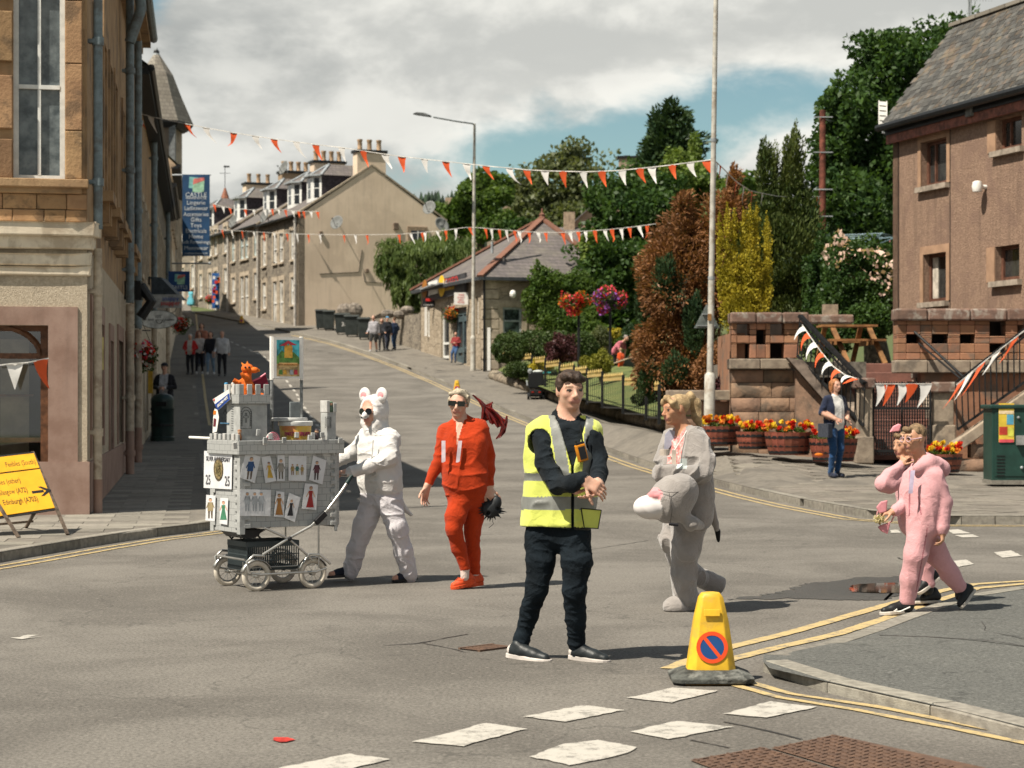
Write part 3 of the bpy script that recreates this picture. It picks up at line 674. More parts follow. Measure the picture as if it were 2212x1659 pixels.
 while z<8.5:
  h=random.uniform(.2,.32);x=.04
  blk('stone_block',x,w0-.24,z,z+h,random.uniform(.006,.02));z+=h
# ---- side wall along the street: rows of tall windows, shop doors below
 L=17.0
 ops=[(a,a+.85,4.5,6.9)for a in(2.0,4.4,6.4,8.2,11.5,13.2,15)]
 lo=[(.8,1.5,.8,2.75),(2.9,3.9,.9,2.65),(6.0,7.0,.1,2.5),(9,11,.8,2.6),(12.5,13.5,.1,2.6),(14.3,16.2,.8,2.6)]
 facade(t,'side_wall_lower',m_dash,C1,uS,nS,L,-.1,3.5,lo,.12,.13)
 facade(t,'side_wall_upper',m_sand,C1-nS*.03,uS,nS,5.0,3.505,7.0,ops[:2],.12,.13)
 facade(t,'side_wall_upper',m_sand,C1-nS*.03+uS*5.0,uS,nS,L-5.0,3.505,9.05,[(q[0]-5,q[1]-5,q[2],q[3])for q in ops[2:]],.22,.5)
 s=MB();s.obox(C1+uS*L/2+nS*0+ZU*.33,uS*L/2,nS*.03,ZU*.44);s.build('side_plinth',m_pinkband,t)
 for op in ops:window(t,C1-nS*.03,uS,nS,op,m_whitewood,m_pane,.2,.06,(.5,),(),True,m_sand,.16)
 for op in lo:window(t,C1,uS,nS,op,m_varnish if op[0]>5 else m_pinkband,m_pane if op[0]>5 else M('shutter_pink',(.20,.14,.115),.8),.16,.07,(.75,),(),None,m_pinkband,.2,proud=.028)
 s=MB();s.obox(C1+uS*(L/2+2.5)+nS*.16+ZU*9.1,uS*(L/2-2.5),nS*.2,ZU*.09);s.obox(C1+uS*(L/2+2.5)+nS*.08+ZU*8.95,uS*(L/2-2.5),nS*.12,ZU*.07);s.build('eaves_cornice',m_sand,t)
 mb=MB();mb.tube([C1+nS*.42+uS*a+ZU*9.2 for a in(5,L/2,L)],.085,8);mb.build('gutter',m_pipegrey,t,smooth=40)
 mb=MB();a,b=C1+nS*.3+uS*5+ZU*9.2,C1+nS*.3+uS*L+ZU*9.2;mb.quad(a,b,b-nS*4+ZU*3.6,a-nS*4+ZU*3.6);mb.quad(a-nS*4+ZU*3.6,b-nS*4+ZU*3.6,b-nS*8,a-nS*8);mb.build('roof',m_slate_far,t)
 for a in(2.1,4.5,6.5,8.3,11.6,13.3):
  mb=MB();mb.obox(C1+uS*(a+.42)+nS*.1+ZU*4.36,uS*.6,nS*.14,ZU*.07);mb.obox(C1+uS*(a+.1)+nS*.08+ZU*4.15,uS*.08,nS*.1,ZU*.14);mb.obox(C1+uS*(a+.75)+nS*.08+ZU*4.15,uS*.08,nS*.1,ZU*.14);mb.build('corbelled_sill',m_sand,t)
 mb=MB();mb.prism([C1-nS*.5+uS*.3,C1+uF*1.2-nF*1.1,C1+uF*LF-nF*1.1,C1+uF*LF-nF*5,C1-nS*.5+uS*5.0],ZU*6.9);mb.prism([C1-nS*.5+uS*5.05,C1-nS*8+uS*5.05,C1-nS*8+uS*L,C1-nS*.5+uS*L],ZU*8.9);mb.build('core',m_dark,t)
 mb=MB();a=C1+uF*LF;mb.quad(a,a-nF*12,a-nF*12+ZU*zt,a+ZU*zt);mb.build('gable_wall',m_sand,t)
 def bypx(px):
  lo_,hi_=25.3,130
  for _ in range(40):
   m=(lo_+hi_)/2
   if CX+FPX*facade_x(m)/m<px:lo_=m
   else:hi_=m
  return V(facade_x(lo_),lo_,0)
 q=C1+uS*.15
 pipe(t,q,nS,.55,3.5,.055,m_pipecream);pipe(t,q,nS,3.75,9.0,.058,m_pipegrey);pipe(t,q,nS,-.05,.55,.057,m_pinkband)
 for px,zs in((263,3.3),(283,3.0)):
  q=bypx(px);pipe(t,q,nS,1.0,zs,.075,m_pipecream);pipe(t,q,nS,zs+.02,8.9,.075,m_pipegrey);pipe(t,q,nS,0,1.0,.077,m_pinkband)
 q=bypx(268);mb=MB();mb.box(q+nS*.18+ZU*3.6,(.3,.3,.35));mb.tube([q+nS*.3+ZU*3.7,q+nS*.5+ZU*3.4,q+nS*.3+ZU*3.1],.1,8);mb.build('rain_hopper',m_iron,t)
 q=bypx(262);mb=MB();mb.tube([q+nS*.3+ZU*9.3,q+nS*.35+ZU*8.6,q+nS*.15+ZU*8.0],.1,8);mb.build('swan_neck',m_pipegrey,t,smooth=50)
 q=bypx(212);mb=MB();mb.box(q+nS*.04+ZU*(zat(760,27)),(.05,.12,.46));mb.build('alarm_box',M('alarm_yellow',(.45,.36,.12),.6),t)
 return bypx
bypx=corner_building()
def row_house(y0,y1,ze,wall,label,zlow=3.3,lowmat=None,roofrise=2.6,ww=.9,sp=2.3,gable=None,pipes=()):
 t=T('row_house',label,'building',(facade_x(y0),y0,zr(y0)),'left-hand street row')
 A=V(facade_x(y0),y0,0);B=V(facade_x(y1),y1,0);u=(B-A).normalized();n=V(u.y,-u.x,0);L=(B-A).length-.01
 zg=zr((y0+y1)/2);k=int(L/sp);ops=[(i*sp+.6,i*sp+.6+ww,zg+zlow+.9,zg+zlow+2.8)for i in range(k)]
 facade(t,'wall',wall,A,u,n,L,zg+zlow,ze,ops,.2,.4)
 lo=[(i*sp*1.3+.5,i*sp*1.3+1.9,zg+.4,zg+2.6)for i in range(int(L/(sp*1.3)))]
 facade(t,'shop_wall',lowmat or wall,A,u,n,L,zr(y0)-.3,zg+zlow-.005,lo,.15,.4)
 for op in ops:window(t,A,u,n,op,m_whitewood,m_pane,.16,.06,(.5,),(),True,m_dressed,.13)
 for op in lo:window(t,A,u,n,op,m_varnish,m_pane,.12,.06,(.8,),())
 mb=MB();mb.obox(A+u*L/2+n*.12+ZU*(ze+.06),u*L/2,n*.2,ZU*.1);mb.tube([A+n*.36+ZU*(ze+.1),B+n*.36+ZU*(ze+.1)],.08,6);mb.build('gutter',m_iron,t)
 mb=MB();a,b=A+n*.3+ZU*(ze+.17),A+u*L+n*.3+ZU*(ze+.17);mb.quad(a,b,b-n*3.6+ZU*roofrise,a-n*3.6+ZU*roofrise);mb.quad(a-n*3.6+ZU*roofrise,b-n*3.6+ZU*roofrise,b-n*7.2,a-n*7.2);mb.build('roof',m_slate_far,t)
 mb=MB();g=gable or wall
 zb=zr(y0)-.3
 for c in(A,A+u*L):mb.prism([c+ZU*zb-n*.02,c+ZU*ze-n*.02,c+ZU*(ze+.1)+n*.25-n*.02,c-n*3.3+ZU*(ze+.1+roofrise),c-n*7+ZU*ze,c-n*7+ZU*zb],(u*.3 if c is A else-u*.3))
 mb.build('gable_wall',g,t)
 for px in pipes:
  q=bypx(px);z0=zr(q.y);pipe(t,q,n,z0+.1,z0+3.4,.08,m_pipecream);pipe(t,q,n,z0+3.4,ze,.08,m_pipegrey)
 return t,A,u,n
row_house(42.4,56,8.55,m_sand,'sandstone row house beside the corner building, long gutter and tall windows',3.2,m_dash,pipes=(321,))
row_house(56.1,78,8.6,M('grey_stone_wall',(.20,.17,.135),.9,.25,3,.3,20,world=True,streak=.4),'lower stone row house behind the blue banner with grey downpipe',3.2,m_cream,pipes=(354,))
row_house(78.1,92,9.9,M('dun_wall',(.22,.18,.14),.9,.2,3,.2,20,world=True),'dun rendered row house with white gutter bend next to the banner pole',3.4,m_cream,roofrise=2.2)
row_house(92.1,128,12.3,M('peach_render',(.47,.34,.225),.9,.12,2,.2,30,world=True),'tall house with plain peach gable below the slate turret',3.4,m_cream,roofrise=3.4)
def turret():
 d=106;c=P(338,300,d);r=1.22;t=T('turret','square stone turret with pointed slate roof and ball finial','tower',(c.x,c.y,zr(d)))
 z=lambda y:CZ+(HY-y)*d/FPX
 mb=MB();mb.box((c.x,c.y,(zr(d)+z(262))/2),(2*r-.1,2*r-.1,z(262)-zr(d)));mb.build('wall',M('turret_stone',(.34,.28,.21),.9,.2,2,.3,20,world=True,patch=(.16,.13,.10)),t)
 mb=MB();mb.box((c.x+r-.16,c.y-r-.0,(z(262)+z(560))/2),(.32,.3,z(262)-z(560)));mb.build('slate_cheek',M('slate_cheek',(.15,.16,.16),.7),t)
 mb=MB();mb.lathe((c.x,c.y,z(268)),[(r*1.45,-.35),(r*1.62,-.1),(r*1.62,0)],8);mb.build('cornice',m_iron,t)
 mb=MB();mb.lathe((c.x,c.y,z(268)),[(r*1.6,0),(r*1.12,1.35),(r*.72,2.6),(r*.18,3.62),(.03,3.9)],8);mb.build('roof',m_slate_old,t)
 mb=MB();mb.lathe((c.x,c.y,z(268)),[(.30,3.35),(.05,4.05)],8);mb.build('lead_cap',m_lead,t)
 mb=MB();mb.cyl((c.x,c.y,z(140)),(c.x,c.y,z(115)),.03,n=6);mb.sph((c.x,c.y,z(113)),.16);mb.build('finial',m_iron,t)
turret()
# ---- terrace on the right of the street
def terrace():
 hx=V(-.42,1,0).normalized();n=V(-hx.y,hx.x,0)
 m_harl=M('buff_harling',(.68,.55,.42),.95,.12,.8,.35,14,col2=(.60,.48,.36),world=True,patch=(.54,.43,.325),pscale=.35,streak=.2)
 base=V(-12.25,114,0);gz=V(hx.y,-hx.x,0)
 ends=[0,8.1,15.2,24.0,34.0];D=8.9
 labels=['end terraced house with big blank buff gable and white dormers','terraced stone house one up from the gable house, with dormer and pale blue windows','terraced stone house two up from the gable house, pub-blue doorway on its front','farthest terraced house at the top of the rise']
 for k in range(4):
  a,b=ends[k],ends[k+1];A=base+hx*a;L=b-a-.012
  z0=zr(A.y)-.4;zg=zr((A.y+(base+hx*b).y)/2)+.1;ze=12.1+.12*k
  t=T('terraced_house',labels[k],'house',(A.x,A.y,zr(A.y)),'stone terrace across the street')
  sp=L/4.0;fr=m_dressed;pane=m_pane
  upo=[(sp*(i+.5)-.42+o_,sp*(i+.5)+.42+o_,zg+3.5,zg+5.2)for i,o_ in((0,0),(1,.35),(2,-.35),(3,0))]
  loo=[(sp*.5-.42,sp*.5+.42,zg+.9,zg+2.5),(sp*1.5-.1,sp*1.5+.75,zg-.15,zg+2.45),(sp*2.5-.75,sp*2.5+.1,zg-.15,zg+2.45),(sp*3.5-.42,sp*3.5+.42,zg+.9,zg+2.5)]
  facade(t,'front_wall',m_rubble,A,hx,n,L,z0,ze,upo+loo,.18,.4)
  wf=M('pale_blue_frame',(.5,.6,.6),.6)if k==1 else m_whitewood
  for op in upo+loo:window(t,A,hx,n,op,wf if op in upo else m_whitewood,M('net_curtain',(.45,.42,.37),.5,.3,2),.1,.10,(.5,),(),op[2]>zg+.5,fr,.2,proud=.03)
  w=D/2;rise=3.05
  for s_,nm in((0,'roof'),(1,'back_roof')):
   mb=MB();e0=A+n*.25+ZU*(ze+.02)if not s_ else A-n*(D+.25)+ZU*(ze+.02);r0=A-n*w+ZU*(ze+rise)
   mb.quad(*([e0,e0+hx*L,r0+hx*L,r0]if not s_ else[r0,r0+hx*L,e0+hx*L,e0]));mb.build(nm,m_slate_far,t)
  mb=MB();mb.tube([A+n*.3+ZU*ze,A+hx*L+n*.3+ZU*ze],.07,6);mb.build('gutter',m_iron,t)
  q=A+hx*(.15 if k==0 else-.02);pipe(t,q,n,z0+.5,ze-.05,.075,M('pale_pipe',(.45,.42,.38),.5))
  mb=MB();g0=A-n*.0;mb.prism([g0+ZU*z0,g0+ZU*(ze-.02),g0-n*w+ZU*(ze+rise-.03),g0-n*D+ZU*(ze-.02),g0-n*D+ZU*z0],hx*.32)
  gw=mb.build('gable_wall',m_harl,t)
  mb=MB()
  for s_ in(0,1):
   e=g0+ZU*(ze+.03)+n*.22 if not s_ else g0-n*(D+.22)+ZU*(ze+.03);mb.bar(e+hx*.12,g0-n*w+ZU*(ze+rise+.05)+hx*.12,.34,.10)
  mb.build('skew',M('skew_stone',(.30,.25,.185),.9),t)
  cw=(1.75,.8)if k==0 else(2.0,.9);cc=A-n*w+hx*.45+ZU*(ze+rise)
  ch=MB();ch.obox(cc-ZU*.35,n*cw[0]/2,hx*cw[1]/2,ZU*(1.15 if k==0 else 1.3));ch.build('chimney',m_harl if k!=2 else M('brown_harl',(.30,.215,.14),.95,.1,2),t)
  ch=MB();ch.obox(cc+ZU*(.85 if k==0 else 1.0),n*(cw[0]/2+.09),hx*(cw[1]/2+.09),ZU*.08);ch.build('chimney_cope',m_iron,t)
  for i in range(3 if k in(0,3)else 4):
   nn=3 if k in(0,3)else 4;pc=cc+n*(cw[0]*((nn-1-2*i)/(2*nn)))+ZU*(.93 if k==0 else 1.08)
   pm=MB();pm.lathe(pc,[(.17,0),(.14,.1),(.13,.5),(.16,.54),(.16,.64),(.12,.64)],10);pm.build('chimney_pot',m_pot,t,smooth=40)
  for dx in((1.9,5.9)if k==0 else(3.2,)if k in(1,2)else(3.,7.)):
   dn=MB();f=A-n*1.35+hx*dx;zb=ze+.95;h=1.55;hw=.95
   dz=lambda p,z:p+ZU*z
   front=[f-hx*hw-n*.35,f-hx*.5+n*.1,f+hx*.5+n*.1,f+hx*hw-n*.35];back=[f+hx*hw-n*3.2,f-hx*hw-n*3.2]
   for p,q_ in zip(front,front[1:]):dn.quad(dz(p,zb),dz(q_,zb),dz(q_,zb+h),dz(p,zb+h))
   dd=dn.build('dormer',m_whitewood,t)
   dn=MB()
   for p,q_ in((front[3],back[0]),(back[1],front[0])):dn.quad(dz(p,zb-.6),dz(q_,zb-.6),dz(q_,zb+h),dz(p,zb+h))
   dn.build('cheek',M('cheek_slate',(.045,.038,.045),.8,.3,8),dd)
   for p,q_ in zip(front,front[1:]):
    m_=(p+q_)/2;e=(q_-p).normalized();nn_=V(-e.y,e.x,0);ww=(q_-p).length*.26
    if nn_.dot(n)<0:nn_=-nn_
    for zz0,zz1 in((.25,.78),(.84,1.4)):
     g=MB();g.obox(m_+nn_*.004+ZU*(zb+(zz0+zz1)/2),e*ww,nn_*.006,ZU*(zz1-zz0)/2);g.build('pane',m_pane,dd)
   g=MB();tp=f-n*1.1+ZU*(zb+h+.75);tb=f-n*3.3+ZU*(zb+h+.75);ev=[dz(p+(p-(f-n*1.0)).normalized()*.18,zb+h)for p in front]+[dz(back[0]+hx*.18,zb+h),dz(back[1]-hx*.18,zb+h)]
   g.add(ev+[tp,tb],[[0,1,6],[1,2,6],[2,3,6],[3,4,7,6],[5,0,6,7]]);rf=g.build('dormer_roof',m_slate_far,dd)
   g=MB()
   for e in ev[:4]:g.bar(e,tp+ZU*.03,.16,.05)
   g.bar(ev[0],ev[1],.1,.1);g.bar(ev[1],ev[2],.1,.1);g.bar(ev[2],ev[3],.1,.1)
   g.build('lead_flashing',m_lead,dd)
  if k==0:
   gp_=lambda x,y:P(x,y,114-.35)
   def ongable(x,y):
    o=Vector((0,0,CZ));d=P(x,y,100)-o;nn_=-hx;s_=(g0-o).dot(nn_)/d.dot(nn_);return o+d*s_
   T_=ongable
   w0,w1=T_(885,560),T_(918,490);mb=MB();c=(w0+w1)/2
   mb.obox(c-hx*.02,n*.62,hx*.05,ZU*.95);sr=mb.build('attic_window',M('gable_trim',(.30,.22,.15),.9),t)
   mb=MB();mb.obox(c-hx*.06,n*.42,hx*.03,ZU*.72);mb.build('pane',m_pane,sr)
   mb=MB();mb.bar(c-hx*.1-n*.42,c-hx*.1+n*.42,.04,.05);mb.bar(c-hx*.1-ZU*.7,c-hx*.1+ZU*.7,.04,.05,up=n);mb.build('glazing_bar',m_whitewood,sr)
   for x,y,w_,h_ in((855,489,.3,.4),(793,585,.18,.22),(693,505,.18,.28)):
    c=T_(x,y);mb=MB();mb.obox(c-hx*.05,n*w_/2,hx*.07,ZU*h_/2);mb.build('vent',M('vent_brown',(.15,.11,.08),.9),t,bev=.02)
   cable=[T_(690,592),T_(730,590),T_(775,588),T_(782,540)];cb=[T_(785,588),T_(788,609),T_(826,611)]
   mb=MB()
   for c_ in(cable,cb):mb.tube([p-hx*.02 for p in c_],.02,4)
   mb.build('cable',m_iron,t)
   c=T_(835,732-6);mb=MB();mb.cyl(c,c-hx*.4,.02,n=5);mb.sph(c-hx*.4,.12,8,6);mb.build('floodlight',m_lead,t)
   globals()['ONGABLE']=T_;globals()['GAB']=(hx,n)
 c=P(486,400,150);t=T('weathervane','slim weathervane on a tiny red spirelet above the far roofs','weathervane',c)
 mb=MB();mb.lathe(c-ZU*1.5,[(.42,0),(.3,.6),(.06,1.3)],8);mb.build('spirelet',M('red_lead',(.25,.10,.06),.7),t)
 mb=MB();mb.cyl(c-ZU*.3,c+ZU*1.5,.025,n=5);mb.bar(c+ZU*.9-V(.4,0,0),c+ZU*.9+V(.4,0,0),.03,.03);mb.bar(c+ZU*1.4-V(.1,0,0),c+ZU*1.4+V(.35,0,0),.03,.12);mb.build('vane',m_iron,t)
terrace()
def dish(x,y,dpt,label,r=.42,wall=None,face=(-.5,-.75,.42),off=.6):
 c=P(x,y,dpt);t=T('satellite_dish',label,'satellite dish',c,'satellite dishes on the terrace')
 f=Vector(face).normalized();a=f.orthogonal().normalized();b=f.cross(a);mb=MB();vs=[];n=18
 for ring in(0,.5,.8,1):
  vs+=[c+(a*math.cos(k*2*PI/n)+b*math.sin(k*2*PI/n)*1.12)*r*ring-f*(.12*(1-ring*ring))for k in range(n)]
 fs=[[i*n+k,i*n+(k+1)%n,(i+1)*n+(k+1)%n,(i+1)*n+k]for i in range(3)for k in range(n)]
 mb.add(vs,fs);o=mb.build('reflector',M('dish_grey',(.16,.165,.16),.6,.1,spec=.1),t,smooth=60);m=o.modifiers.new('thick','SOLIDIFY');m.thickness=.015
 mb=MB();w=Vector(wall)if wall is not None else c+V(.2,off,-.3)
 mb.tube([c-f*.12,c-f*.25,w+V(0,-.1,0),w],.03,6);mb.build('bracket',m_lead,t)
 mb=MB();e=c+f*.38-b*.05;mb.tube([c-ZU*r*.9,e],.015,5);mb.box(e,(.07,.1,.07));mb.build('receiver_arm',m_iron,t)
dish(727,480,113.2,'grey satellite dish in the middle of the buff gable',wall=ONGABLE(737,498))
dish(927,448,113.6,'grey satellite dish on the right roof slope of the gable')
dish(955,485,113.2,'dark satellite dish below the gable\'s right slope, facing right',face=(.5,-.75,.35))
dish(571,466,119,'satellite dish on the terrace eaves beside the second dormer',face=(-.8,-.6,.3))
dish(503,478,128,'satellite dish on the eaves farthest up the terrace',face=(-.8,-.6,.3))
dish(612,362,121,'satellite dish on the ridge between the chimneys',face=(-.8,-.6,.3))
# ---------------------------------------------------------------- betting shop with the pyramid roof
def signboard(parent,name,c,u,w,h,mat,th=.04,up=(0,0,1)):
 u=Vector(u).normalized();up=Vector(up);n=u.cross(up);mb=MB();mb.obox(c,u*w/2,up*h/2,n*th/2);return mb.build(name,mat,parent)
m_red=M('sign_red',(.55,.03,.025),.5,.05);m_blk=M('sign_black',(.015,.015,.017),.45,.1);m_wht=M('sign_white',(.72,.70,.66),.5,.05);m_yel=M('sign_yellow',(.75,.46,.03),.5,.05)
m_blue=M('sign_blue',(.015,.055,.17),.6,.1)
def corner_shop():
 A=V(-1.1,83.2,0);B=V(-4.28,93.4,0);u=(B-A).normalized();n=V(-u.y,u.x,0);L=(B-A).length
 t=T('corner_shop','single-storey stone shop with grey pyramid roof and red hip tiles beside the garden','shop',A)
 z0=zr(83)-.2;ze=6.62;w=V(.955,.295,0);nw=V(.295,-.955,0)
 m_shop=rubble('shop_stone',(.42,.35,.265),(.32,.26,.19),(.23,.19,.14),2.4,1.9,bump=.5)
 def s_at(x):
  k=(x-CX)/FPX;return(A.x-k*A.y)/(k*u.y-u.x)
 zat=lambda y,s:CZ+(HY-y)*(A.y+u.y*s)/FPX
 ops=[]
 for(x0,x1,y0,y1)in((970,953,664,775),(1008,979,664,786),(1033,1028,640,722),(921,928,664,728)):
  a,b=sorted((s_at(x0),s_at(x1)));m=(a+b)/2;ops.append((a,b,zat(y1,m),zat(y0,m)))
 facade(t,'front_wall',m_shop,A,u,n,L,z0,ze,ops,.25,.4)
 fd=M('teal_door_paint',(.07,.10,.11),.5)
 window(t,A,u,n,ops[0],m_whitewood,m_pane,.15,.12,(.3,),());window(t,A,u,n,ops[1],fd,m_pane,.22,.3,(.25,.8),(.5,));window(t,A,u,n,ops[2],m_whitewood,M('net_curtain',(.4,.4,.4)),.15,.08,());window(t,A,u,n,ops[3],m_whitewood,M('net_curtain',(.4,.4,.4)),.15,.08,())
 mb=MB();a=ops[0];mb.obox(A+u*(a[0]+a[1])/2+n*.03+ZU*(a[2]-.35),u*(a[1]-a[0])/2,n*.04,ZU*.36);mb.build('stall_riser',m_blk,t)
 Ls=5.6;k=lambda x:((x-CX)/FPX*A.y-A.x)/(w.x-(x-CX)/FPX*w.y)
 op=(k(1086),k(1127),zat(722,0),zat(663,0))
 facade(t,'side_wall',m_shop,A,w,nw,Ls,z0,ze,[op],.2,.4)
 window(t,A,w,nw,op,M('grey_window',(.33,.38,.40),.5),M('net_green',(.10,.15,.14),.3,.5,3),.1,.09,(.5,),(),True,m_dressed,.22)
 for s_ in(0,1):
  z=z0
  while z<ze-.3:
   mb=MB();mb.obox(A+w*.22+nw*.02+ZU*(z+.2),w*(.24 if s_ else .34),nw*.03,ZU*.19)if s_==0 else mb.obox(A+u*.25+n*.02+ZU*(z+.2),u*.25,n*.03,ZU*.19);mb.build('quoin',m_dressed,t,bev=.015);z+=.42
 C=A+w*Ls;D=C+u*L;Bq=A+u*L;ap=P(1171,474,89.0);o=.35;ez=ze+.05
 co=[A-w*o-u*o,C+w*o-u*o,D+w*o+u*o,Bq-w*o+u*o];co=[V(c.x,c.y,ez)for c in co]
 for i,nm in((0,'roof_slope'),(1,'roof_slope'),(2,'roof_slope'),(3,'roof_slope')):
  mb=MB();mb.quad(co[i],co[(i+1)%4],ap);mb.build(nm,m_slate_far,t)
 m_hip=M('red_ridge_tile',(.18,.09,.062),.85,.3,5,col2=(.16,.07,.045))
 for i in range(4):
  d=ap-co[i];N=22
  if i==2:continue
  for j in range(N):
   mb=MB();a=co[i]+d*(j/N)+ZU*.04;b=co[i]+d*((j+.94)/N)+ZU*.06;mb.bar(a,b,.30,.09);mb.build('ridge_tile',m_hip,t)
 mb=MB();mb.lathe(ap,[(.22,-.1),(.12,.15),(.14,.22),(.05,.3),(.03,.5)],8);mb.build('finial',m_hip,t)
 mb=MB()
 for i in range(4):
  a,b=co[i],co[(i+1)%4];mb.bar(a-ZU*.06,b-ZU*.06,.13,.14)
 mb.build('gutter',M('grey_gutter',(.05,.055,.06),.5),t)
 for x,y,z_ in((1089,570,.2),(1112,584,.2)):
  c=P(x,y,84.5);mb=MB();mb.prism([c-V(.25,0,0),c+V(.25,0,0),c+V(0,0,.3)],V(0,.6,0));mb.build('roof_vent',m_slate_far,t)
 mb=MB();c=P(1063,532,86);mb.cyl(c-ZU*.3,c+ZU*.2,.06,n=6);mb.build('vent_pipe',m_lead,t)
 pipe(t,A+w*(-.1)-u*.0,nw,z0+.2,ze,.05,m_iron)
 mb=MB();c=P(1108,636,83);mb.cyl(c,c+V(0,-.25,0),.04,n=6);mb.sph(c+V(0,-.28,0),(.14,.14,.17),8,6);mb.build('wall_lamp',m_wht,t)
 def fc(x,y):s=s_at(x);p=A+u*s+n*.14;return V(p.x,p.y,zat(y,s))
 a,b=fc(925,634),fc(1013,610);mb=MB();c=(a+b)/2;mb.obox(c,(b-a)/2,n*.05,ZU*.42);fs=mb.build('fascia',M('fascia_grey',(.055,.055,.06),.5),t)
 uu=(b-a).normalized()
 for x,y,w_,h_,mt in((946,622,1.55,.62,m_wht),(947,634,1.3,.14,m_blk)):
  mb=MB();mb.obox(fc(x,y)+n*.08,uu*w_/2,n*.03,ZU*h_/2);mb.build('sign_panel',mt,fs)
 for x,y,r in((928,624,.36),(965,618,.42)):
  mb=MB();c=fc(x,y)+n*.10;mb.add([c]+[c+uu*r*1.3*math.cos(q)+ZU*r*1.15*math.sin(q)for q in np.linspace(0,2*PI,20)],[[0,i,i+1]for i in range(1,20)]);mb.build('logo_disc',m_yel if r>.4 else M('sign_brown',(.35,.14,.03),.5),fs)
 for i,ch in enumerate('BOB'):
  pass
 text('16',.55,m_wht,fc(974,614)+n*.14,uu,ZU,fs,sx=1.6);text('TOTO',.62,m_red,fc(988,611)+n*.14,uu,ZU,fs,sx=1.25)
 text('BOOKMAKER',.2,m_yel,fc(983,624)+n*.14,uu,ZU,fs,sx=1.4)
 c=fc(997,645);s=signboard(t,'takeaway_sign',P(996,645,85.5),V(1,0,0),.60,.52,m_wht)
 for i,(w_,y)in enumerate((('TAKE',637),('AWAY',642.5),('HOT',648),('FOOD',653))):text(w_,.105,m_red,P(996,y,85.47),V(1,0,0),ZU,s)
 s=signboard(t,'shop_sign',P(926,654,91),V(1,0,0),.56,.38,m_blk);signboard(s,'sign_flash',P(927,647.5,90.96),V(1,0,0),.32,.12,m_red);text('COMPUTERS',.08,m_wht,P(926,659,90.96),V(1,0,0),ZU,s)
 mb=MB();mb.bar(P(902,630,93.5),P(938,615,88.5),.25,.06);mb.bar(P(938,619,90),P(953,612,88),.2,.06);mb.build('awning_arm',m_lead,t)
 mb=MB();mb.bar(P(920,662,92),P(920,726,92),.12,.1);mb.build('white_post',m_wht,t)
 mb=MB();mb.box(P(1056,754,81)+ZU*0,(.13,.13,1.75));tag(mb.build('white_post',m_wht),'white painted post standing at the near corner of the stone shop','post')
corner_shop()
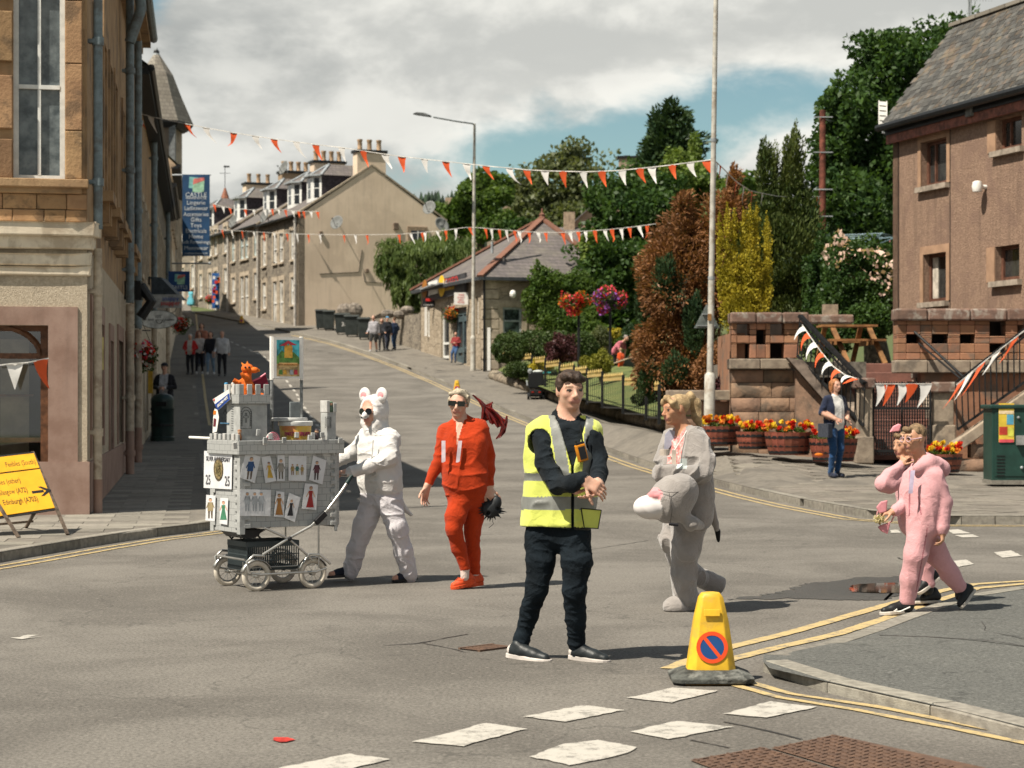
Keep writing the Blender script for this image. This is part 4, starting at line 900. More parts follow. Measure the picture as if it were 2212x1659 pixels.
# ---------------------------------------------------------------- harled house on the right
def right_house():
 K=V(8.42,44,0);u=V(.30,-.954,0).normalized();n=V(-.954,-.30,0).normalized()
 t=T('harled_house','brown harled two-storey house with slate roof above the red sandstone parapet','house',(K.x,K.y,2.3))
 m_h=M('brown_harling',(.285,.19,.135),.95,.2,20,1,32,col2=(.185,.118,.083),world=True,patch=(.185,.118,.088),pscale=1.6,streak=.45)
 m_tr=M('tan_margin',(.33,.205,.13),.9,.12,3,.1,50,world=True);m_sl=M('sill_stone',(.30,.25,.20),.9,.2,6)
 s_at=lambda x:(K.y*(x-CX)/FPX-K.x)/(u.x-u.y*(x-CX)/FPX);zat=lambda y,s:CZ+(HY-y)*(K.y+u.y*s)/FPX
 ops=[]
 for(x0,x1,y0,y1)in((1990,2046,302,400),(1995,2045,547,652),(2152,2207,252,322),(2150,2202,530,606)):
  a,b=s_at(x0),s_at(x1);m=(a+b)/2;ops.append((a,b,zat(y1,m),zat(y0,m)))
 L=9.0;ze=7.28
 facade(t,'wall',m_h,K,u,n,L,2.2,ze,ops,.22,.4)
 mb=MB();mb.prism([K-n*.0+ZU*2.2,K+ZU*ze,K-n*1.75+ZU*(ze+2.55),K-n*8+ZU*ze,K-n*8+ZU*2.2],u*.3);mb.build('gable_wall',m_h,t)
 wf=M('brown_frame',(.13,.06,.04),.5,.2)
 gl=M('curtain_glass_dim',(.045,.045,.042),.1,.4,4,spec=.6,col2=(.02,.02,.02))
 for i,op in enumerate(ops):
  w=window(t,K,u,n,op,wf,gl,.2,.07,(.28,)if i==9 else(),(.33,)if i in(0,2)else(),True,m_tr if i in(0,1)else None,.13,m_sl,proud=.02)
  if i==1:
   mb=MB();q=K+u*(op[0]+.12)-n*.18
   for j in range(5):mb.obox(q+u*j*.045+ZU*((op[2]+op[3])/2),u*.02,n*.012,ZU*(.55))
   mb.build('curtain',M('cream_curtain',(.5,.45,.38),.9),w)
 for i in(2,3):
  op=ops[i];mb=MB();mb.obox(K+u*(op[0]-.16)+n*.008+ZU*(op[2]+op[3])/2,u*.155,n*.012,ZU*((op[3]-op[2])/2));mb.build('margin',m_tr,t)
 mb=MB();mb.obox(K+u*L/2+n*.14+ZU*(ze+.02),u*L/2,n*.03,ZU*.10);mb.obox(K+u*L/2+n*.06+ZU*(ze+.02),u*L/2,n*.06,ZU*.03);mb.build('fascia',M('red_fascia',(.20,.07,.045),.6,.3,8),t)
 mb=MB();mb.obox(K+u*L/2+n*.10+ZU*(ze+.17),u*L/2,n*.10,ZU*.06);mb.build('eaves_board',m_iron,t)
 mb=MB();mb.tube([K+n*.32-u*.1+ZU*(ze+.28),K+u*L+n*.32+ZU*(ze+.28)],.085,8);mb.build('gutter',m_iron,t,smooth=40)
 e0=K+n*.3+ZU*(ze+.30);top=K-n*1.52+ZU*(ze+2.62);sl=top-e0;sl.z=sl.z;W=sl.length;sd=sl.normalized();nn=sd.cross(u).normalized();nn=nn if nn.z>0 else-nn
 mb=MB();mb.prism([e0,e0+u*L,top+u*L,top],-nn*.12);mb.build('roof_deck',m_dark,t)
 ms=M('roof_slate',(.082,.078,.07),.8,.2,7,.3,40,rnd=.42,col2=(.056,.055,.052),patch=(.125,.092,.062),pscale=2.2)
 rows=21;rh=W/rows;base=MB();base.obox((0,0,0),(.12,0,0),(0,rh*.62,0),(0,0,.011));src=None;allc=[]
 for r in range(rows):
  k=0;x=-.06 if r%2 else .06
  while x<L-.15:allc.append((r,x));x+=.247
 allc.sort(key=lambda q:(q[1]>5.5,-q[1]));rot=Matrix((u,sd,u.cross(sd))).transposed()
 if rot.determinant()<0:rot=Matrix((u,sd,-u.cross(sd))).transposed()
 st=MB()
 for i,(r,x)in enumerate(allc):
  p=e0+u*(x+.123)+sd*(rh*(r+.5))+nn*(.012+random.uniform(0,.006));tilt=Matrix.Rotation(-.035,3,'X')@Matrix.Rotation(random.uniform(-.02,.02),3,'Z')
  if i<300:
   if src is None:src=base.build('slate',ms,t,loc=(0,0,0));o=src;o.location=p-WL[t.name]
   else:o=inst(src,p,t)
   o.rotation_euler=(rot@tilt).to_euler();o.scale=(random.uniform(.9,.99),random.uniform(.97,1.05),1)
  else:st.obox(p,u*.118,(rot@tilt)@V(0,rh*.62,0),nn*.011)
 tag(st.build('slate_field',M('roof_slate_field',(.082,.078,.07),.8,.2,7,isl=.42,col2=(.056,.055,.052),patch=(.125,.092,.062),pscale=2.2),t),kind='stuff')
 mb=MB();mb.bar(top+ZU*.03-u*.05,top+u*L+ZU*.03,.22,.08);mb.build('ridge',m_slate_old,t)
 mb=MB();mb.quad(top,top+u*L,K+u*L-n*6+ZU*ze,K-n*6+ZU*ze);mb.build('back_slope',m_slate_far,t)
 q=K+u*s_at(2130);z=zat(404,s_at(2130));mb=MB();mb.cyl(q+ZU*z,q+n*.28+ZU*z,.045,n=10);mb.lathe(q+n*.2+ZU*(z-.0),[(.02,-.12),(.09,-.1),(.115,0),(.09,.1),(.03,.12)],12);mb.build('wall_light',m_wht,t,smooth=50)
 mb=MB();q=K+u*s_at(2113);z=zat(243,s_at(2113));mb.obox(q+n*.2+ZU*z,u*.12,n*.03,ZU*.09);mb.build('junction_box',M('bitumen_grey',(.15,.15,.14),.7),t)
 for x in(1941,2053):
  mb=MB();q=K+u*s_at(x)+n*.008;mb.tube([q+ZU*2.4,q+ZU*ze],.008,4);mb.build('movement_joint',m_iron,t)
 c=P(1907,250,44.2);ta=T('panel_aerial','white grid panel aerial clamped to the gutter end of the harled house','aerial',c)
 mb=MB();R=V(.17,-.1,-.03).normalized()
 for k in range(6):mb.obox(c+ZU*(k*.11-.28)+R*0,R*.085,V(0,.01,0),ZU*.042)
 mb.obox(c-R*.09,R*.012,V(0,.015,0),ZU*.33);mb.obox(c+R*.09,R*.012,V(0,.015,0),ZU*.33);mb.build('grid',m_wht,ta)
 mb=MB();mb.tube([c-ZU*.3,c-ZU*.38,P(1915,288,44.2),P(1927,293,44.2)],.022,6);mb.build('bracket',m_lead,ta)
 c=P(2092,40,44.0);ta=T('roof_aerial','thin roof aerial with two comb antennas at the ridge of the harled house','aerial',c)
 mb=MB();mb.cyl(c-ZU*.4,c+ZU*1.2,.02,n=5)
 for z,d in((.08,V(.55,-.2,.0)),(.42,V(.5,-.2,-.02))):
  mb.bar(c+ZU*z,c+ZU*z+d,.015,.015)
  for k in range(9):q=c+ZU*z+d*(k/8.5);mb.bar(q-ZU*.06,q+ZU*.06,.008,.008,up=(0,1,0))
 mb.obox(c+ZU*.25+V(.05,0,0),V(.02,0,0),V(0,.02,0),ZU*.2);mb.build('aerial_mast',m_lead,ta)
right_house()
# ---------------------------------------------------------------- red sandstone terrace: walls, gate and steps
m_rsand=M('red_sandstone',(.33,.165,.095),.9,.2,3,.35,25,rnd=.2,col2=(.245,.125,.075),patch=(.14,.115,.09),pscale=1.4)
m_rust_st=M('rusticated_sandstone',(.30,.19,.125),.95,.25,3.5,.9,9,rnd=.25,col2=(.20,.13,.09),patch=(.09,.075,.06),pscale=1.6)
m_cope=M('lichened_coping',(.20,.125,.095),.95,.25,6,.4,30,rnd=.12,col2=(.13,.085,.068),patch=(.32,.29,.25),pscale=3.5)
m_ledge=M('grey_ledge',(.33,.27,.205),.95,.25,5,.3,30,rnd=.12,col2=(.21,.165,.125),patch=(.13,.11,.09),pscale=2)
def rough_block(parent,c,w,h,dpt,mat,amp=.04):
 """a rock-faced block: front bulges irregularly"""
 mb=MB();nx,nz=5,4;vs=[];x0,z0=c.x-w/2+.006,c.z-h/2+.006
 for j in range(nz+1):
  for i in range(nx+1):
   e=(0 if i in(0,nx)or j in(0,nz)else random.uniform(.35,1)*amp)
   vs.append((x0+(w-.012)*i/nx,c.y-e,z0+(h-.012)*j/nz))
 fs=[[j*(nx+1)+i,j*(nx+1)+i+1,(j+1)*(nx+1)+i+1,(j+1)*(nx+1)+i]for j in range(nz)for i in range(nx)]
 mb.add(vs,fs);mb.box((c.x,c.y+dpt/2+.001,c.z),(w-.012,dpt,h-.012));return mb.build('stone',mat,parent,smooth=50,loc=c)
def pierced(t,Y,x0,x1,ytop,ybot,holes,mat,dp=.42):
 """parapet of separate square stones around real openings: stones fill the cells of the grid left by the holes"""
 xs=sorted(set([x0,x1]+[h[0]for h in holes]+[h[1]for h in holes]));ys=sorted(set([ytop,ybot]+[h[2]for h in holes]+[h[3]for h in holes]))
 for a,b in zip(xs,xs[1:]):
  for c,d in zip(ys,ys[1:]):
   m=((a+b)/2,(c+d)/2)
   if any(h[0]<m[0]<h[1]and h[2]<m[1]<h[3]for h in holes):continue
   p,q=P(a,d,Y),P(b,c,Y);mb=MB();e=random.uniform(0,.012)
   mb.obox(((p.x+q.x)/2,Y+dp/2-e/2,(p.z+q.z)/2),V((q.x-p.x)/2-.003,0,0),V(0,dp/2+e/2,0),V(0,0,(q.z-p.z)/2-.003));mb.build('stone',mat,t,loc=p,bev=.01)
def terrace_walls():
 Y=38.2
 t=T('sandstone_parapet','weathered red sandstone wall with pierced parapet left of the steps, behind the flower tubs','wall',P(1660,930,Y))
 pierced(t,Y,1580,1727,697,774,[(1592,1619,697,724),(1634,1654,712,744),(1664,1694,697,723),(1592,1619,742,774),(1664,1694,741,774)],m_rsand)
 p,q=P(1576,699,Y),P(1746,675,Y)
 for i in range(3):
  a=p.x+(q.x-p.x)*i/3;b=p.x+(q.x-p.x)*(i+1)/3;mb=MB();mb.box(((a+b)/2,Y+.14,(p.z+q.z)/2),(b-a-.008,.5,q.z-p.z));mb.build('coping_stone',m_cope,t,bev=.035)
 p,q=P(1574,798,Y),P(1708,775,Y)
 for i in range(2):
  a=p.x+(q.x-p.x)*i/2;b=p.x+(q.x-p.x)*(i+1)/2;mb=MB();mb.box(((a+b)/2,Y+.12,(p.z+q.z)/2),(b-a-.008,.5,q.z-p.z-.004));mb.build('ledge_stone',m_ledge,t,bev=.02)
 z1=P(0,799,Y).z;z=z1;k=0
 while z>.2:
  h=(.245,.29,.27,.30,.28,.3)[k%6];x=P(1579,0,Y).x;xe=P(1880,0,Y).x
  while x<xe:
   w=random.uniform(.45,.8)
   if x+w>P(1700,0,Y).x+(z1-z+.3)*.93:w=min(w,max(.2,P(1705,0,Y).x+(z1-z+.3)*.93-x));rough_block(t,V(x+w/2,Y+.03,z-h/2),w,h,.3,m_rust_st);break
   rough_block(t,V(x+w/2,Y+.03,z-h/2),w,h,.3,m_rust_st);x+=w
  z-=h;k+=1
 mb=MB();mb.box((P(1640,0,Y).x,Y+.25+.15,1.1),(P(1700,0,Y).x-P(1580,0,Y).x,.3,2.3));mb.build('wall_core',m_rust_st,t)
 mb=MB();p,q=P(1590,776,Y+.6),P(1700,697,Y+.6);mb.box(((p.x+q.x)/2,Y+.62,(p.z+q.z)/2),(q.x-p.x,.1,q.z-p.z));mb.build('shade_backing',M('painted_shade',(.03,.022,.018),.95,.3,4),t)  # added backing behind the holes, near-black colour stands in for their shade
 mb=MB();mb.box((P(1578,0,Y).x+.16,Y+1.4,2.1),(.28,2.4,1.5));mb.build('return_wall',m_rsand,t)
 t=T('garden_retaining_wall','low sandstone retaining wall behind the lamp column, left of the pierced parapet','wall',P(1540,930,38.6))
 for k,(y,h)in enumerate(((843,.2),(866,.28),(898,.3),(932,.3))):
  x=P(1440,0,38.6).x;xe=P(1577,0,38.6).x;z=P(0,y,38.6).z
  while x<xe-.1:
   w=min(random.uniform(.5,.9),xe-x)
   if k==0:mb=MB();mb.box((x+w/2,38.7,z-.1),(w-.01,.5,.2));mb.build('coping_stone',m_ledge,t,bev=.02)
   else:rough_block(t,V(x+w/2,38.63,z-h/2),w,h,.3,m_rust_st)
   x+=w
 tz=2.3;kX=(P(1640,0,38.3).x,16)
 deck=MB();deck.prism([V(4.3,38.5,tz),V(6.85,38.5,tz),V(6.85,40.6,tz),V(8.0,40.6,tz),V(8.0,39.2,tz),V(16,39.2,tz),V(16,60,tz),V(4.3,60,tz)],(0,0,-.3));tag(deck.build('terrace_deck',M('terrace_gravel',(.16,.14,.115),.95,.3,9,.4,60)),kind='structure')
 t=T('entrance_steps','worn reddish stone steps rising behind the black gate','steps',V(7.4,37.3,.5))
 zb=.45;n=10
 for i in range(n):
  z=zb+(tz-zb)*(i+1)/n;y0=37.35+i*.32;mb=MB();mb.box((7.35,y0+.7,z-.1),(1.6 if i<8 else 2.2,1.4,.2));mb.build('step',M('red_step',(.22,.105,.08),.9,.2,5,.2,40,col2=(.15,.075,.06)),t,bev=.015)
 for sgn,xx in((-1,6.52),(1,8.18)):
  mb=MB();mb.prism([V(xx,37.2,.2),V(xx,37.2,.75),V(xx,40.4,tz+.1),V(xx,40.4,.2)],V(.16*sgn*-1,0,0));mb.build('step_cheek',m_ledge,t)
 Yg=36.75
 def pillar(x0,x1,y0,y1,label,g=.0):
  t=T('gate_pillar',label,'gate pillar',P((x0+x1)/2,y1,Yg+g));p,q=P(x0,y1+14,Yg+g),P(x1,y0,Yg+g);w=q.x-p.x;c=(p.x+q.x)/2
  mb=MB();mb.box((c,Yg+g+w/2,(p.z+q.z-.2)/2),(w*.84,w*.84,q.z-p.z-.2));mb.build('shaft',m_ledge,t,bev=.02)
  mb=MB();mb.box((c,Yg+g+w/2,q.z-.11),(w*1.12,w*1.12,.2));mb.build('cap',m_cope,t,bev=.03)
  mb=MB();mb.box((c,Yg+g+w/2,p.z+.27),(w*.96,w*.96,.5));mb.build('base',m_ledge,t,bev=.02)
 pillar(1849,1889,815,990,'short sandstone gate pillar on the left side of the black gate');pillar(2012,2066,824,965,'broad sandstone gate pillar on the right side of the black gate',.1)
 t=T('iron_gate','black wrought-iron gate of close vertical bars between the stone pillars','gate',P(1950,984,Yg))
 x0,x1=P(1889,0,Yg).x,P(2012,0,Yg).x;zt,zb=P(0,824,Yg).z,P(0,984,Yg).z;nb=22
 for z in(zt-.08,zt-.5,zb+.08):mb=MB();mb.box(((x0+x1)/2,Yg+.1,z),(x1-x0,.03,.045));mb.build('rail',m_iron,t)
 for i in range(nb+1):mb=MB();x=x0+(x1-x0)*i/nb;mb.cyl((x,Yg+.1,zb),(x,Yg+.1,zt),.022 if i in(0,nb,nb//2)else .011,n=6);mb.build('bar',m_iron,t,loc=(x,Yg+.1,zb))
 mb=MB()
 for i in range(nb):
  x=x0+(x1-x0)*(i+.5)/nb
  for k in range(9):mb.tube([(x+.02*math.cos(a),Yg+.1,zb+.2+k*.13+.05*math.sin(a))for a in np.linspace(0,2*PI,7)],.006,4)
 mb.build('scrollwork',m_iron,t)
 def railing(label,a,b,c,d,Y0,Y1,nbars,heavy):
  t=T('stair_railing',label,'railing',P(a[0],c[1],Y0))
  A,B,C_,D_=P(a[0],a[1],Y0),P(b[0],b[1],Y1),P(c[0],c[1],Y0),P(d[0],d[1],Y1)
  mb=MB();mb.bar(A,B,heavy,heavy*.55);mb.build('top_rail',m_iron,t);mb=MB();mb.bar(C_,D_,.04,.045);mb.build('bottom_rail',m_iron,t)
  mb=MB();mb.bar(A-ZU*.14,B-ZU*.14,.03,.035);mb.build('mid_rail',m_iron,t)
  for i in range(nbars+1):
   f=i/nbars;p,q=C_+(D_-C_)*f,A+(B-A)*f;mb=MB();mb.cyl(p,q,.013,n=6);mb.build('baluster',m_iron,t,loc=p)
 railing('black railing with flat handrail climbing left from the gate, hung with bunting',(1868,828),(1728,682),(1866,920),(1722,768),36.7,37.9,15,.11)
 railing('black railing climbing right from the gate toward the green cabinet, hung with bunting',(2064,826),(2240,690),(2068,928),(2240,806),36.7,36.6,14,.06)
 t=T('stair_string','sloping dark stone string below the left stair railing','wall',P(1780,900,37.1))
 mb=MB();mb.prism([P(1700,772,37.75),P(1735,778,37.75),P(1868,922,36.8),P(1868,965,36.8)],V(0,.28,0));mb.build('string',M('dark_coping',(.11,.085,.068),.95,.3,5,.3,30),t)
 mb=MB();mb.prism([P(1720,800,38.0),P(1868,962,36.95),P(1868,1000,36.95),P(1720,1000,38.0)],V(0,.2,0));mb.build('string_wall',m_rust_st,t)
 t=T('stair_string','sloping stone string with rough blocks below the right stair railing, behind the cabinet','wall',P(2140,1000,36.6))
 mb=MB();mb.prism([P(2058,985,36.5),P(2058,958,36.5),P(2240,830,36.5),P(2240,858,36.5)],V(0,.35,0));mb.build('string',m_ledge,t,bev=.015)
 for k in range(5):
  z=P(0,1010,36.6).z-.1+k*.27;x=P(2062,0,36.6).x+k*.30
  while x<P(2260,0,36.6).x:w=random.uniform(.5,.75);rough_block(t,V(x+w/2,36.6,z+.13),w,.265,.3,m_rust_st,.06);x+=w
 t=T('handrail','slim black handrail with scrolled end in front of the right parapet','handrail',P(1990,760,38.0));mb=MB()
 mb.tube([P(1942,712,39.3),P(1938,704,39.3),P(1937,695,39.3),P(1952,695,39.3),P(2085,818,37.2)],.028,8);mb.build('rail',m_iron,t,smooth=60);mb=MB();mb.tube([P(1985,742,38.9),P(2075,818,37.3)],.02,6);mb.build('lower_rail',m_iron,t)
 Y=38.9
 t=T('sandstone_parapet','long red sandstone pierced parapet below the harled house, right of the steps','wall',P(2080,800,Y))
 pierced(t,Y,1938,2330,692,777,[(1958,1988,722,742),(2013,2048,722,742),(2074,2106,722,742),(2138,2172,692,726),(2138,2172,742,762),(2198,2228,702,730),(2250,2284,692,726)],m_rsand)
 x=1932
 while x<2330:
  w=random.uniform(70,110);p,q=P(x,693,Y),P(x+w,667,Y);mb=MB();mb.box(((p.x+q.x)/2,Y+.14,(p.z+q.z)/2),(q.x-p.x-.01,.5,q.z-p.z));mb.build('coping_stone',m_cope,t,bev=.035)
  p,q=P(x,806,Y),P(x+w,778,Y);mb=MB();mb.box(((p.x+q.x)/2,Y+.12,(p.z+q.z)/2),(q.x-p.x-.01,.45,q.z-p.z-.004));mb.build('ledge_stone',m_ledge,t,bev=.02);x+=w
 mb=MB();p,q=P(1990,1000,Y),P(2340,806,Y);mb.box(((p.x+q.x)/2,Y+.2,(p.z+q.z)/2),(q.x-p.x,.3,q.z-p.z));mb.build('lower_wall',m_rsand,t)
 mb=MB();p,q=P(1940,779,Y+.5),P(2340,692,Y+.5);mb.box(((p.x+q.x)/2,Y+.52,(p.z+q.z)/2),(q.x-p.x,.1,q.z-p.z));mb.build('shade_backing',M('painted_shade',(.03,.022,.018),.95,.3,4),t)  # backing added so the right-hand openings look shaded, darkness is in its colour
terrace_walls()
# ---------------------------------------------------------------- trees and plants
def blob_points(c,r,n,shell=.55,lump=.22,seed=0):
 g=np.random.default_rng(abs(seed)+int(n));d=g.normal(size=(n,3));d/=np.linalg.norm(d,axis=1)[:,None]
 ph=g.uniform(0,6.28,(7,1));fr=g.normal(size=(7,3))*3.2
 k=1+lump*np.sum(np.sin(fr@d.T+ph),axis=0)/2.2
 rad=(shell+(1-shell)*g.random(n)**.6)*k
 return np.array(c)+d*rad[:,None]*np.array(r),d
def leaf_quads(p,size,aspect=.55,nrm=None,along=None,seed=1,var=.35):
 """diamond leaves at p; along = direction each leaf points in (sprays), else random"""
 g=np.random.default_rng(abs(seed));n=len(p)
 a=along+g.normal(size=(n,3))*.35 if along is not None else g.normal(size=(n,3))
 a/=np.linalg.norm(a,axis=1)[:,None]+1e-9
 b=np.cross(a,g.normal(size=(n,3))if nrm is None else nrm+g.normal(size=(n,3))*.4);b/=np.linalg.norm(b,axis=1)[:,None]+1e-9
 s=(size*(1+var*g.uniform(-1,1,n)))[:,None]
 v=np.stack([p-a*s*.5,p+b*s*aspect*.5,p+a*s*.5,p-b*s*aspect*.5],1).reshape(-1,3)
 return v,np.arange(4*n).reshape(-1,4)
def PB(x,y,rx,ry,d,rd=None):
 k=d/FPX;return(tuple(P(x,y,d)),(rx*k,(rd if rd is not None else(rx+ry)/2*k),ry*k))
def crown(name,parent,blobs,n,size,mat,aspect=.6,mode='leaf',shell=.5,lump=.22,seed=3,droop=0.0,kind=None):
 if kind is None and size>.06:n=int(n*2.1);size*=.70
 vol=[b[1][0]*b[1][2]+b[1][1]*b[1][2]for b in blobs];tv=sum(vol);V_=[];Fs=[];off=0
 for i,(c,r)in enumerate(blobs):
  m=max(40,int(n*vol[i]/tv));p,d=blob_points(c,r,m,shell,lump,seed+i*17)
  al=None
  if mode=='up':al=d*.6+np.array([0,0,.9])
  if mode=='out':al=d+np.array([0,0,.15-droop])
  if mode=='down':al=d*.25+np.array([0,0,-1.])
  v,f=leaf_quads(p,size,aspect,None,al,seed+i)
  V_.append(v);Fs.append(f+off);off+=len(v)
 return np_mesh(name,np.concatenate(V_),np.concatenate(Fs),mat,parent,kind=kind)
m_bark=M('bark',(.085,.065,.045),.95,.3,8,.6,20)
def trunk(parent,base,h,r,limbs=5,spread=1.5,seed=0,mat=None):
 g=random.Random(seed);mb=MB();b=Vector(base);top=b+V(g.uniform(-.3,.3),0,h)
 h*=.62;top=b+V(g.uniform(-.3,.3),0,h);spread*=.7
 mb.tube([b-ZU*.3,b+(top-b)*.35+V(g.uniform(-.1,.1),0,0),b+(top-b)*.7,top],[r*1.25,r,r*.7,r*.25],8)
 o=mb.build('trunk',mat or m_bark,parent,smooth=50)
 for k in range(limbs):
  f=g.uniform(.35,.9);s=b+(top-b)*f;a=g.uniform(0,6.28);e=s+V(math.cos(a)*spread*g.uniform(.5,1),math.sin(a)*spread*g.uniform(.5,1),g.uniform(.3,.9)*spread)
  mb=MB();mb.tube([s,(s+e)/2+V(0,0,.1),e],[r*.45,r*.3,r*.1],5);mb.build('limb',mat or m_bark,parent)
def tree(name,label,base,h,r,blobs,n,size,mat,group=None,cat='tree',limbs=5,spread=1.5,trunkmat=None,**kw):
 t=T(name,label,cat,base,group);trunk(t,base,h,r,limbs,spread,int(n),trunkmat);crown('crown',t,blobs,n,size,mat,**kw);return t
gz=lambda x,d:V((x-CX)*d/FPX,d,zr(d)+.3)
L_dark=leafmat('dark_leaf',(0.019,0.046,0.016),(0.068,0.119,0.030));L_mid=leafmat('mid_leaf',(0.041,0.081,0.020),(0.115,0.169,0.038));L_light=leafmat('light_leaf',(0.074,0.128,0.027),(0.176,0.223,0.054))
L_conif=leafmat('conifer_leaf',(0.016,0.038,0.019),(0.051,0.081,0.030),.15);L_conifg=leafmat('conifer_green',(0.030,0.054,0.018),(0.115,0.135,0.038),.2)
L_brown=leafmat('browned_conifer',(0.12,0.058,0.028),(0.27,0.125,0.052),.2,.9);L_gold=leafmat('golden_yew',(0.216,0.189,0.016),(0.459,0.365,0.041),.2,2.5)
L_willow=leafmat('weeping_leaf',(0.061,0.101,0.030),(0.142,0.182,0.057));L_hedge=leafmat('hedge_leaf',(0.027,0.051,0.016),(0.068,0.095,0.030),.2);L_purple=leafmat('purple_leaf',(0.047,0.019,0.022),(0.101,0.041,0.041),.2)
L_birch=leafmat('birch_leaf',(0.068,0.088,0.041),(0.149,0.162,0.074));L_grassy=leafmat('yellow_green_leaf',(.12,.13,.02),(.22,.21,.035),.2,3)
F_pink=leafmat('pink_petal',(.55,.03,.06),(.75,.10,.14),.3,3);F_purple=leafmat('purple_petal',(.20,.05,.35),(.35,.12,.45),.3,3);F_orange=leafmat('orange_petal',(.6,.17,.02),(.75,.28,.05),.3);F_rose=leafmat('rose_petal',(.6,.38,.30),(.75,.58,.5),.3)
F_red=leafmat('red_petal',(.5,.015,.012),(.65,.05,.02),.3);F_yellow=leafmat('yellow_petal',(.72,.45,.02),(.8,.6,.06),.3);F_white=leafmat('white_petal',(.6,.55,.55),(.7,.65,.65),.3)
tree('broadleaf_tree','huge dark green broadleaf tree rising behind the harled house',gz(1900,62),6,.45,[PB(1880,330,115,130,62,2.6),PB(1960,190,105,110,63,2.6),PB(2035,130,85,85,64,2.2),PB(1822,235,62,60,61,1.4),PB(1860,440,100,80,61,2.2),PB(1985,420,120,150,64,3),PB(1905,120,60,55,62,1.2),PB(1800,360,55,90,61,1.4),PB(1850,560,110,60,60,2)],26000,.27,L_dark,seed=5,lump=.28,shell=.45,spread=3)
tree('conifer_tree','tall green conifer with twin pointed tips beside the telegraph pole',gz(1690,50),4.5,.2,[PB(1712,360,24,75,50,.4),PB(1656,380,24,68,50,.4),PB(1715,450,44,75,50,.6),PB(1655,470,42,75,50,.6),PB(1700,560,85,110,50,1.1),PB(1720,660,75,80,50,1),PB(1650,560,40,90,50,.6),PB(1760,600,40,80,50.4,.6)],22000,.17,L_conifg,mode='up',aspect=.35,seed=9,lump=.3,limbs=0)
t=T('golden_yew','yellow columnar yew of several upright spires in front of the green conifers','tree',gz(1605,44));cols=[]
for(x,y,w,yb)in((1555,470,9,640),(1570,446,9,660),(1585,462,12,700),(1607,466,13,700),(1619,454,12,690),(1632,454,14,670),(1658,476,12,660),(1600,560,30,720),(1640,570,25,690),(1570,560,18,700),(1590,660,26,740),(1582,720,16,800),(1625,640,26,700),(1573,770,12,820)):
 y0=y;w*=.78
 while y0<yb:f=min(1,(y0-y)/40+.35);cols.append(PB(x+random.uniform(-2,2),y0,w*f,15,44+random.uniform(-.15,.15),w*f*.011));y0+=13
crown('crown',t,cols,12000,.075,L_gold,mode='up',aspect=.6,lump=.35,shell=.6);trunk(t,gz(1605,44),2,.1,0)
tree('brown_conifer','dying conifer turned rust brown beside the lamp column',gz(1480,47),4.5,.22,[PB(1585,400,18,45,47,.3),PB(1580,460,40,50,47,.5),PB(1474,455,24,40,47,.4),PB(1490,520,60,60,47,.9),PB(1440,560,45,60,47,.8),PB(1475,630,95,90,47,1.3),PB(1450,730,92,85,47,1.2),PB(1500,790,95,75,46.5,1.1),PB(1545,600,40,130,47,.7),PB(1420,790,45,60,46.6,.8)],24000,.17,L_brown,mode='out',aspect=.3,droop=.25,seed=21,lump=.33,limbs=0)
tree('conifer_tree','grey-green old conifer shoots growing through the browned conifer at its left edge',gz(1450,49),2,.06,[PB(1395,640,28,60,47.4,.5),PB(1440,600,26,50,46,.5),PB(1500,700,24,60,45.6,.4),PB(1405,820,30,45,46.2,.5),PB(1460,800,26,30,45.6,.3),PB(1475,880,28,22,45,.3)],6000,.14,L_conif,mode='up',aspect=.35,lump=.3,limbs=0)
tree('dark_conifer','dark pointed conifer standing against the sky above the garden trees',gz(1448,118),10,.4,[PB(1450,245,30,30,118,.8),PB(1450,275,44,35,118,1.2),PB(1448,315,62,40,118,1.7),PB(1446,360,75,50,118,2),PB(1450,420,70,50,118,2)],6000,.55,L_conif,mode='out',aspect=.35,lump=.3,seed=31,limbs=0)
tree('broadleaf_tree','round green broadleaf tree just right of the shop roof',gz(1330,86),6,.3,[PB(1345,480,95,90,86,2),PB(1400,430,70,75,87,1.6),PB(1300,560,60,60,85,1.4),PB(1350,590,95,80,84,1.8),PB(1430,520,60,80,87,1.5),PB(1290,520,35,45,85,.9),PB(1350,680,90,60,84,1.4)],16000,.33,L_dark,seed=41,lump=.3)
tree('broadleaf_tree','sunlit lighter green tree edge between the shop roof and the dark conifer',gz(1400,100),6,.25,[PB(1490,400,50,50,92,1.4),PB(1540,420,45,45,92,1.2),PB(1462,360,30,40,92,.9),PB(1275,540,25,40,84,.6),PB(1500,340,18,40,115,.6)],5200,.32,L_light,seed=43,lump=.3)
tree('birch_tree','tall feathery birch with thin crown behind the bunting',gz(1225,165),16,.3,[PB(1235,345,55,40,165,1.8),PB(1200,400,70,60,165,2.4),PB(1260,420,60,60,165,2.2),PB(1150,440,55,55,164,2),PB(1230,470,100,50,163,2.6),PB(1120,410,35,35,165,1.3)],6200,.6,L_birch,seed=51,lump=.4,shell=.3)
tree('broadleaf_tree','rounded dark tree between the gable house and the lamp post',gz(1035,150),10,.3,[PB(1035,430,55,50,150,1.8),PB(1070,410,35,40,151,1.3),PB(1000,470,40,35,150,1.3),PB(1060,480,60,40,149,1.6)],5200,.55,L_mid,seed=61,lump=.3)
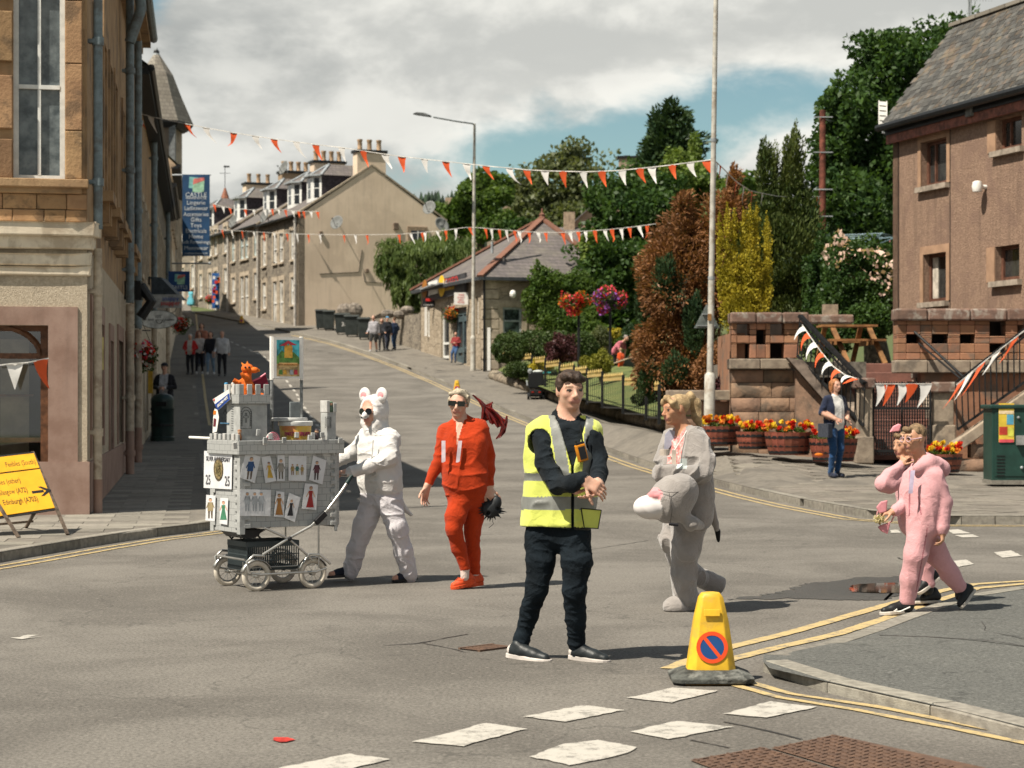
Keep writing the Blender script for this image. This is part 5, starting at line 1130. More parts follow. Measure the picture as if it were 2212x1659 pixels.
for i,(x,y,rx,ry,d,lb)in enumerate(((960,470,40,30,170,'low hedge-like tree at the foot of the wooded hill, left'),(1140,500,60,25,140,'bushy tree peeping over the shop ridge, left of its finial'),(1300,470,45,40,150,'dim green tree behind the pink gable'),(1530,470,60,60,95,'green tree behind the lamp column, above the brown conifer'),(1600,440,60,60,90,'green tree behind the golden yew spires'))):
 tree('broadleaf_tree',lb,gz(x,d),5,.2,[PB(x,y,rx,ry,d),PB(x+rx*.6,y+ry*.5,rx*.8,ry*.8,d-1),PB(x-rx*.5,y+ry*.8,rx*.7,ry*.8,d-1)],2600,.45,(L_mid,L_dark)[i%2],seed=70+i,lump=.3)
t=T('weeping_tree','weeping tree with hanging branches between the gable house and the shop','tree',gz(915,99));trunk(t,gz(925,99),6,.22,6,2)
wb=[PB(925,545,75,32,99,1.8),PB(860,565,38,38,98.5,1),PB(985,545,42,40,99.5,1.1)]
for(x,y,l)in((830,570,40),(845,560,60),(868,590,70),(890,600,60),(905,620,48),(925,590,70),(950,585,60),(975,570,50),(1000,545,45),(880,640,40),(915,640,30),(858,620,40)):wb.append(PB(x,y+l*.3,16,l*.75,98+random.uniform(-.8,.8),.5))
crown('crown',t,wb,11000,.42,L_willow,mode='down',aspect=.22,shell=.45,lump=.3,seed=81)
lawn=[G(1180,812,.2),G(1330,880,.2),G(1440,915,.2)];q=[P(1170,790,74),P(1300,790,66),P(1440,842,56),P(1500,895,46)]
mb=MB();a=[P(1075,800,79),P(1210,852,66),P(1330,876,55),P(1425,905,45.5),P(1500,912,44)];b=[P(1120,770,88),P(1230,780,80),P(1330,790,74),P(1450,800,66),P(1560,800,60)]
tag(np_mesh('lawn',[tuple(x)for x in a+b],[[i,i+1,6+i,5+i]for i in range(4)],M('lawn_grass',(.085,.115,.032),.95,.35,3,.5,40,col2=(.14,.145,.05),world=True,patch=(.06,.085,.03),pscale=.9)),kind='structure')
def bush(label,blobs,n,size,mat,name='shrub',cat='shrub',extra=None,**kw):
 c=blobs[0][0];t=T(name,label,cat,(c[0],c[1],c[2]-blobs[0][1][2]));crown('foliage',t,blobs,n,size,mat,**kw)
 mb=MB();mb.cyl((c[0],c[1],c[2]-blobs[0][1][2]-.2),(c[0],c[1],c[2]),.04,n=5);mb.build('stem',m_bark,t)
 for(nm,bl,n_,s_,m_)in(extra or[]):crown(nm,t,bl,n_,s_,m_,shell=.85,aspect=.9,kind='stuff')
 return t
bush('long clipped dark green hedge in front of the shop window',[PB(1100,752,40,36,76,1.2),PB(1150,748,50,36,75,1.2),PB(1205,748,50,34,74,1.2),PB(1255,750,34,32,73,1)],9000,.14,L_hedge,'hedge','hedge',lump=.1,shell=.7)
bush('dark purple-leaved bush in the garden bed beside the hedge',[PB(1213,752,32,30,70,.6)],2200,.13,L_purple,lump=.3)
for x,y,rx,ry,d,mt,lb in((1268,790,17,20,66,L_grassy,'small yellow-green dome bush, left of a pair'),(1298,786,24,28,65,L_grassy,'larger yellow-green dome bush beside the gardener'),(1330,722,20,14,76,L_gold,'yellow shrub at the back of the garden'),(1352,745,24,22,75,L_mid,'green shrub right behind the gardener'),(1300,728,24,22,76,L_birch,'pale grey-green shrub by the hanging basket post'),(1280,770,18,20,74,L_mid,'low green shrub between the two basket posts'),(1402,800,26,24,64,L_purple,'low red-leaved bush right of the child'),(1395,860,30,22,52,L_hedge,'dark little conifer bush behind the fence'),(1365,730,20,30,74,L_conif,'dark upright bush under the browned conifer'),(1170,790,26,14,72,L_gold,'strip of yellow groundcover behind the fence'),(1120,800,30,20,73,L_hedge,'dark shrub behind the fence near the stone shop'),(1230,800,26,12,68,L_light,'light green groundcover patch behind the fence'),(1555,850,22,40,40.5,L_purple,'reddish bush drooping behind the lamp column foot'),(1530,800,40,50,43,L_brown,'brown twiggy shrub at the foot of the golden yew')):
 bush(lb,[PB(x,y,rx,ry,d)],1500,.10,mt,lump=.18,seed=x)
bush('climbing plant covering the right half of the shop wall',[PB(1165,640,32,50,82.6,.35),PB(1200,620,45,32,82.6,.4),PB(1250,625,45,28,82.8,.4),PB(1300,630,45,28,83,.4),PB(1190,690,40,40,82.4,.4),PB(1240,700,40,26,82.4,.4),PB(1275,680,28,26,82.5,.3),PB(1290,715,40,20,82,.4),PB(1168,592,16,24,82.7,.3)],10000,.2,L_mid,'climbing_plant','climber',lump=.3,mode='leaf')
bush('rambling rose bush with pale pink flowers against the dark trees',[PB(1850,600,70,70,47,.9),PB(1890,560,50,50,47.5,.8),PB(1810,560,36,60,47.5,.7),PB(1880,660,55,60,46.8,.8),PB(1800,660,50,70,47,.8),PB(1850,700,80,50,46.5,.9)],15000,.13,L_dark,'rose_bush','rose bush',lump=.25,extra=[('flowers',[PB(1870,565,48,36,46.6,.7),PB(1810,545,26,40,46.9,.5),PB(1910,610,20,60,46.6,.4)],330,.11,F_rose)])
bush('dark laurel bush below the clothes dryer, right of the green conifer',[PB(1765,640,30,110,48.5,.7),PB(1790,730,40,50,47.5,.8)],5000,.14,L_dark,lump=.25)
t=T('gable_house','pinkish gable of a house half hidden by the trees above the shop','house',gz(1290,128));mb=MB();mb.prism([P(1236,560,128),P(1236,484,128),P(1362,372,128),P(1480,470,128),P(1480,560,128)],V(0,8,0));mb.build('gable_wall',M('pink_harling',(.40,.27,.20),.95,.1,2),t)
for a,b in(((1230,490),(1362,370)),((1362,370),(1488,478))):mb=MB();mb.prism([P(*a,127.8),P(*b,127.8),P(b[0],b[1]-4,127.8),P(a[0],a[1]-4,127.8)],V(0,8.4,0));mb.build('roof',m_slate_far,t)
mb=MB();p=P(1362,366,128.5);mb.box((p.x,p.y,p.z),(1.5,.8,1.4));ch=mb.build('chimney',M('chimney_buff',(.36,.28,.20),.9),t);mb=MB();mb.box((p.x,p.y,p.z+.75),(1.75,1,.14));mb.build('chimney_cope',m_iron,ch)
for x in(1353,1377):mb=MB();p=P(x,358,128.5);mb.lathe(p,[(.2,0),(.16,.1),(.15,.6),(.18,.65)],10);mb.build('chimney_pot',m_pot,t)
for k,(x,y,d,lb)in enumerate(((985,468,175,'tiny cottage with a chimney at the foot of the wood, left of the lamp post'),(1110,488,170,'low cottage roof behind the shop ridge'),(1250,515,126,'small cottage chimney and roof just right of the shop finial'))):
 t=T('cottage',lb,'house',gz(x,d));p=P(x,y,d);mb=MB();mb.box((p.x,p.y,p.z-2.2),(4.5,4,3));mb.build('wall',M('cottage_wall',(.38,.31,.24),.9),t)
 mb=MB();mb.prism([p+V(-2.5,-2.3,-.7),p+V(2.5,-2.3,-.7),p+V(2.2,0,.7),p+V(-2.2,0,.7)],V(0,.2,0));mb.build('roof',m_slate_far,t)
 mb=MB();mb.box(p+V(-.6,0,1.0),(.7,.6,1.3));mb.build('chimney',M('cottage_chimney',(.34,.25,.18),.9),t)
# ---------------------------------------------------------------- street furniture, signs, bunting
m_post=M('pale_post',(.46,.44,.39),.5,.12,5,.1,40,patch=(.24,.19,.14),pscale=3,streak=.3)
def lamp_column():
 b=V((1531-CX)*38/FPX,38,zp_r((1531-CX)*38/FPX,38));tp=P(1547,-40,38);t=T('lamp_column','tall pale lamp column at the end of the bunting, between the flower tubs and the brown conifer','lamp column',b)
 f=lambda z:b+(tp-b)*((z-b.z)/(tp.z-b.z))
 mb=MB();mb.tube([f(b.z),f(b.z+1.45),f(b.z+1.5)],[.105,.105,.065],12);mb.build('base',m_post,t,smooth=50)
 mb=MB();mb.tube([f(b.z+1.5),f(b.z+3.3)],.062,12);mb.build('lower_shaft',m_post,t,smooth=50);mb=MB();mb.tube([f(b.z+3.3),f(tp.z)],[.055,.045],12);mb.build('shaft',m_post,t,smooth=50)
 mb=MB();mb.tube([f(b.z+3.27),f(b.z+3.33)],.068,12);mb.tube([f(b.z+5.9),f(b.z+5.97)],.058,12);mb.build('collar',m_lead,t)
 c=f(b.z+2.55);mb=MB();mb.box(c+V(-.03,-.07,0),(.07,.03,.13));mb.build('tag_plate',M('tag_brown',(.3,.15,.05),.6),t)
 c=P(1526,690,38.15);r=V(1,.25,0).normalized();mb=MB();h=.47
 sg=T('triangular_sign','grey back of a triangular road sign fixed to the lamp column','road sign',c)
 mb.prism([c-r*.25-ZU*.17,c+r*.27-ZU*.17,c+r*.01+ZU*.30],V(0,.012,0));mb.build('plate',M('grey_sign_back',(.16,.18,.17),.5),sg,bev=.004)
 mb=MB();mb.bar(c-r*.2-ZU*.12-V(0,.02,0),c+r*.22-ZU*.12-V(0,.02,0),.03,.02);mb.bar(c-r*.08+ZU*.1-V(0,.02,0),c+r*.1+ZU*.1-V(0,.02,0),.03,.02);mb.build('channel',m_lead,sg)
 return f
colf=lamp_column()
def street_lamp():
 b=G(1022,801,.11);t=T('street_lamp','pale street lamp with a long arm and flat lantern in front of the shop','street lamp',b);d=b.y;z=lambda y:CZ+(HY-y)*d/FPX;x=lambda q:(q-CX)*d/FPX
 mb=MB();mb.tube([b,V(b.x,d,b.z+1.4)],.115,10);mb.tube([V(b.x,d,b.z+1.35),V(b.x,d,b.z+1.5)],[.125,.08],10);mb.build('base',m_post,t,smooth=50)
 mb=MB();mb.tube([V(b.x,d,b.z+1.4),V(x(1025),d,z(267))],[.085,.055],10);mb.build('shaft',m_post,t,smooth=50)
 mb=MB();mb.tube([V(x(1025),d,z(272)),V(x(1022),d-.1,z(268)),V(x(985),d-.6,z(266)),V(x(938),d-1.1,z(261))],.035,8);mb.build('arm',m_lead,t,smooth=50)
 mb=MB();c=V(x(919),d-1.3,z(258));a=V(x(938)-x(900),-.4,z(261)-z(254)).normalized();s_=a.cross(ZU).normalized();mb.prism([c-a*.38-ZU*.0,c-a*.36-ZU*.05,c+a*.36-ZU*.07,c+a*.38,c+a*.1+ZU*.08,c-a*.2+ZU*.07],s_*.28);mb.build('lantern',M('lantern_grey',(.06,.065,.065),.5),t,bev=.02)
street_lamp()
def telegraph_pole():
 d=58;b=gz(1775,d);tp=P(1777,238,d);t=T('telegraph_pole','reddish brown wooden telegraph pole in front of the big tree','telegraph pole',b);mb=MB();mb.tube([b,tp],[.13,.09],10);mb.build('pole',M('red_wood',(.17,.055,.035),.85,.3,6,.4,20,streak=.4),t,smooth=50)
 mb=MB()
 for y in(256,332,412,470):p=P(1777,y,d);mb.bar(p-V(.28,.1,-.03),p+V(.28,-.1,.03),.02,.03)
 mb.build('step_iron',m_lead,t)
 mb=MB();a=P(1777,254,d)
 for k in range(2):e=P(1830+k*30,272-k*4,d+8);mb.tube([a+V(0,0,-.02*k),(a+e)/2-V(0,0,.1),e],.012,4)
 mb.build('wire',m_lead,t)
telegraph_pole()
m_fo=M('bunting_orange',(.68,.10,.025),.7,.12,4);m_fw=M('bunting_white',(.72,.70,.67),.7,.06,4);m_cord=M('white_cord',(.6,.58,.54),.8)
def flag(t,p,dx,w,h,mat,lean=0.0,n=V(0,-1,0),drop=V(0,0,-1),bend=.25):
 """triangular pennant hanging at p from a cord running along dx"""
 dx=Vector(dx).normalized();drop=Vector(drop).normalized();sd=dx.cross(drop).normalized();mb=MB();vs=[];N=4
 for i in range(N+1):
  f=i/N;hw=w/2*(1-f)+.004;off=sd*bend*h*f*f*math.sin(f*2.4+random.random())+dx*lean*h*f*f
  for s in(-1,0,1):vs.append(p+drop*h*f+off+dx*hw*s+sd*(0 if s else random.uniform(-.12,.12)*w*(1-f)))
 fs=[]
 for i in range(N):
  for s in(0,1):fs.append([i*3+s,i*3+s+1,i*3+s+4,i*3+s+3])
 mb.add(vs,fs);return mb.build('flag',mat,t,loc=p,smooth=60)
def bunting(label,path,flags,w=.2,h=.34,bend=.25,group='lines of bunting across the street',drop=None):
 """path: world points of the cord; flags: (fraction-finder x in the picture, colour, lean)"""
 t=T('bunting',label,'bunting',path[0],group);mb=MB();mb.tube(path,.011,4);mb.build('cord',m_cord,t)
 xs=[CX+FPX*p.x/p.y for p in path]
 for(x,c,lean)in flags:
  for i in range(len(path)-1):
   if min(xs[i],xs[i+1])<=x<=max(xs[i],xs[i+1]):
    f=(x-xs[i])/(xs[i+1]-xs[i]+1e-9);p=path[i]+(path[i+1]-path[i])*f
    flag(t,p,path[i+1]-path[i],w*random.uniform(.9,1.1),h*random.uniform(.85,1.1),m_fo if c=='o' else m_fw,lean,bend=bend,drop=drop or(0,0,-1));break
def dline(pts,xa,da,xb,db):
 out=[]
 for x,y in pts:k=(x-xa)/(xb-xa);inv=(1/da)*(1-k)+(1/db)*k;out.append(P(x,y,1/inv))
 return out
L1=dline([(296,243),(330,253),(400,267),(450,277),(500,286),(590,300),(680,312),(740,319),(785,326),(865,338),(920,344),(965,349),(1020,355),(1055,359),(1110,364),(1140,367),(1180,369),(1215,370),(1265,371),(1300,370),(1340,368),(1380,364),(1410,361),(1455,356),(1490,351),(1530,346),(1541,344)],296,44,1541,38)
bunting('nearest orange and white bunting line, from the left row to the tall lamp column',L1,[(x,c,l)for x,c,l in((300,'o',.6),(326,'w',.5),(404,'o',.9),(445,'w',.9),(505,'o',-.5),(552,'w',.6),(592,'o',.6),(640,'w',.8),(682,'o',.5),(738,'w',.3),(785,'o',.4),(832,'w',.6),(868,'o',.15),(917,'w',.2),(963,'o',.4),(1008,'w',.3),(1050,'o',.7),(1100,'w',.8),(1138,'o',.4),(1177,'w',.2),(1216,'o',.15),(1260,'w',.25),(1300,'o',.3),(1344,'w',.25),(1382,'o',.4),(1408,'w',.3),(1452,'o',.3),(1491,'w',.4),(1526,'o',.5))],.18,.30)
L1b=dline([(1543,346),(1560,362),(1590,392),(1620,412),(1680,424),(1740,426),(1772,424)],1543,38,1772,57.8)
bunting('short bunting line from the lamp column back to the telegraph pole',L1b,[(x,c,.3)for x,c in((1549,'w'),(1556,'o'),(1571,'w'),(1590,'o'),(1606,'w'),(1624,'o'),(1645,'w'),(1765,'o'),(1768,'w'))],.2,.34)
L2=dline([(455,493),(480,496),(523,499),(570,502),(620,504),(666,506),(743,507),(793,507),(862,506),(912,502),(963,497),(1000,492),(1020,491),(1049,493),(1094,497),(1143,501),(1179,502),(1216,502),(1249,500),(1285,498),(1322,495),(1360,491),(1398,486),(1420,483)],455,98,1420,62)
bunting('middle line of bunting stretched in front of the buff gable and the shop roof',L2,[(x,c,l)for x,c,l in((458,'w',.4),(480,'o',.3),(501,'w',.4),(523,'o',.1),(549,'w',.3),(570,'o',0),(593,'w',0),(620,'o',0),(642,'w',0),(666,'o',0),(692,'w',0),(743,'o',0),(768,'w',0),(793,'o',0),(862,'o',.1),(888,'w',.8),(912,'o',0),(918,'w',0),(945,'w',.8),(963,'o',-.1),(985,'w',-.4),(1015,'o',.8),(1049,'o',.1),(1062,'w',-.1),(1079,'o',0),(1094,'w',.1),(1112,'o',.2),(1122,'w',.2),(1143,'o',0),(1163,'w',.3),(1179,'o',.1),(1216,'o',.2),(1232,'w',.4),(1249,'o',.2),(1265,'w',.0),(1285,'o',.2),(1307,'w',.4),(1322,'o',.2),(1342,'w',.2),(1360,'o',.1),(1381,'w',.7),(1398,'o',-.3))],.26,.40)
L3=dline([(458,440),(500,450),(545,453),(595,451),(640,456),(690,457)],458,120,690,112)
bunting('farthest small bunting line in front of the terrace dormers',L3,[(x,c,.2)for x,c in((463,'o'),(482,'w'),(497,'o'),(530,'o'),(548,'w'),(572,'w'),(588,'o'),(602,'w'),(617,'o'),(633,'w'),(645,'o'),(656,'o'),(672,'w'),(686,'o'))],.3,.42)
L4=dline([(395,497),(430,500),(455,495)],395,80,455,98)
rb=dline([(1733,702),(1752,730),(1775,762),(1800,792),(1825,810),(1850,818)],1733,37.6,1850,36.6)
bunting('bunting looped down the left stair railing',rb,[(1738,'w',.6),(1748,'o',.9),(1762,'w',.8),(1778,'o',.8),(1794,'w',.7),(1812,'o',.7),(1832,'w',.7),(1849,'o',.2)],.12,.36,.12,'bunting on the entrance steps',(-.9,-.25,-.2))
bunting('bunting draped across the top of the black gate',[P(1890,829,36.6),P(1950,829,36.6),P(2012,829,36.6)],[(1905,'w',-.25),(1922,'o',-.3),(1952,'w',-.3),(1970,'o',-.35),(2000,'w',-.35)],.22,.40,.1,'bunting on the entrance steps')
bunting('bunting wound along the right stair railing',[P(2066,832,36.5),P(2130,778,36.4),P(2212,715,36.4),P(2235,698,36.4)],[(2080,'o',-.5),(2096,'w',-.2),(2122,'o',-.4),(2155,'w',-.3),(2195,'o',-.3)],.2,.48,.1,'bunting on the entrance steps',(-.45,-.1,-.85))
bunting('orange and white bunting hung inside the corner shop window',[P(-10,790,24.5),P(20,786,24.55),P(60,783,24.6),P(105,774,24.75)],[(32,'w',0),(88,'o',.3)],.19,.37,.05,'bunting in the shop window')
# ---- road cones
def cone(x,y,s,label,d=None,proto=[]):
 b=G(x,y)if d is None else P(x,y,d);t=T('no_waiting_cone',label,'cone',b,'yellow no-waiting cones')
 my=M('cone_yellow',(.68,.41,.025),.5,.10,5,.08,30,patch=(.50,.31,.05),pscale=7,streak=.25);mb=MB();H=.5*s;vs=[];secs=((0.07,.135,.095),(.34,.097,.068),(.47,.068,.05),(.495,.05,.036),(.50,.02,.015))
 for(z,hx,hy)in secs:
  k=min(hx,hy)*.45
  vs+=[b+V(px*s,py*s,z*s)for px,py in((-hx+k,-hy),(hx-k,-hy),(hx,-hy+k),(hx,hy-k),(hx-k,hy),(-hx+k,hy),(-hx,hy-k),(-hx,-hy+k))]
 fs=[[i*8+k,i*8+(k+1)%8,(i+1)*8+(k+1)%8,(i+1)*8+k]for i in range(4)for k in range(8)]+[list(range(32,40))]
 mb.add(vs,fs);mb.build('body',my,t,smooth=40,bev=.004*s)
 mr=M('recycled_rubber',(.075,.078,.07),.85,.35,12,.4,50,patch=(.19,.19,.17),pscale=6);mb=MB();vs=[]
 for(z,h,k)in((.012,.225,.05),(.04,.228,.05),(.075,.15,.04)):vs+=[b+V(px*s,py*s*.9,z*s)for px,py in((-h+k,-h),(h-k,-h),(h,-h+k),(h,h-k),(h-k,h),(-h+k,h),(-h,h-k),(-h,-h+k))]
 mb.add(vs,[[i*8+k,i*8+(k+1)%8,(i+1)*8+(k+1)%8,(i+1)*8+k]for i in range(2)for k in range(8)]+[list(range(16,24)),list(range(7,-1,-1))]);mb.build('base',mr,t,bev=.006)
 mb=MB();mb.box(b+V(0,0,.009),(.3*s,.3*s,.018));mb.build('foot',M('cone_foot',(.4,.2,.02),.6),t)
 c=b+V(0,-.095*s-(.068-.095)*s*(.2-.07)/.27-.003,.2*s);up=V(0,.027*s,.27*s).normalized();u=V(1,0,0);nf_=u.cross(up)
 def disc(nm,r,mat,e,r0=0.0):
  mb=MB();N=28;ring=[c+nf_*e+(u*math.cos(a)+up*math.sin(a))*r*s for a in np.linspace(0,2*PI,N,endpoint=False)]
  if r0:inn=[c+nf_*e+(u*math.cos(a)+up*math.sin(a))*r0*s for a in np.linspace(0,2*PI,N,endpoint=False)];mb.add(ring+inn,[[i,(i+1)%N,N+(i+1)%N,N+i]for i in range(N)])
  else:mb.quad(*ring)
  return mb.build(nm,mat,t)
 mo=M('disc_red',(.68,.07,.015),.45,.05);disc('disc',.066,M('disc_blue',(.012,.06,.19),.45,.08),.002*s);disc('disc_ring',.088,mo,.004*s,.066)
 a=(-u*.62+up*.78).normalized();mb=MB();mb.obox(c+nf_*.004*s,a*.07*s,a.cross(nf_)*.0095*s,nf_*.0008*s);mb.build('disc_bar',mo,t)
 mb=MB();q=b+V(0,-.076*s,.39*s);mb.obox(q,V(.045*s,0,0),V(0,.004*s,.02*s).normalized()*.019*s,V(0,-.004*s,0));mb.build('badge',my,t,bev=.003)
 return t
cone(1535,1472,1.0,'big yellow no-waiting cone with red and blue disc in the foreground by the kerb')
cone(987,850,1.0,'yellow no-waiting cone on the far kerb behind the head of the woman in red')
cone(522,700,1.0,'tiny yellow no-waiting cone far up the street in front of the terrace')
# ---- diversion sign
def road_sign():
 c=G(60,1150,.1);d=21.6;t=T('diversion_sign','yellow A-frame road sign with direction arrows leaning by the corner shop','road sign',P(60,1160,d))
 TL,TR,BL,BR=P(-42,990,d+.25),P(72,977,d+.55),P(-8,1117,d-.25),P(118,1097,d+.1)
 u=(TR-TL).normalized();up=(TL-BL);up=(up-u*up.dot(u)).normalized();n=u.cross(up);
 TLx=TL-u*.25;BLx=BL-u*.25
 def board(nm,a,b,f0,f1,mat,e):
  q=[BLx+(TLx-BLx)*f0,BR+(TR-BR)*f0,BR+(TR-BR)*f1,BLx+(TLx-BLx)*f1];mb=MB();mb.prism([p+n*e for p in q],-n*.012);return mb.build(nm,mat,t)
 mk=M('sign_frame_black',(.02,.02,.02),.5);my=M('sign_amber',(.72,.36,.02),.45,.05)
 board('backing',0,0,-.03,1.02,mk,-.006);lo=board('lower_panel',0,0,.0,.69,my,.004);hi=board('upper_panel',0,0,.715,.98,my,.004)
 def at(x,y):
  o=Vector((0,0,CZ));dd=P(x,y,20)-o;return o+dd*((BR-o).dot(n)/dd.dot(n))+n*.008
 for s,x,y,h in(('Peebles (South)',48,1003,22),('Peebles (other)',25,1049,22),('Glasgow (A72)',35,1065,22),('Edinburgh (A703)',50,1084,22)):
  pass
 for s,x,y,par in(('Peebles (South)',49,1002,hi),('Peebles (other)',16,1042.5,lo),('Glasgow (A72)',32,1063,lo),('Edinburgh (A703)',49,1083,lo)):
  text(s,.104,m_blk,at(x-5,y),u,up,par,sx=.52)
 def arrow(x,y,dirv,par,s=.13):
  c=at(x,y);a=(u*dirv[0]+up*dirv[1]).normalized();b=n.cross(a);mb=MB()
  mb.add([c-a*s-b*s*.17,c+a*s*.2-b*s*.17,c+a*s*.2-b*s*.0+b*s*.17,c-a*s+b*s*.17],[[0,1,2,3]]);mb.add([c+a*s,c+a*s*.1+b*s*.62,c-a*s*.25+b*s*.62,c+a*s*.45,c-a*s*.25-b*s*.62,c+a*s*.1-b*s*.62],[[0,1,2,3],[0,3,4,5]]);mb.build('arrow',m_blk,par)
 arrow(90,1062,(1,0),lo,.11);arrow(-2,1012,(-.75,.6),hi)
 m_leg=M('rusty_leg',(.16,.12,.09),.6,.3,15,metal=.4)
 for a,b in((TR+(TR-BR)*.03,P(146,1150,d-.1)),(P(-20,1060,d-.1),P(40,1161,d-.55)),(P(78,1100,d+.4),P(56,1140,d+1.0))):
  mb=MB();mb.bar(a-n*.02,V(b.x,b.y,zr(b.y)+.11),.035,.02);mb.build('leg',m_leg,t)
 mb=MB();mb.bar(P(-20,1134,d+.6),P(72,1126,d+.8),.025,.025);mb.build('stay',m_leg,t)
road_sign()
# ---- litter bin, wheelie bins
def litter_bin():
 b=P(351,946,51);b.z=zr(51)+.1;t=T('litter_bin','dark green round litter bin with domed hood on the shaded pavement','bin',b);mg=M('bin_green',(.012,.03,.028),.4,.2,4)
 mb=MB();mb.lathe(b,[(.31,0),(.31,.12),(.29,.14),(.29,.8),(.31,.83),(.31,.87)],20);mb.build('body',mg,t,smooth=40)
 mb=MB();mb.lathe(b,[(.29,.87),(.30,1.06),(.285,1.13),(.22,1.2),(.1,1.235)],20);mb.build('hood',mg,t,smooth=40)
 mb=MB();mb.box(b+V(.02,-.288,.97),(.26,.05,.11));mb.build('slot',m_dark,t);mb=MB();mb.lathe(b,[(.296,.4),(.30,.41),(.30,.45),(.296,.46)],20);mb.build('band',m_iron,t)
litter_bin()
def wheelie(x,y,w,label,big=False):
 b=G(x,y,.12);t=T('wheelie_bin',label,'wheelie bin',b,'wheelie bins by the gable');mg=M('wheelie_grey',(.035,.042,.04),.5,.15,4);h=1.02;W=w/2
 mb=MB();vs=[b+V(px*W*f,py*.36*f,z)for z,f in((.08,.82),(h,1))for px,py in((-1,-1),(1,-1),(1,1),(-1,1))];mb.add(vs,[[0,1,5,4],[1,2,6,5],[2,3,7,6],[3,0,4,7],[4,5,6,7],[3,2,1,0]]);mb.build('body',mg,t,bev=.02)
 mb=MB();mb.prism([b+V(-W*1.06,-.42,h),b+V(-W*1.06,-.40,h+.06),b+V(-W*1.06,.1,h+.12),b+V(-W*1.06,.4,h+.07),b+V(-W*1.06,.4,h)],V(W*2.12,0,0));mb.build('lid',mg,t,bev=.01)
 for s in(-1,1):mb=MB();mb.cyl(b+V(s*W*.7-.03,.3,.1),b+V(s*W*.7+.03,.3,.1),.1,n=10);mb.build('wheel',m_iron,t)
 mb=MB();mb.cyl(b+V(-W*.8,.42,h-.02),b+V(W*.8,.42,h-.02),.02,n=6);mb.build('handle',mg,t)
for i,(x,y,w,lb)in enumerate(((694,712,.6,'leftmost dark wheelie bin against the buff gable'),(711,714,.6,'second dark wheelie bin from the left by the gable'),(740,722,.8,'wide wheelie bin with pale number in the middle of the row'),(760,727,.75,'dark wheelie bin just right of the wide numbered one'),(786,733,.6,'wheelie bin nearest the walking group, green-lidded'))):
 wheelie(x,y,w,lb)
q=G(751,724,.12);text('38',.3,m_wht,q+V(-.15,-.46,.55),V(1,0,0),ZU,bpy.data.objects['wheelie_bin.003'])
t=T('rubble_wall','rough grey rubble wall between the wheelie bins and the shop','wall',G(840,755,.1));mb=MB();mb.prism([P(796,740,104),P(796,690,104),P(830,672,100),P(908,678,94),P(908,768,94)],V(.2,.5,0));mb.build('masonry',m_rubble,t)
for x,y in((838,688),(862,690),(880,680)):mb=MB();mb.sph(P(x,y-10,97),(.35,.3,.22),8,6);mb.build('cope_boulder',M('boulder',(.2,.17,.14),.9,.3,5),t)
for x,y in((745,672),(765,671)):tag(MB().sph(P(x,y,111),(.5,.4,.45),9,7).build('boulder',MC['boulder']),'rough grey boulder on top of the wall %s'%('left of its twin behind the bins' if x<750 else 'right of its twin behind the bins'),'boulder')
# ---- flower tubs
m_tub=M('tub_red',(.215,.065,.04),.6,.2,4,.15,30,rnd=.12,streak=.3)
def tub(x,y,w,d,label):
 b=P(x,y,d);t=T('flower_tub',label,'planter',b,'half-barrel flower tubs');r=w*d/FPX/2;h=r*.92;N=20
 for k in range(N):
  a0,a1=2*PI*k/N,2*PI*(k+.96)/N;mb=MB();vs=[]
  for z,f in((0,.80),(h*.5,.93),(h,1.0)):vs+=[b+V(r*f*math.cos(a0),r*f*math.sin(a0),z),b+V(r*f*math.cos(a1),r*f*math.sin(a1),z),b+V(r*(f-.07)*math.cos(a1),r*(f-.07)*math.sin(a1),z),b+V(r*(f-.07)*math.cos(a0),r*(f-.07)*math.sin(a0),z)]
  mb.add(vs,[[i+0,i+1,i+5,i+4]for i in(0,4)]+[[i+1,i+2,i+6,i+5]for i in(0,4)]+[[i+3,i,i+4,i+7]for i in(0,4)]+[[i+2,i+3,i+7,i+6]for i in(0,4)]+[[8,9,10,11]]);mb.build('stave',m_tub,t)
 for f in(.12,.42,.78):
  mb=MB();q=.80+.2*f;mb.lathe(b,[(r*(q+.006),h*f-.025),(r*(q+.016),h*f-.025),(r*(q+.022),h*f+.025),(r*(q+.008),h*f+.025)],24);mb.build('hoop',m_iron,t)
 mb=MB();mb.lathe(b,[(r*.9,h*.85),(r*.5,h*.93)],16);mb.build('soil',m_bark,t)
 g=tuple(b+V(0,0,h*1.02));crown('foliage',t,[(g,(r*.85,r*.8,.09))],260,.07,L_mid,seed=int(x))
 for k,mt in enumerate((F_red,F_yellow,F_red,F_yellow,F_orange)):
  n_=random.randint(5,8);P_=[]
  for j in range(n_):P_.append((tuple(b+V(r*random.uniform(-.85,.85),r*random.uniform(-.9,.2),h+random.uniform(.06,.20))),(.035,.035,.03)))
  crown('blooms',t,P_,14*n_,.055,mt,shell=.6,aspect=.9,seed=int(x)+k,kind='stuff')
tub(1557,961,88,37.6,'red half-barrel tub of pansies at the foot of the lamp column');tub(1630,970,82,37.0,'second red flower tub from the lamp column');tub(1704,982,106,36.3,'third red flower tub, broad, left of the woman in the cardigan');tub(1800,996,106,35.9,'red flower tub half hidden by the standing woman\'s legs');tub(2036,1020,86,35.2,'red flower tub behind the boys, right of the gate')
tag(MB().sph(P(1769,982,35.5),(.08,.06,.03),8,5).build('dead_leaves',F_orange),'small heap of orange leaves on the pavement by the tub','leaves')
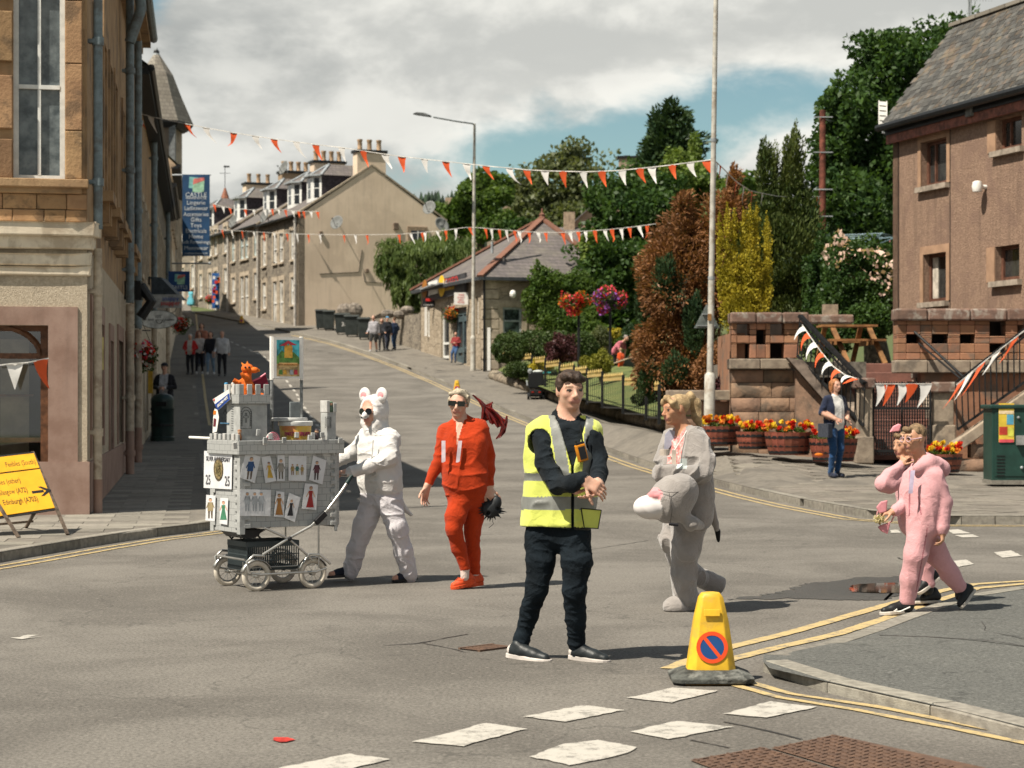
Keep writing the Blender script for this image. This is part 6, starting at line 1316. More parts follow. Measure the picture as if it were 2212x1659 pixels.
# ---- green cabinet
def cabinet():
 p0=P(2143,1046,31.8);t=T('utility_cabinet','dark green roadside cabinet with a fairground poster at the right edge','cabinet',p0);mg=M('cabinet_green',(.014,.045,.035),.45,.15,3,.08,30);d=31.8;w=1.05;h=(1046-872)*d/FPX
 c=V(p0.x+w/2,d+.3,p0.z+h/2);mb=MB();mb.box(c-ZU*.02,(w,.6,h-.1));mb.build('body',mg,t,bev=.012);mb=MB();mb.box(c+ZU*(h/2-.05),(w+.08,.68,.07));mb.build('roof',mg,t,bev=.02);mb=MB();mb.box(c-ZU*(h/2-.03),(w+.02,.62,.07));mb.build('plinth',m_kerb,t)
 mb=MB();mb.box(c+V(-.12,-.304,0),(.72,.012,h-.25));dr=mb.build('door',mg,t,bev=.004)
 q=P(2174,913,d-.02);mb=MB();mb.box(q,(.245,.004,.62));po=mb.build('poster',M('poster_yellow',(.62,.45,.05),.5,.1),t)
 for dx,dz,w_,h_,mt in((0,-.29,.23,.05,M('poster_pink',(.6,.08,.10),.5)),(.06,.05,.11,.16,M('poster_blue',(.10,.35,.5),.5)),(-.05,-.13,.13,.13,M('poster_red',(.5,.05,.03),.5)),(0,.165,.24,.05,M('poster_cream',(.7,.55,.35),.5)),(.07,-.15,.09,.14,M('poster_lime',(.55,.55,.08),.5))):mb=MB();mb.box(q+V(dx,-.004,dz),(w_,.003,h_));mb.build('poster_picture',mt,po)
 text('FUNFAIR',.10,m_red,q+V(0,-.005,.25),V(1,0,0),ZU,po,sx=.62)
 for x,y in((2200,902),(2207,1010)):mb=MB();mb.sph(P(x,y,d-.02),.025,8,6);mb.build('lock',m_lead,t)
 mb=MB();mb.box(P(2211,951,d-.05),(.22,.08,.15));mb.build('latch_box',M('steel_grey',(.25,.25,.24),.5),t)
 mb=MB()
 for i in range(7):mb.box(P(2162,985+i*7,d-.012),(.13,.012,.014))
 mb.build('vent',m_dark,t)
cabinet()
# ---- garden fence on a boulder kerb
def fence():
 t=T('garden_fence','low black fence with gold-tipped rails stepping down along the garden','fence',G(1210,862,.1));mg=M('gold_paint',(.50,.36,.13),.5,.15,8)
 ps=[(1082,1096,758,803),(1098,1122,763,812),(1124,1149,770,823),(1151,1178,777,834),(1180,1209,786,848),(1211,1240,793,856),(1242,1268,800,865),(1269,1301,808,872),(1304,1346,816,884),(1350,1396,825,897),(1399,1424,836,905)]
 for(x0,x1,y0,y1)in ps:
  d0,d1=[float(np.interp(x,[1082,1209,1300,1424],[80,66,55.5,45]))for x in(x0,x1)]
  a,b,c,e=P(x0,y0+7,d0),P(x1,y0+9,d1),P(x0,y1-4,d0),P(x1,y1,d1);b.z=a.z;
  mb=MB();mb.bar(a+ZU*.03,b+ZU*.03,.03,.08);mb.build('gold_rail',mg,t)
  mb=MB()
  N=max(4,int((x1-x0)/4.2))
  for i in range(N):
   p=a+(b-a)*((i+.5)/N)+ZU*.08;mb.lathe(p,[(.02,0),(.035,.05),(.012,.11),(.004,.13)],6)
  mb.build('finials',mg,t);mb=MB();e.z=min(e.z,a.z-.4);mb.bar(c,V(b.x,b.y,c.z),.03,.04);mb.build('bottom_rail',m_iron,t)
  for i in range(N*1):p=a+(b-a)*((i+.5)/N);mb=MB();mb.cyl(p,V(p.x,p.y,c.z),.0075,n=5);mb.build('bar',m_iron,t,loc=p)
  mb=MB();mb.box(((b.x+e.x)/2,b.y,(b.z+min(c.z,e.z))/2),(.075,.075,b.z-min(c.z,e.z)+.25));mb.build('post',m_iron,t)
 t=T('boulder_kerb','rounded stone kerb wall under the garden fence','wall',G(1210,862,.1));pts=[G(x,y+9,zf=zp_r)+ZU*.11 for x,y in((1064,808),(1090,818),(1150,838),(1210,860),(1300,886),(1360,902),(1430,918),(1500,930),(1570,940))]
 rs=resample(pts,.85)
 for a,b in zip(rs,rs[1:]):
  c=(a+b)/2;dv=b-a;mb=MB();mb.tube([a+dv*.02-ZU*.06,a+dv*.1-ZU*.0,c+ZU*random.uniform(0,.03),b-dv*.1,b-dv*.02-ZU*.06],[.15,.21,.23,.21,.15],8);mb.build('boulder_stone',M('kerb_boulder',(.24,.195,.145),.95,.3,5,.6,15,rnd=.2,patch=(.13,.115,.09),pscale=2),t,smooth=60,loc=c)
fence()
# ---- hanging baskets
def flowers(parent,c,r,mats,n=260,leaf=L_mid,size=.09,trail=.5):
 crown('foliage',parent,[(tuple(c),(r,r,r*.62)),(tuple(c-ZU*r*.45),(r*.7,r*.7,r*trail))],700,size*1.1,leaf,seed=int(c.x*100))
 for k,mt in enumerate(mats):
  o=Vector((random.uniform(-.35,.35)*r,random.uniform(-.5,-.1)*r,random.uniform(-.05,.2)*r));crown('blooms',parent,[(tuple(c+o),(r*.8,r*.85,r*.62))],n,size,mt,shell=.85,aspect=.95,seed=k+int(c.y),kind='stuff')
def basket_post(x,y0,y1,d,fx,mats,label):
 t=T('flower_post',label,'flower post',P(x,y1,d));mb=MB();mb.tube([P(x,y1,d),P(x,y0,d)],.045,8);mb.build('post',m_iron,t);c=P(fx,y0-6,d);mb=MB();mb.lathe(c-ZU*.2,[(.12,-.15),(.35,.12),(.37,.15)],14);mb.build('bowl',m_iron,t)
 fb=[(tuple(c+V(random.uniform(-.45,.45),random.uniform(-.3,.2),random.uniform(-.22,.22)-(.0))),(random.uniform(.14,.26),)*3)for _ in range(9)]
 crown('foliage',t,fb+[(tuple(c-ZU*.15),(.5,.4,.25))],900,.1,L_mid)
 for k,mt in enumerate(mats):crown('blooms',t,fb[k*2:k*2+3]+[(tuple(c+V(random.uniform(-.3,.3),-.1,-.3)),(.2,.2,.22))],230,.085,mt,shell=.7,aspect=.95,seed=k+int(x),kind='stuff')
basket_post(1250,655,800,67,1242,(F_pink,F_orange,F_pink,F_red),'black garden post topped with a basket of red and orange flowers, left of a pair');basket_post(1318,652,775,66,1318,(F_pink,F_purple,F_pink,F_purple),'black garden post topped with a basket of pink and purple flowers, right of a pair')
def wall_basket(c,r,mats,label,nvec,d=.5,leaf=L_mid,size=.08):
 t=T('hanging_basket',label,'hanging basket',c);mb=MB();mb.lathe(c-ZU*r*.1,[(r*.3,-r*.7),(r*.7,-r*.4),(r*.85,0)],14);mb.build('basket',M('coir',(.06,.04,.025),.95),t);flowers(t,c,r,mats,110,leaf,size,.6)
 mb=MB()
 for a in(0,2.1,4.2):mb.tube([c+V(r*.8*math.cos(a),r*.8*math.sin(a),0),c+ZU*r*2.0],.006,4)
 mb.tube([c+ZU*r*2.0,c+ZU*(r*2.0+.04)-V(d,0,0)],.012,5);mb.tube([c-V(d,0,0)+ZU*(r*.9),c-V(d*.5,0,0)+ZU*(r*1.3),c-V(.1,0,0)+ZU*(r*2)],.01,5);mb.build('bracket',m_iron,t)
wall_basket(P(306,764,41),.34,(F_pink,F_white,F_purple,F_red),'hanging basket of pink and white flowers on the shaded left wall',V(1,0,0),leaf=L_dark)
wall_basket(P(392,770-70,73),.36,(F_red,F_white,F_pink),'small hanging basket at the far corner of the left row',V(1,0,0),leaf=L_dark);wall_basket(P(455,646,131),.35,(F_pink,F_red),'dark hanging basket by the blue doorway on the terrace',V(1,0,0),d=.3);wall_basket(P(975,678,88),.4,(F_orange,F_red),'hanging basket with red flowers over the shop door',V(1,0,0),d=.3)
# ---- hanging signs of the left row
def hang_sign(name,label,x0,x1,y0,y1,d,mat,skew=0.0):
 t=T(name,label,'sign',P(x0,y1,d));a,b=P(x0,y1,d),P(x1,y0,d+skew);w,h=b.x-a.x,b.z-a.z;mb=MB();mb.obox(V((a.x+b.x)/2,d,(a.z+b.z)/2),V(w/2,skew/2,0),V(0,.02,0),V(0,0,h/2));o=mb.build('panel',mat,t);return t,o,w,h
m_navy=M('banner_navy',(.012,.05,.12),.7,.15,1.5);m_teal=M('logo_teal',(.18,.42,.40),.6);m_coral=M('logo_coral',(.55,.15,.13),.6);m_mint=M('logo_mint',(.30,.50,.35),.6);m_skyl=M('logo_sky',(.25,.45,.55),.6);m_pale=M('banner_text',(.55,.58,.60),.6)
def castle_logo(par,c,s,e=-.024):
 mb=MB();mb.quad(*[c+V(px*s,e,pz*s)for px,pz in((-.45,-.25),(.25,-.32),(.3,.35),(-.4,.42))]);mb.build('logo_block',m_teal,par)
 mb=MB();mb.quad(*[c+V(px*s,e-.003,pz*s)for px,pz in((-.22,-.5),(.45,-.5),(.5,.2),(-.18,.25))]);mb.build('logo_block',m_mint,par)
 mb=MB();mb.quad(*[c+V(px*s,e-.006,pz*s)for px,pz in((-.2,-.05),(.5,.2),(.48,.38),(-.15,.3))]);mb.build('logo_block',m_coral,par)
t,o,w,h=hang_sign('shop_banner','tall navy blue banner listing departments, hung from poles on the left row',394,453,377,553,74,m_navy)
X=V(1,0,0);bt=lambda y:P(423.5,y,73.97);castle_logo(o,P(424,397,74),.62)
text('CASTLE',.24,m_pale,bt(421),X,ZU,o,sx=.98)
for s,y,z_ in(('WAREHOUSE',428,.12),('Lingerie',438,.2),('Ladieswear',450,.2),('Accessories',463,.2),('Gifts',475,.2),('Toys',487,.2),('Electricals',499,.2),('Home',511,.2),('Soft Furnishings',523,.175),('Menswear',536,.2),('castlewarehouse.com',547,.1)):text(s,z_*1.08,m_pale,bt(y),X,ZU,o,sx=.9 if len(s)>9 else 1)
mb=MB();mb.cyl(P(372,378,74.5),P(455,378,74),.03,n=8);mb.cyl(P(372,569,74.5),P(453,569,74),.03,n=8);mb.sph(P(453,569,74),.06,8,6);mb.build('pole',m_lead,t)
t,o,w,h=hang_sign('projecting_sign','square navy sign with coloured block logo below the banner',364,410,586,630,67,m_blue);castle_logo(o,P(388,602,67),.38);text('CASTLE',.17,m_pale,P(387,621,66.96),X,ZU,o)
t,o,w,h=hang_sign('shop_sign_panel','small white sign with blue and red lettering under the slanted awning',326,393,636,665,52,M('sign_offwhite',(.34,.36,.36),.6));text('snappy',.17,M('sign_text_blue',(.03,.08,.35),.6),P(368,645,51.96),X,ZU,o,sx=.95);text('snapper',.17,m_red,P(368,655,51.96),X,ZU,o,sx=.95)
mb=MB();mb.prism([P(326,598,52),P(347,599,52),P(392,646,52),P(327,640,52)],V(0,.9,0));mb.build('awning',M('awning_blue',(.04,.055,.07),.7),t)
mb=MB();mb.bar(P(322,598,52),P(322,665,52),.05,.05);mb.bar(P(322,598,52.2),P(385,640,52.2),.04,.04);mb.build('awning_frame',m_iron,t)
t=T('oval_sign','white oval cafe sign with a cup drawing on an iron bracket','sign',P(341,690,45));c=P(341,690,45);mb=MB()
def oval(rx,rz,e,mat,nm):mb=MB();mb.prism([c+V(rx*math.cos(a),e,rz*math.sin(a))for a in np.linspace(0,2*PI,32,endpoint=False)],V(0,.012,0));return mb.build(nm,mat,t)
ov=oval(.445,.21,0,M('oval_rim',(.10,.13,.12),.5),'rim');ov=oval(.43,.197,-.004,M('oval_face',(.6,.62,.6),.5),'panel')
text('the cosy',.075,m_blk,c+V(-.22,-.01,0),X,ZU,ov,sx=1.0);text('kitchen',.075,m_blk,c+V(.27,-.01,-.005),X,ZU,ov,sx=.95)
mb=MB();mb.tube([c+V(.03+.075*math.cos(a),-.008,-.01+.085*math.sin(a))for a in np.linspace(PI,2*PI,9)],.007,4);mb.tube([c+V(-.045,-.008,-.01),c+V(.105,-.008,-.01)],.006,4);mb.tube([c+V(.12+.03*math.cos(a),-.008,-.035+.03*math.sin(a))for a in np.linspace(-2,2,7)],.006,4)
for k in range(4):mb.tube([c+V(-.04+k*.035,-.008,.03),c+V(-.05+k*.035,-.008,.07),c+V(-.03+k*.035,-.008,.1)],.006,4)
mb.build('cup_drawing',m_blk,ov)
mb=MB();mb.tube([P(275,668,45),P(300,668,45)],.015,5);mb.tube([P(272,713,44),P(325,714,45)],.015,5);mb.tube([P(280,740,44),P(290,728,44),P(284,716,44),P(300,714,44)],.012,5);mb.bar(P(303,700,45),P(303,716,45),.03,.03);mb.build('bracket',m_iron,t)
t,o,w,h=hang_sign('yellow_notice','narrow yellow notice board on the shaded wall beside the capped man',320,330,800,850,48,M('notice_yellow',(.42,.26,.03),.6))
t=T('flag_display','doorway on the terrace dressed with blue, white and red flags','flags',P(468,660,131));mb=MB();mb.box(P(467,628,130.6),(.55,.1,2.3));mb.build('blue_cloth',M('flag_blue',(.02,.11,.35),.7),t)
for k in range(14):mb=MB();mb.box(P(random.uniform(460,473),random.uniform(596,655),130.4),(.16,.04,.2));mb.build('flag',(m_fw,m_fo,m_red)[k%3],t)
# ---- picnic table and clothes dryer on the terrace
def picnic():
 c=P(1805,776,41.5);c.z=2.3;t=T('picnic_table','brown wooden picnic table on the terrace behind the left railing','picnic table',c);mw=M('picnic_wood',(.26,.125,.045),.7,.25,5,.2,30,rnd=.15,streak=.3)
 z=lambda y:CZ+(HY-y)*41.5/FPX;x=lambda q:(q-CX)*41.5/FPX;zt=z(705)
 for k in range(5):mb=MB();mb.box(((x(1775)+x(1880))/2,41.1+k*.15,zt),(x(1885)-x(1765),.135,.045));mb.build('top_plank',mw,t)
 for y in(40.7,40.85,42.0,42.15):mb=MB();mb.box(((x(1775)+x(1880))/2+.1,y,z(737)),(x(1895)-x(1775),.135,.045));mb.build('seat_plank',mw,t)
 for xx in(x(1790),x(1868)):
  for a,b in((41.0,40.55),(41.9,42.35)):mb=MB();mb.bar(V(xx,a+.1,zt),V(xx+(.25 if b<41 else-.12),b,2.3),.05,.1,up=(1,0,0));mb.build('leg',mw,t)
  mb=MB();mb.bar(V(xx,40.6,z(742)),V(xx,42.25,z(742)),.05,.1);mb.build('brace',mw,t)
 t=T('stone_slab','mossy stone slab with a wooden post behind the picnic table','stone slab',P(1800,690,43.5));mb=MB();mb.box(P(1787,690,43.5),(1.1,.4,.2));mb.build('slab',m_cope,t,bev=.04);mb=MB();mb.box(P(1793,675,43.7),(.32,.2,.35));mb.build('post',M('grey_timber',(.28,.22,.16),.9,.2,8),t)
 c=P(1870,520,48);t=T('clothes_dryer','rotary clothes dryer with blue-grey lines beside the harled house','clothes dryer',c-ZU*1.9);ml=M('dryer_blue',(.20,.30,.34),.5);mb=MB();mb.cyl(c-ZU*2.2,c,.025,n=6);mb.build('mast',ml,t)
 for k in range(4):a=.3+k*PI/2;mb=MB();e=c+V(.85*math.cos(a),.85*math.sin(a),.12);mb.bar(c-ZU*.2,e,.025,.025);mb.build('arm',ml,t)
 mb=MB()
 for r in(.3,.45,.6,.75,.85):mb.tube([c+V(r*math.cos(.3+k*PI/2),r*math.sin(.3+k*PI/2),.14*r-.02*(1-r))for k in range(4)],.007,4,closed=True)
 mb.build('line',ml,t)
 for k in range(10):mb=MB();a=random.uniform(0,6.28);mb.box(c+V(.7*math.cos(a),.7*math.sin(a),.03),(.02,.02,.08));mb.build('peg',(M('peg_pink',(.5,.25,.22)),M('peg_green',(.25,.4,.2)))[k%2],t)
picnic()
# ---- mobility scooter
def scooter():
 b=G(1158,864,.12);t=T('mobility_scooter','black mobility scooter seen from behind, parked by the garden fence','mobility scooter',b);mk=M('scooter_black',(.012,.013,.014),.35,.1)
 mb=MB();mb.prism([b+V(-.27,-.05,.42),b+V(.27,-.05,.42),b+V(.3,-.05,.5),b+V(.26,-.05,.92),b+V(.22,-.05,.97),b+V(-.22,-.05,.97),b+V(-.26,-.05,.92),b+V(-.3,-.05,.5)],V(0,.14,0));mb.build('seat_back',mk,t,bev=.03)
 mb=MB();mb.box(b+V(0,.25,.45),(.5,.5,.1));mb.build('seat',mk,t,bev=.03);mb=MB();mb.box(b+V(0,.2,.25),(.46,.5,.22));mb.build('rear_cowl',mk,t,bev=.04);mb=MB();mb.box(b+V(0,.75,.14),(.45,.7,.06));mb.build('deck',mk,t)
 for s in(-1,1):
  mb=MB();mb.cyl(b+V(s*.27-.04,.1,.13),b+V(s*.27+.04,.1,.13),.13,n=14);mb.build('wheel',m_iron,t);mb=MB();mb.tube([b+V(s*.3,0,.5),b+V(s*.33,.05,.68),b+V(s*.33,.35,.68)],.025,6);mb.build('armrest',m_lead if s<0 else mk,t)
 mb=MB();mb.tube([b+V(0,1.0,.15),b+V(0,.85,1.0)],.03,6);mb.bar(b+V(-.28,.83,1.0),b+V(.35,.83,1.0),.04,.04);mb.build('tiller',mk,t);mb=MB();mb.sph(b+V(-.2,.75,1.02),.09,10,6);mb.build('mirror',m_lead,t)
 mb=MB();mb.sph(b+V(.08,.3,1.0),(.2,.15,.06),10,6);mb.build('cushion',M('pale_cushion',(.45,.48,.46),.8),t);mb=MB();mb.box(b+V(.38,.7,.98),(.3,.05,.04));mb.build('grip',M('turquoise_grip',(.05,.45,.48),.5),t)
 for s in(-.12,.12):mb=MB();mb.box(b+V(s,-.06,.28),(.08,.02,.05));mb.build('tail_light',M('tail_light',(.3,.02,.01),.3),t)
scooter()
# ---------------------------------------------------------------- cardboard castle on a pram
def castle():
 A=V(.848,.53,0);B=V(-.53,.848,0);O=V(-2.21,16.2,0)
 C=lambda u,v,z:O+A*u+B*v+ZU*z
 zz=lambda zy:1.955-.001208*zy;eye=Vector((0,0,CZ))
 def onp(zx,zy,p0,n):
  d=P(407+.32*zx,761+.32*zy,16)-eye;return eye+d*((p0-eye).dot(n)/d.dot(n))
 S=lambda zx,zy,e=0.0:onp(zx,zy,C(0,-e,0),B)
 Fr=lambda zx,zy,e=0.0:onp(zx,zy,C(-e,0,0),A)
 t=T('cardboard_castle','grey cardboard castle with towers and paper pictures, riding on a pram chassis','castle float',C(.45,.29,.5),'castle float')
 def cardmat(name,col,w,h,line=.004):
  m=bpy.data.materials.new(name);m.use_nodes=True;nt=m.node_tree;b=nt.nodes['Principled BSDF'];b.inputs['Roughness'].default_value=.75
  ge=nd(nt,'ShaderNodeNewGeometry');sp=nd(nt,'ShaderNodeSeparateXYZ');lk(nt,ge.outputs['Position'],sp.inputs[0]);cb=nd(nt,'ShaderNodeCombineXYZ')
  nz0=nd(nt,'ShaderNodeTexNoise',ins={'Scale':6.0,'Detail':2});lk(nt,ge.outputs['Position'],nz0.inputs['Vector']);wob=mth(nt,'MULTIPLY',mth(nt,'SUBTRACT',nz0.outputs[0],.5),.012)
  lk(nt,mth(nt,'ADD',mth(nt,'ADD',mth(nt,'MULTIPLY',sp.outputs[0],1.18),wob),mth(nt,'MULTIPLY',sp.outputs[1],-.0)),cb.inputs[0]);lk(nt,mth(nt,'ADD',sp.outputs[2],wob),cb.inputs[1])
  br=nd(nt,'ShaderNodeTexBrick',ins={'Scale':1,'Mortar Size':line,'Mortar Smooth':.1,'Brick Width':w,'Row Height':h});lk(nt,cb.outputs[0],br.inputs['Vector'])
  br.inputs['Color1'].default_value=col+(1,);br.inputs['Color2'].default_value=tuple(x*.95 for x in col)+(1,);br.inputs['Mortar'].default_value=(.13,.135,.135,1)
  nz=nd(nt,'ShaderNodeTexNoise',ins={'Scale':14,'Detail':5});lk(nt,ge.outputs['Position'],nz.inputs['Vector'])
  lk(nt,mixc(nt,mth(nt,'MULTIPLY',nz.outputs[0],.22),br.outputs[0],tuple(x*.6 for x in col)),b.inputs['Base Color'])
  wv=nd(nt,'ShaderNodeTexWave',bands_direction='Z',ins={'Scale':55,'Distortion':.5});lk(nt,ge.outputs['Position'],wv.inputs['Vector']);bp=nd(nt,'ShaderNodeBump',ins={'Strength':.12,'Distance':.004});lk(nt,wv.outputs[0],bp.inputs['Height']);lk(nt,bp.outputs[0],b.inputs['Normal']);return m
 mc=cardmat('grey_card',(.355,.36,.35),.085,.052,.0016);mb2=cardmat('grey_card_band',(.335,.34,.33),.068,.05,.0016);mp=M('grey_card_plain',(.355,.36,.35),.75,.1,12,.1,40);md=M('marker_line',(.03,.035,.04),.7);ml=M('card_edge',(.45,.44,.42),.8,.1,12)
 L,W=.90,.58;z0,z1=.50,1.13
 def slab(nm,p,du,dv,dz,mat,parent=t,bev=.004):mb=MB();mb.obox(p+A*du/2+B*dv/2+ZU*dz/2,A*du/2,B*dv/2,ZU*dz/2);return mb.build(nm,mat,parent,bev=bev)
 slab('side_wall',C(0,0,z0+.02),L,.02,z1-z0,mc);slab('side_wall',C(0,W-.02,z0+.02),L,.02,z1-z0,mc);slab('front_wall',C(0,.02,z0-.02),.02,W-.04,z1-z0+.04,mc);slab('rear_wall',C(L-.02,.02,z0),.02,W-.04,z1-z0,mc);slab('floor',C(.02,.02,z0+.03),L-.04,W-.04,.02,m_blk);slab('deck',C(.02,.02,1.10),L-.04,W-.04,.012,mp)
 for(u,v,du,dv)in((-.008,-.012,.10,.012),(-.012,-.012,.012,.06),(-.012,W-.06,.012,.07),(L-.05,-.012,.06,.012)):slab('corner_strip',C(u,v,z0-.03),du*.45,dv,z1-z0+.02,mp)
 for k in range(9):
  z=z0+.02+k*.068
  for(u,v,du,dv)in((.03,-.013,.055,.011),(L-.085,-.013,.05,.011)):slab('quoin_tab',C(u,v,z),du,dv,.036,mp)
  for v in(.045,W-.09):slab('quoin_tab',C(-.013,v,z),.011,.05,.036,mp)
 zb,zt=1.12,1.235
 slab('parapet_band',C(-.03,-.035,zb),L+.06,.022,zt-zb,mb2);slab('parapet_band',C(-.03,W+.01,zb),L+.06,.022,zt-zb,mb2);slab('parapet_band',C(-.032,-.012,zb),.022,W+.02,zt-zb,mb2);slab('parapet_band',C(L+.01,-.012,zb),.022,W+.02,zt-zb,mb2)
 for k in range(12):o=slab('merlon',C(-.02+k*.078,-.034,zt),.036,.018,random.uniform(.045,.056),mp if k%3 else ml);o.rotation_euler=(random.uniform(-.1,.1),random.uniform(-.08,.08),0)
 for k in range(7):slab('merlon',C(-.031,-.02+k*.088,zt),.018,.05,random.uniform(.05,.06),ml if k%2 else mp)
 for k in range(10):slab('merlon',C(.02+k*.09,W+.012,zt),.04,.018,.05,mp)
 tu,tv,tw=.015,.045,.245;tz0,tz1=1.11,1.535
 slab('tower',C(tu,tv,tz0),tw,tw+.02,tz1-tz0,mp);bt=slab('tower_battlement',C(tu-.018,tv-.018,tz1),tw+.036,tw+.056,.075,mb2)
 for k in range(4):
  slab('merlon',C(tu-.016+k*.075,tv-.018,tz1+.075),.045,.016,.085,mp if k!=1 else ml);slab('merlon',C(tu-.018,tv-.0+k*.075,tz1+.075),.016,.05,.085,ml if k%2 else mp)
  if k<3:slab('merlon',C(tu+.02+k*.08,tv+tw+.024,tz1+.075),.045,.014,.08,mp)
  slab('merlon',C(tu+tw+.004,tv+.01+k*.07,tz1+.075),.014,.04,.08,ml)
 def line(nm,pts,r=.0022,mat=md):mb=MB();mb.tube(pts,r,4);return mb.build(nm,mat,t)
 St=lambda zx,zy:onp(zx,zy,C(0,tv-.002,0),B);Ft=lambda zx,zy:onp(zx,zy,C(tu-.002,0,0),A)
 arch=lambda f,cx,zt_,zb_,w,h:[f(cx-w,zb_)]+[f(cx-w*math.cos(a),zt_+h-h*math.sin(a))for a in np.linspace(0,PI,9)]+[f(cx+w,zb_)]
 line('drawn_window',arch(St,390,370,515,37,45)+[St(353,515)]);line('drawn_window',arch(St,390,390,500,27,34));
 cross=((-4,0),(4,0),(4,18),(16,18),(16,30),(4,30),(4,62),(-4,62),(-4,30),(-16,30),(-16,18),(-4,18),(-4,0))
 line('drawn_cross',[St(389+x,412+y)for x,y in cross]);line('drawn_cross',[Ft(248+x*.8,385+y)for x,y in cross])
 mb=MB();mb.tube([Ft(218,478),Ft(275,480)],.007,4);mb.build('blue_mark',M('mark_blue',(.05,.13,.22),.6),t)
 for k in range(9):line('drawn_tick',[St(353+(8 if 0 else 0),400+k*12),St(363,400+k*12)]);line('drawn_tick',[St(417,400+k*12),St(427,400+k*12)])
 for k in range(12):line('drawn_tick',[Ft(289,350+k*16),Ft(303,352+k*16)],.0018)
 su,sv=.80,.03;slab('small_tower',C(su,sv,1.11),.085,.12,.35,mp);slab('small_tower_top',C(su-.003,sv-.003,1.462),.03,.126,.10,ml);slab('small_tower_top',C(su+.06,sv-.003,1.462),.03,.126,.08,mp);slab('small_tower_top',C(su+.03,sv+.09,1.462),.03,.03,.08,mp)
 Ss=lambda zx,zy:onp(zx,zy,C(0,sv-.002,0),B);line('drawn_window',[Ss(x,y)for x,y in((924,437),(962,437),(962,510),(924,510),(924,437))]);line('drawn_window',[Ss(x,y)for x,y in((931,447),(955,447),(955,500),(931,500),(931,447))])
 slab('back_panel',C(.66,.45,1.12),.10,.012,.43,M('grey_card_dark',(.20,.225,.23),.8));slab('stub_tower',C(.27,.30,1.11),.09,.09,.16,mp);slab('white_block',C(.33,.25,1.11),.06,.05,.14,ml)
 mpaper=M('paper',(.62,.62,.63),.8,.05,9,.15,20);skin=M('print_skin',(.55,.34,.22),.7)
 def paper(fn,q,e):mb=MB();pts=[fn(x,y,e)for x,y in q];mb.prism(pts,(fn(0,0,0)-fn(0,0,1))*0+((B if fn is S else A)*.002));return mb.build('paper_sheet',mpaper,t)
 def figure(par,fn,cx,y0,y1,col,col2,dress,lean=0.0):
  h=y1-y0;q=lambda x,y:fn(cx+x*h+lean*(y-.5)*h,y0+y*h,.016);m1=M('print_%02d%02d%02d'%tuple(int(c*99)for c in col),col,.7);m2=M('print_%02d%02d%02d'%tuple(int(c*99)for c in col2),col2,.7)
  def poly(nm,pts,mat):mb=MB();mb.quad(*[q(*p)for p in pts][::-1]);mb.build(nm,mat,par)
  poly('printed_head',[(.075*math.cos(a),.09+.075*math.sin(a))for a in np.linspace(0,2*PI,12,endpoint=False)],skin)
  poly('printed_hair',[(-.08,.09),(-.06,.01),(0,-.01),(.06,.01),(.08,.09),(.05,.05),(-.05,.05)],m2)
  if dress:poly('printed_dress',[(-.09,.19),(.09,.19),(.07,.42),(.17,.93),(-.17,.93),(-.07,.42)],m1)
  else:
   poly('printed_coat',[(-.12,.19),(.12,.19),(.13,.6),(-.13,.6)],m1);poly('printed_leg',[(-.11,.6),(-.02,.6),(-.04,.95),(-.1,.95)],m2);poly('printed_leg',[(.02,.6),(.11,.6),(.1,.95),(.04,.95)],m2)
  poly('printed_arm',[(-.1,.2),(-.07,.26),(-.17,.48),(-.2,.45)],m1 if not dress else skin);poly('printed_arm',[(.1,.2),(.2,.45),(.17,.48),(.07,.26)],m1 if not dress else skin)
 for q,figs in((((388,673),(488,705),(447,882),(347,845)),((418,708,865,(.03,.07,.17),(.12,.09,.07),0,-.12),)),(((493,708),(553,698),(594,868),(520,883)),((548,740,856,(.55,.35,.06),(.05,.05,.10),1,.1),)),(((602,694),(650,694),(652,868),(598,870)),((625,722,862,(.25,.23,.20),(.14,.12,.10),0,0),)),(((677,697),(797,700),(795,870),(676,866)),((703,755,832,(.32,.22,.08),(.2,.1,.05),0,0),(735,755,832,(.06,.15,.13),(.4,.3,.1),0,0),(768,760,832,(.35,.25,.1),(.2,.12,.06),0,0))),(((843,697),(933,730),(905,893),(815,862)),((866,735,868,(.10,.04,.05),(.05,.03,.03),0,-.05),)),(((350,925),(558,928),(554,1106),(346,1104)),((398,945,1080,(.36,.38,.40),(.30,.32,.34),0,0),(448,945,1080,(.36,.38,.40),(.30,.32,.34),0,0),(492,945,1080,(.36,.38,.40),(.30,.32,.34),0,0))),(((594,937),(648,943),(645,1115),(578,1110)),((613,955,1108,(.30,.14,.04),(.1,.06,.03),1,0),)),(((680,948),(757,980),(718,1147),(647,1117)),((692,995,1112,(.03,.03,.035),(.35,.2,.1),1,-.1),)),(((787,885),(876,893),(862,1065),(766,1055)),((824,905,1058,(.33,.03,.03),(.25,.1,.05),1,-.06),))):
  p=paper(S,q,.0145)
  for f in figs:figure(p,S,*f)
 for q,f in((((120,962),(183,968),(178,1140),(115,1135)),(148,985,1128,(.28,.22,.12),(.10,.07,.04),0,0)),(((215,982),(268,985),(262,1165),(210,1155)),(236,1005,1140,(.05,.18,.10),(.3,.08,.03),1,0))):p=paper(Fr,q,.0145);figure(p,Fr,*f)
 p=paper(Fr,((106,665),(296,672),(291,925),(103,915)),.0145);mk=M('print_dark',(.10,.10,.11),.7);ub=-B
 text('SILVER ANNIVERSARY',.052,mk,Fr(200,722,.017),ub,ZU,p,sx=.98);text('25',.115,mk,Fr(133,862,.017),ub,ZU,p,sx=.92);text('25',.115,mk,Fr(262,872,.017),ub,ZU,p,sx=.92)
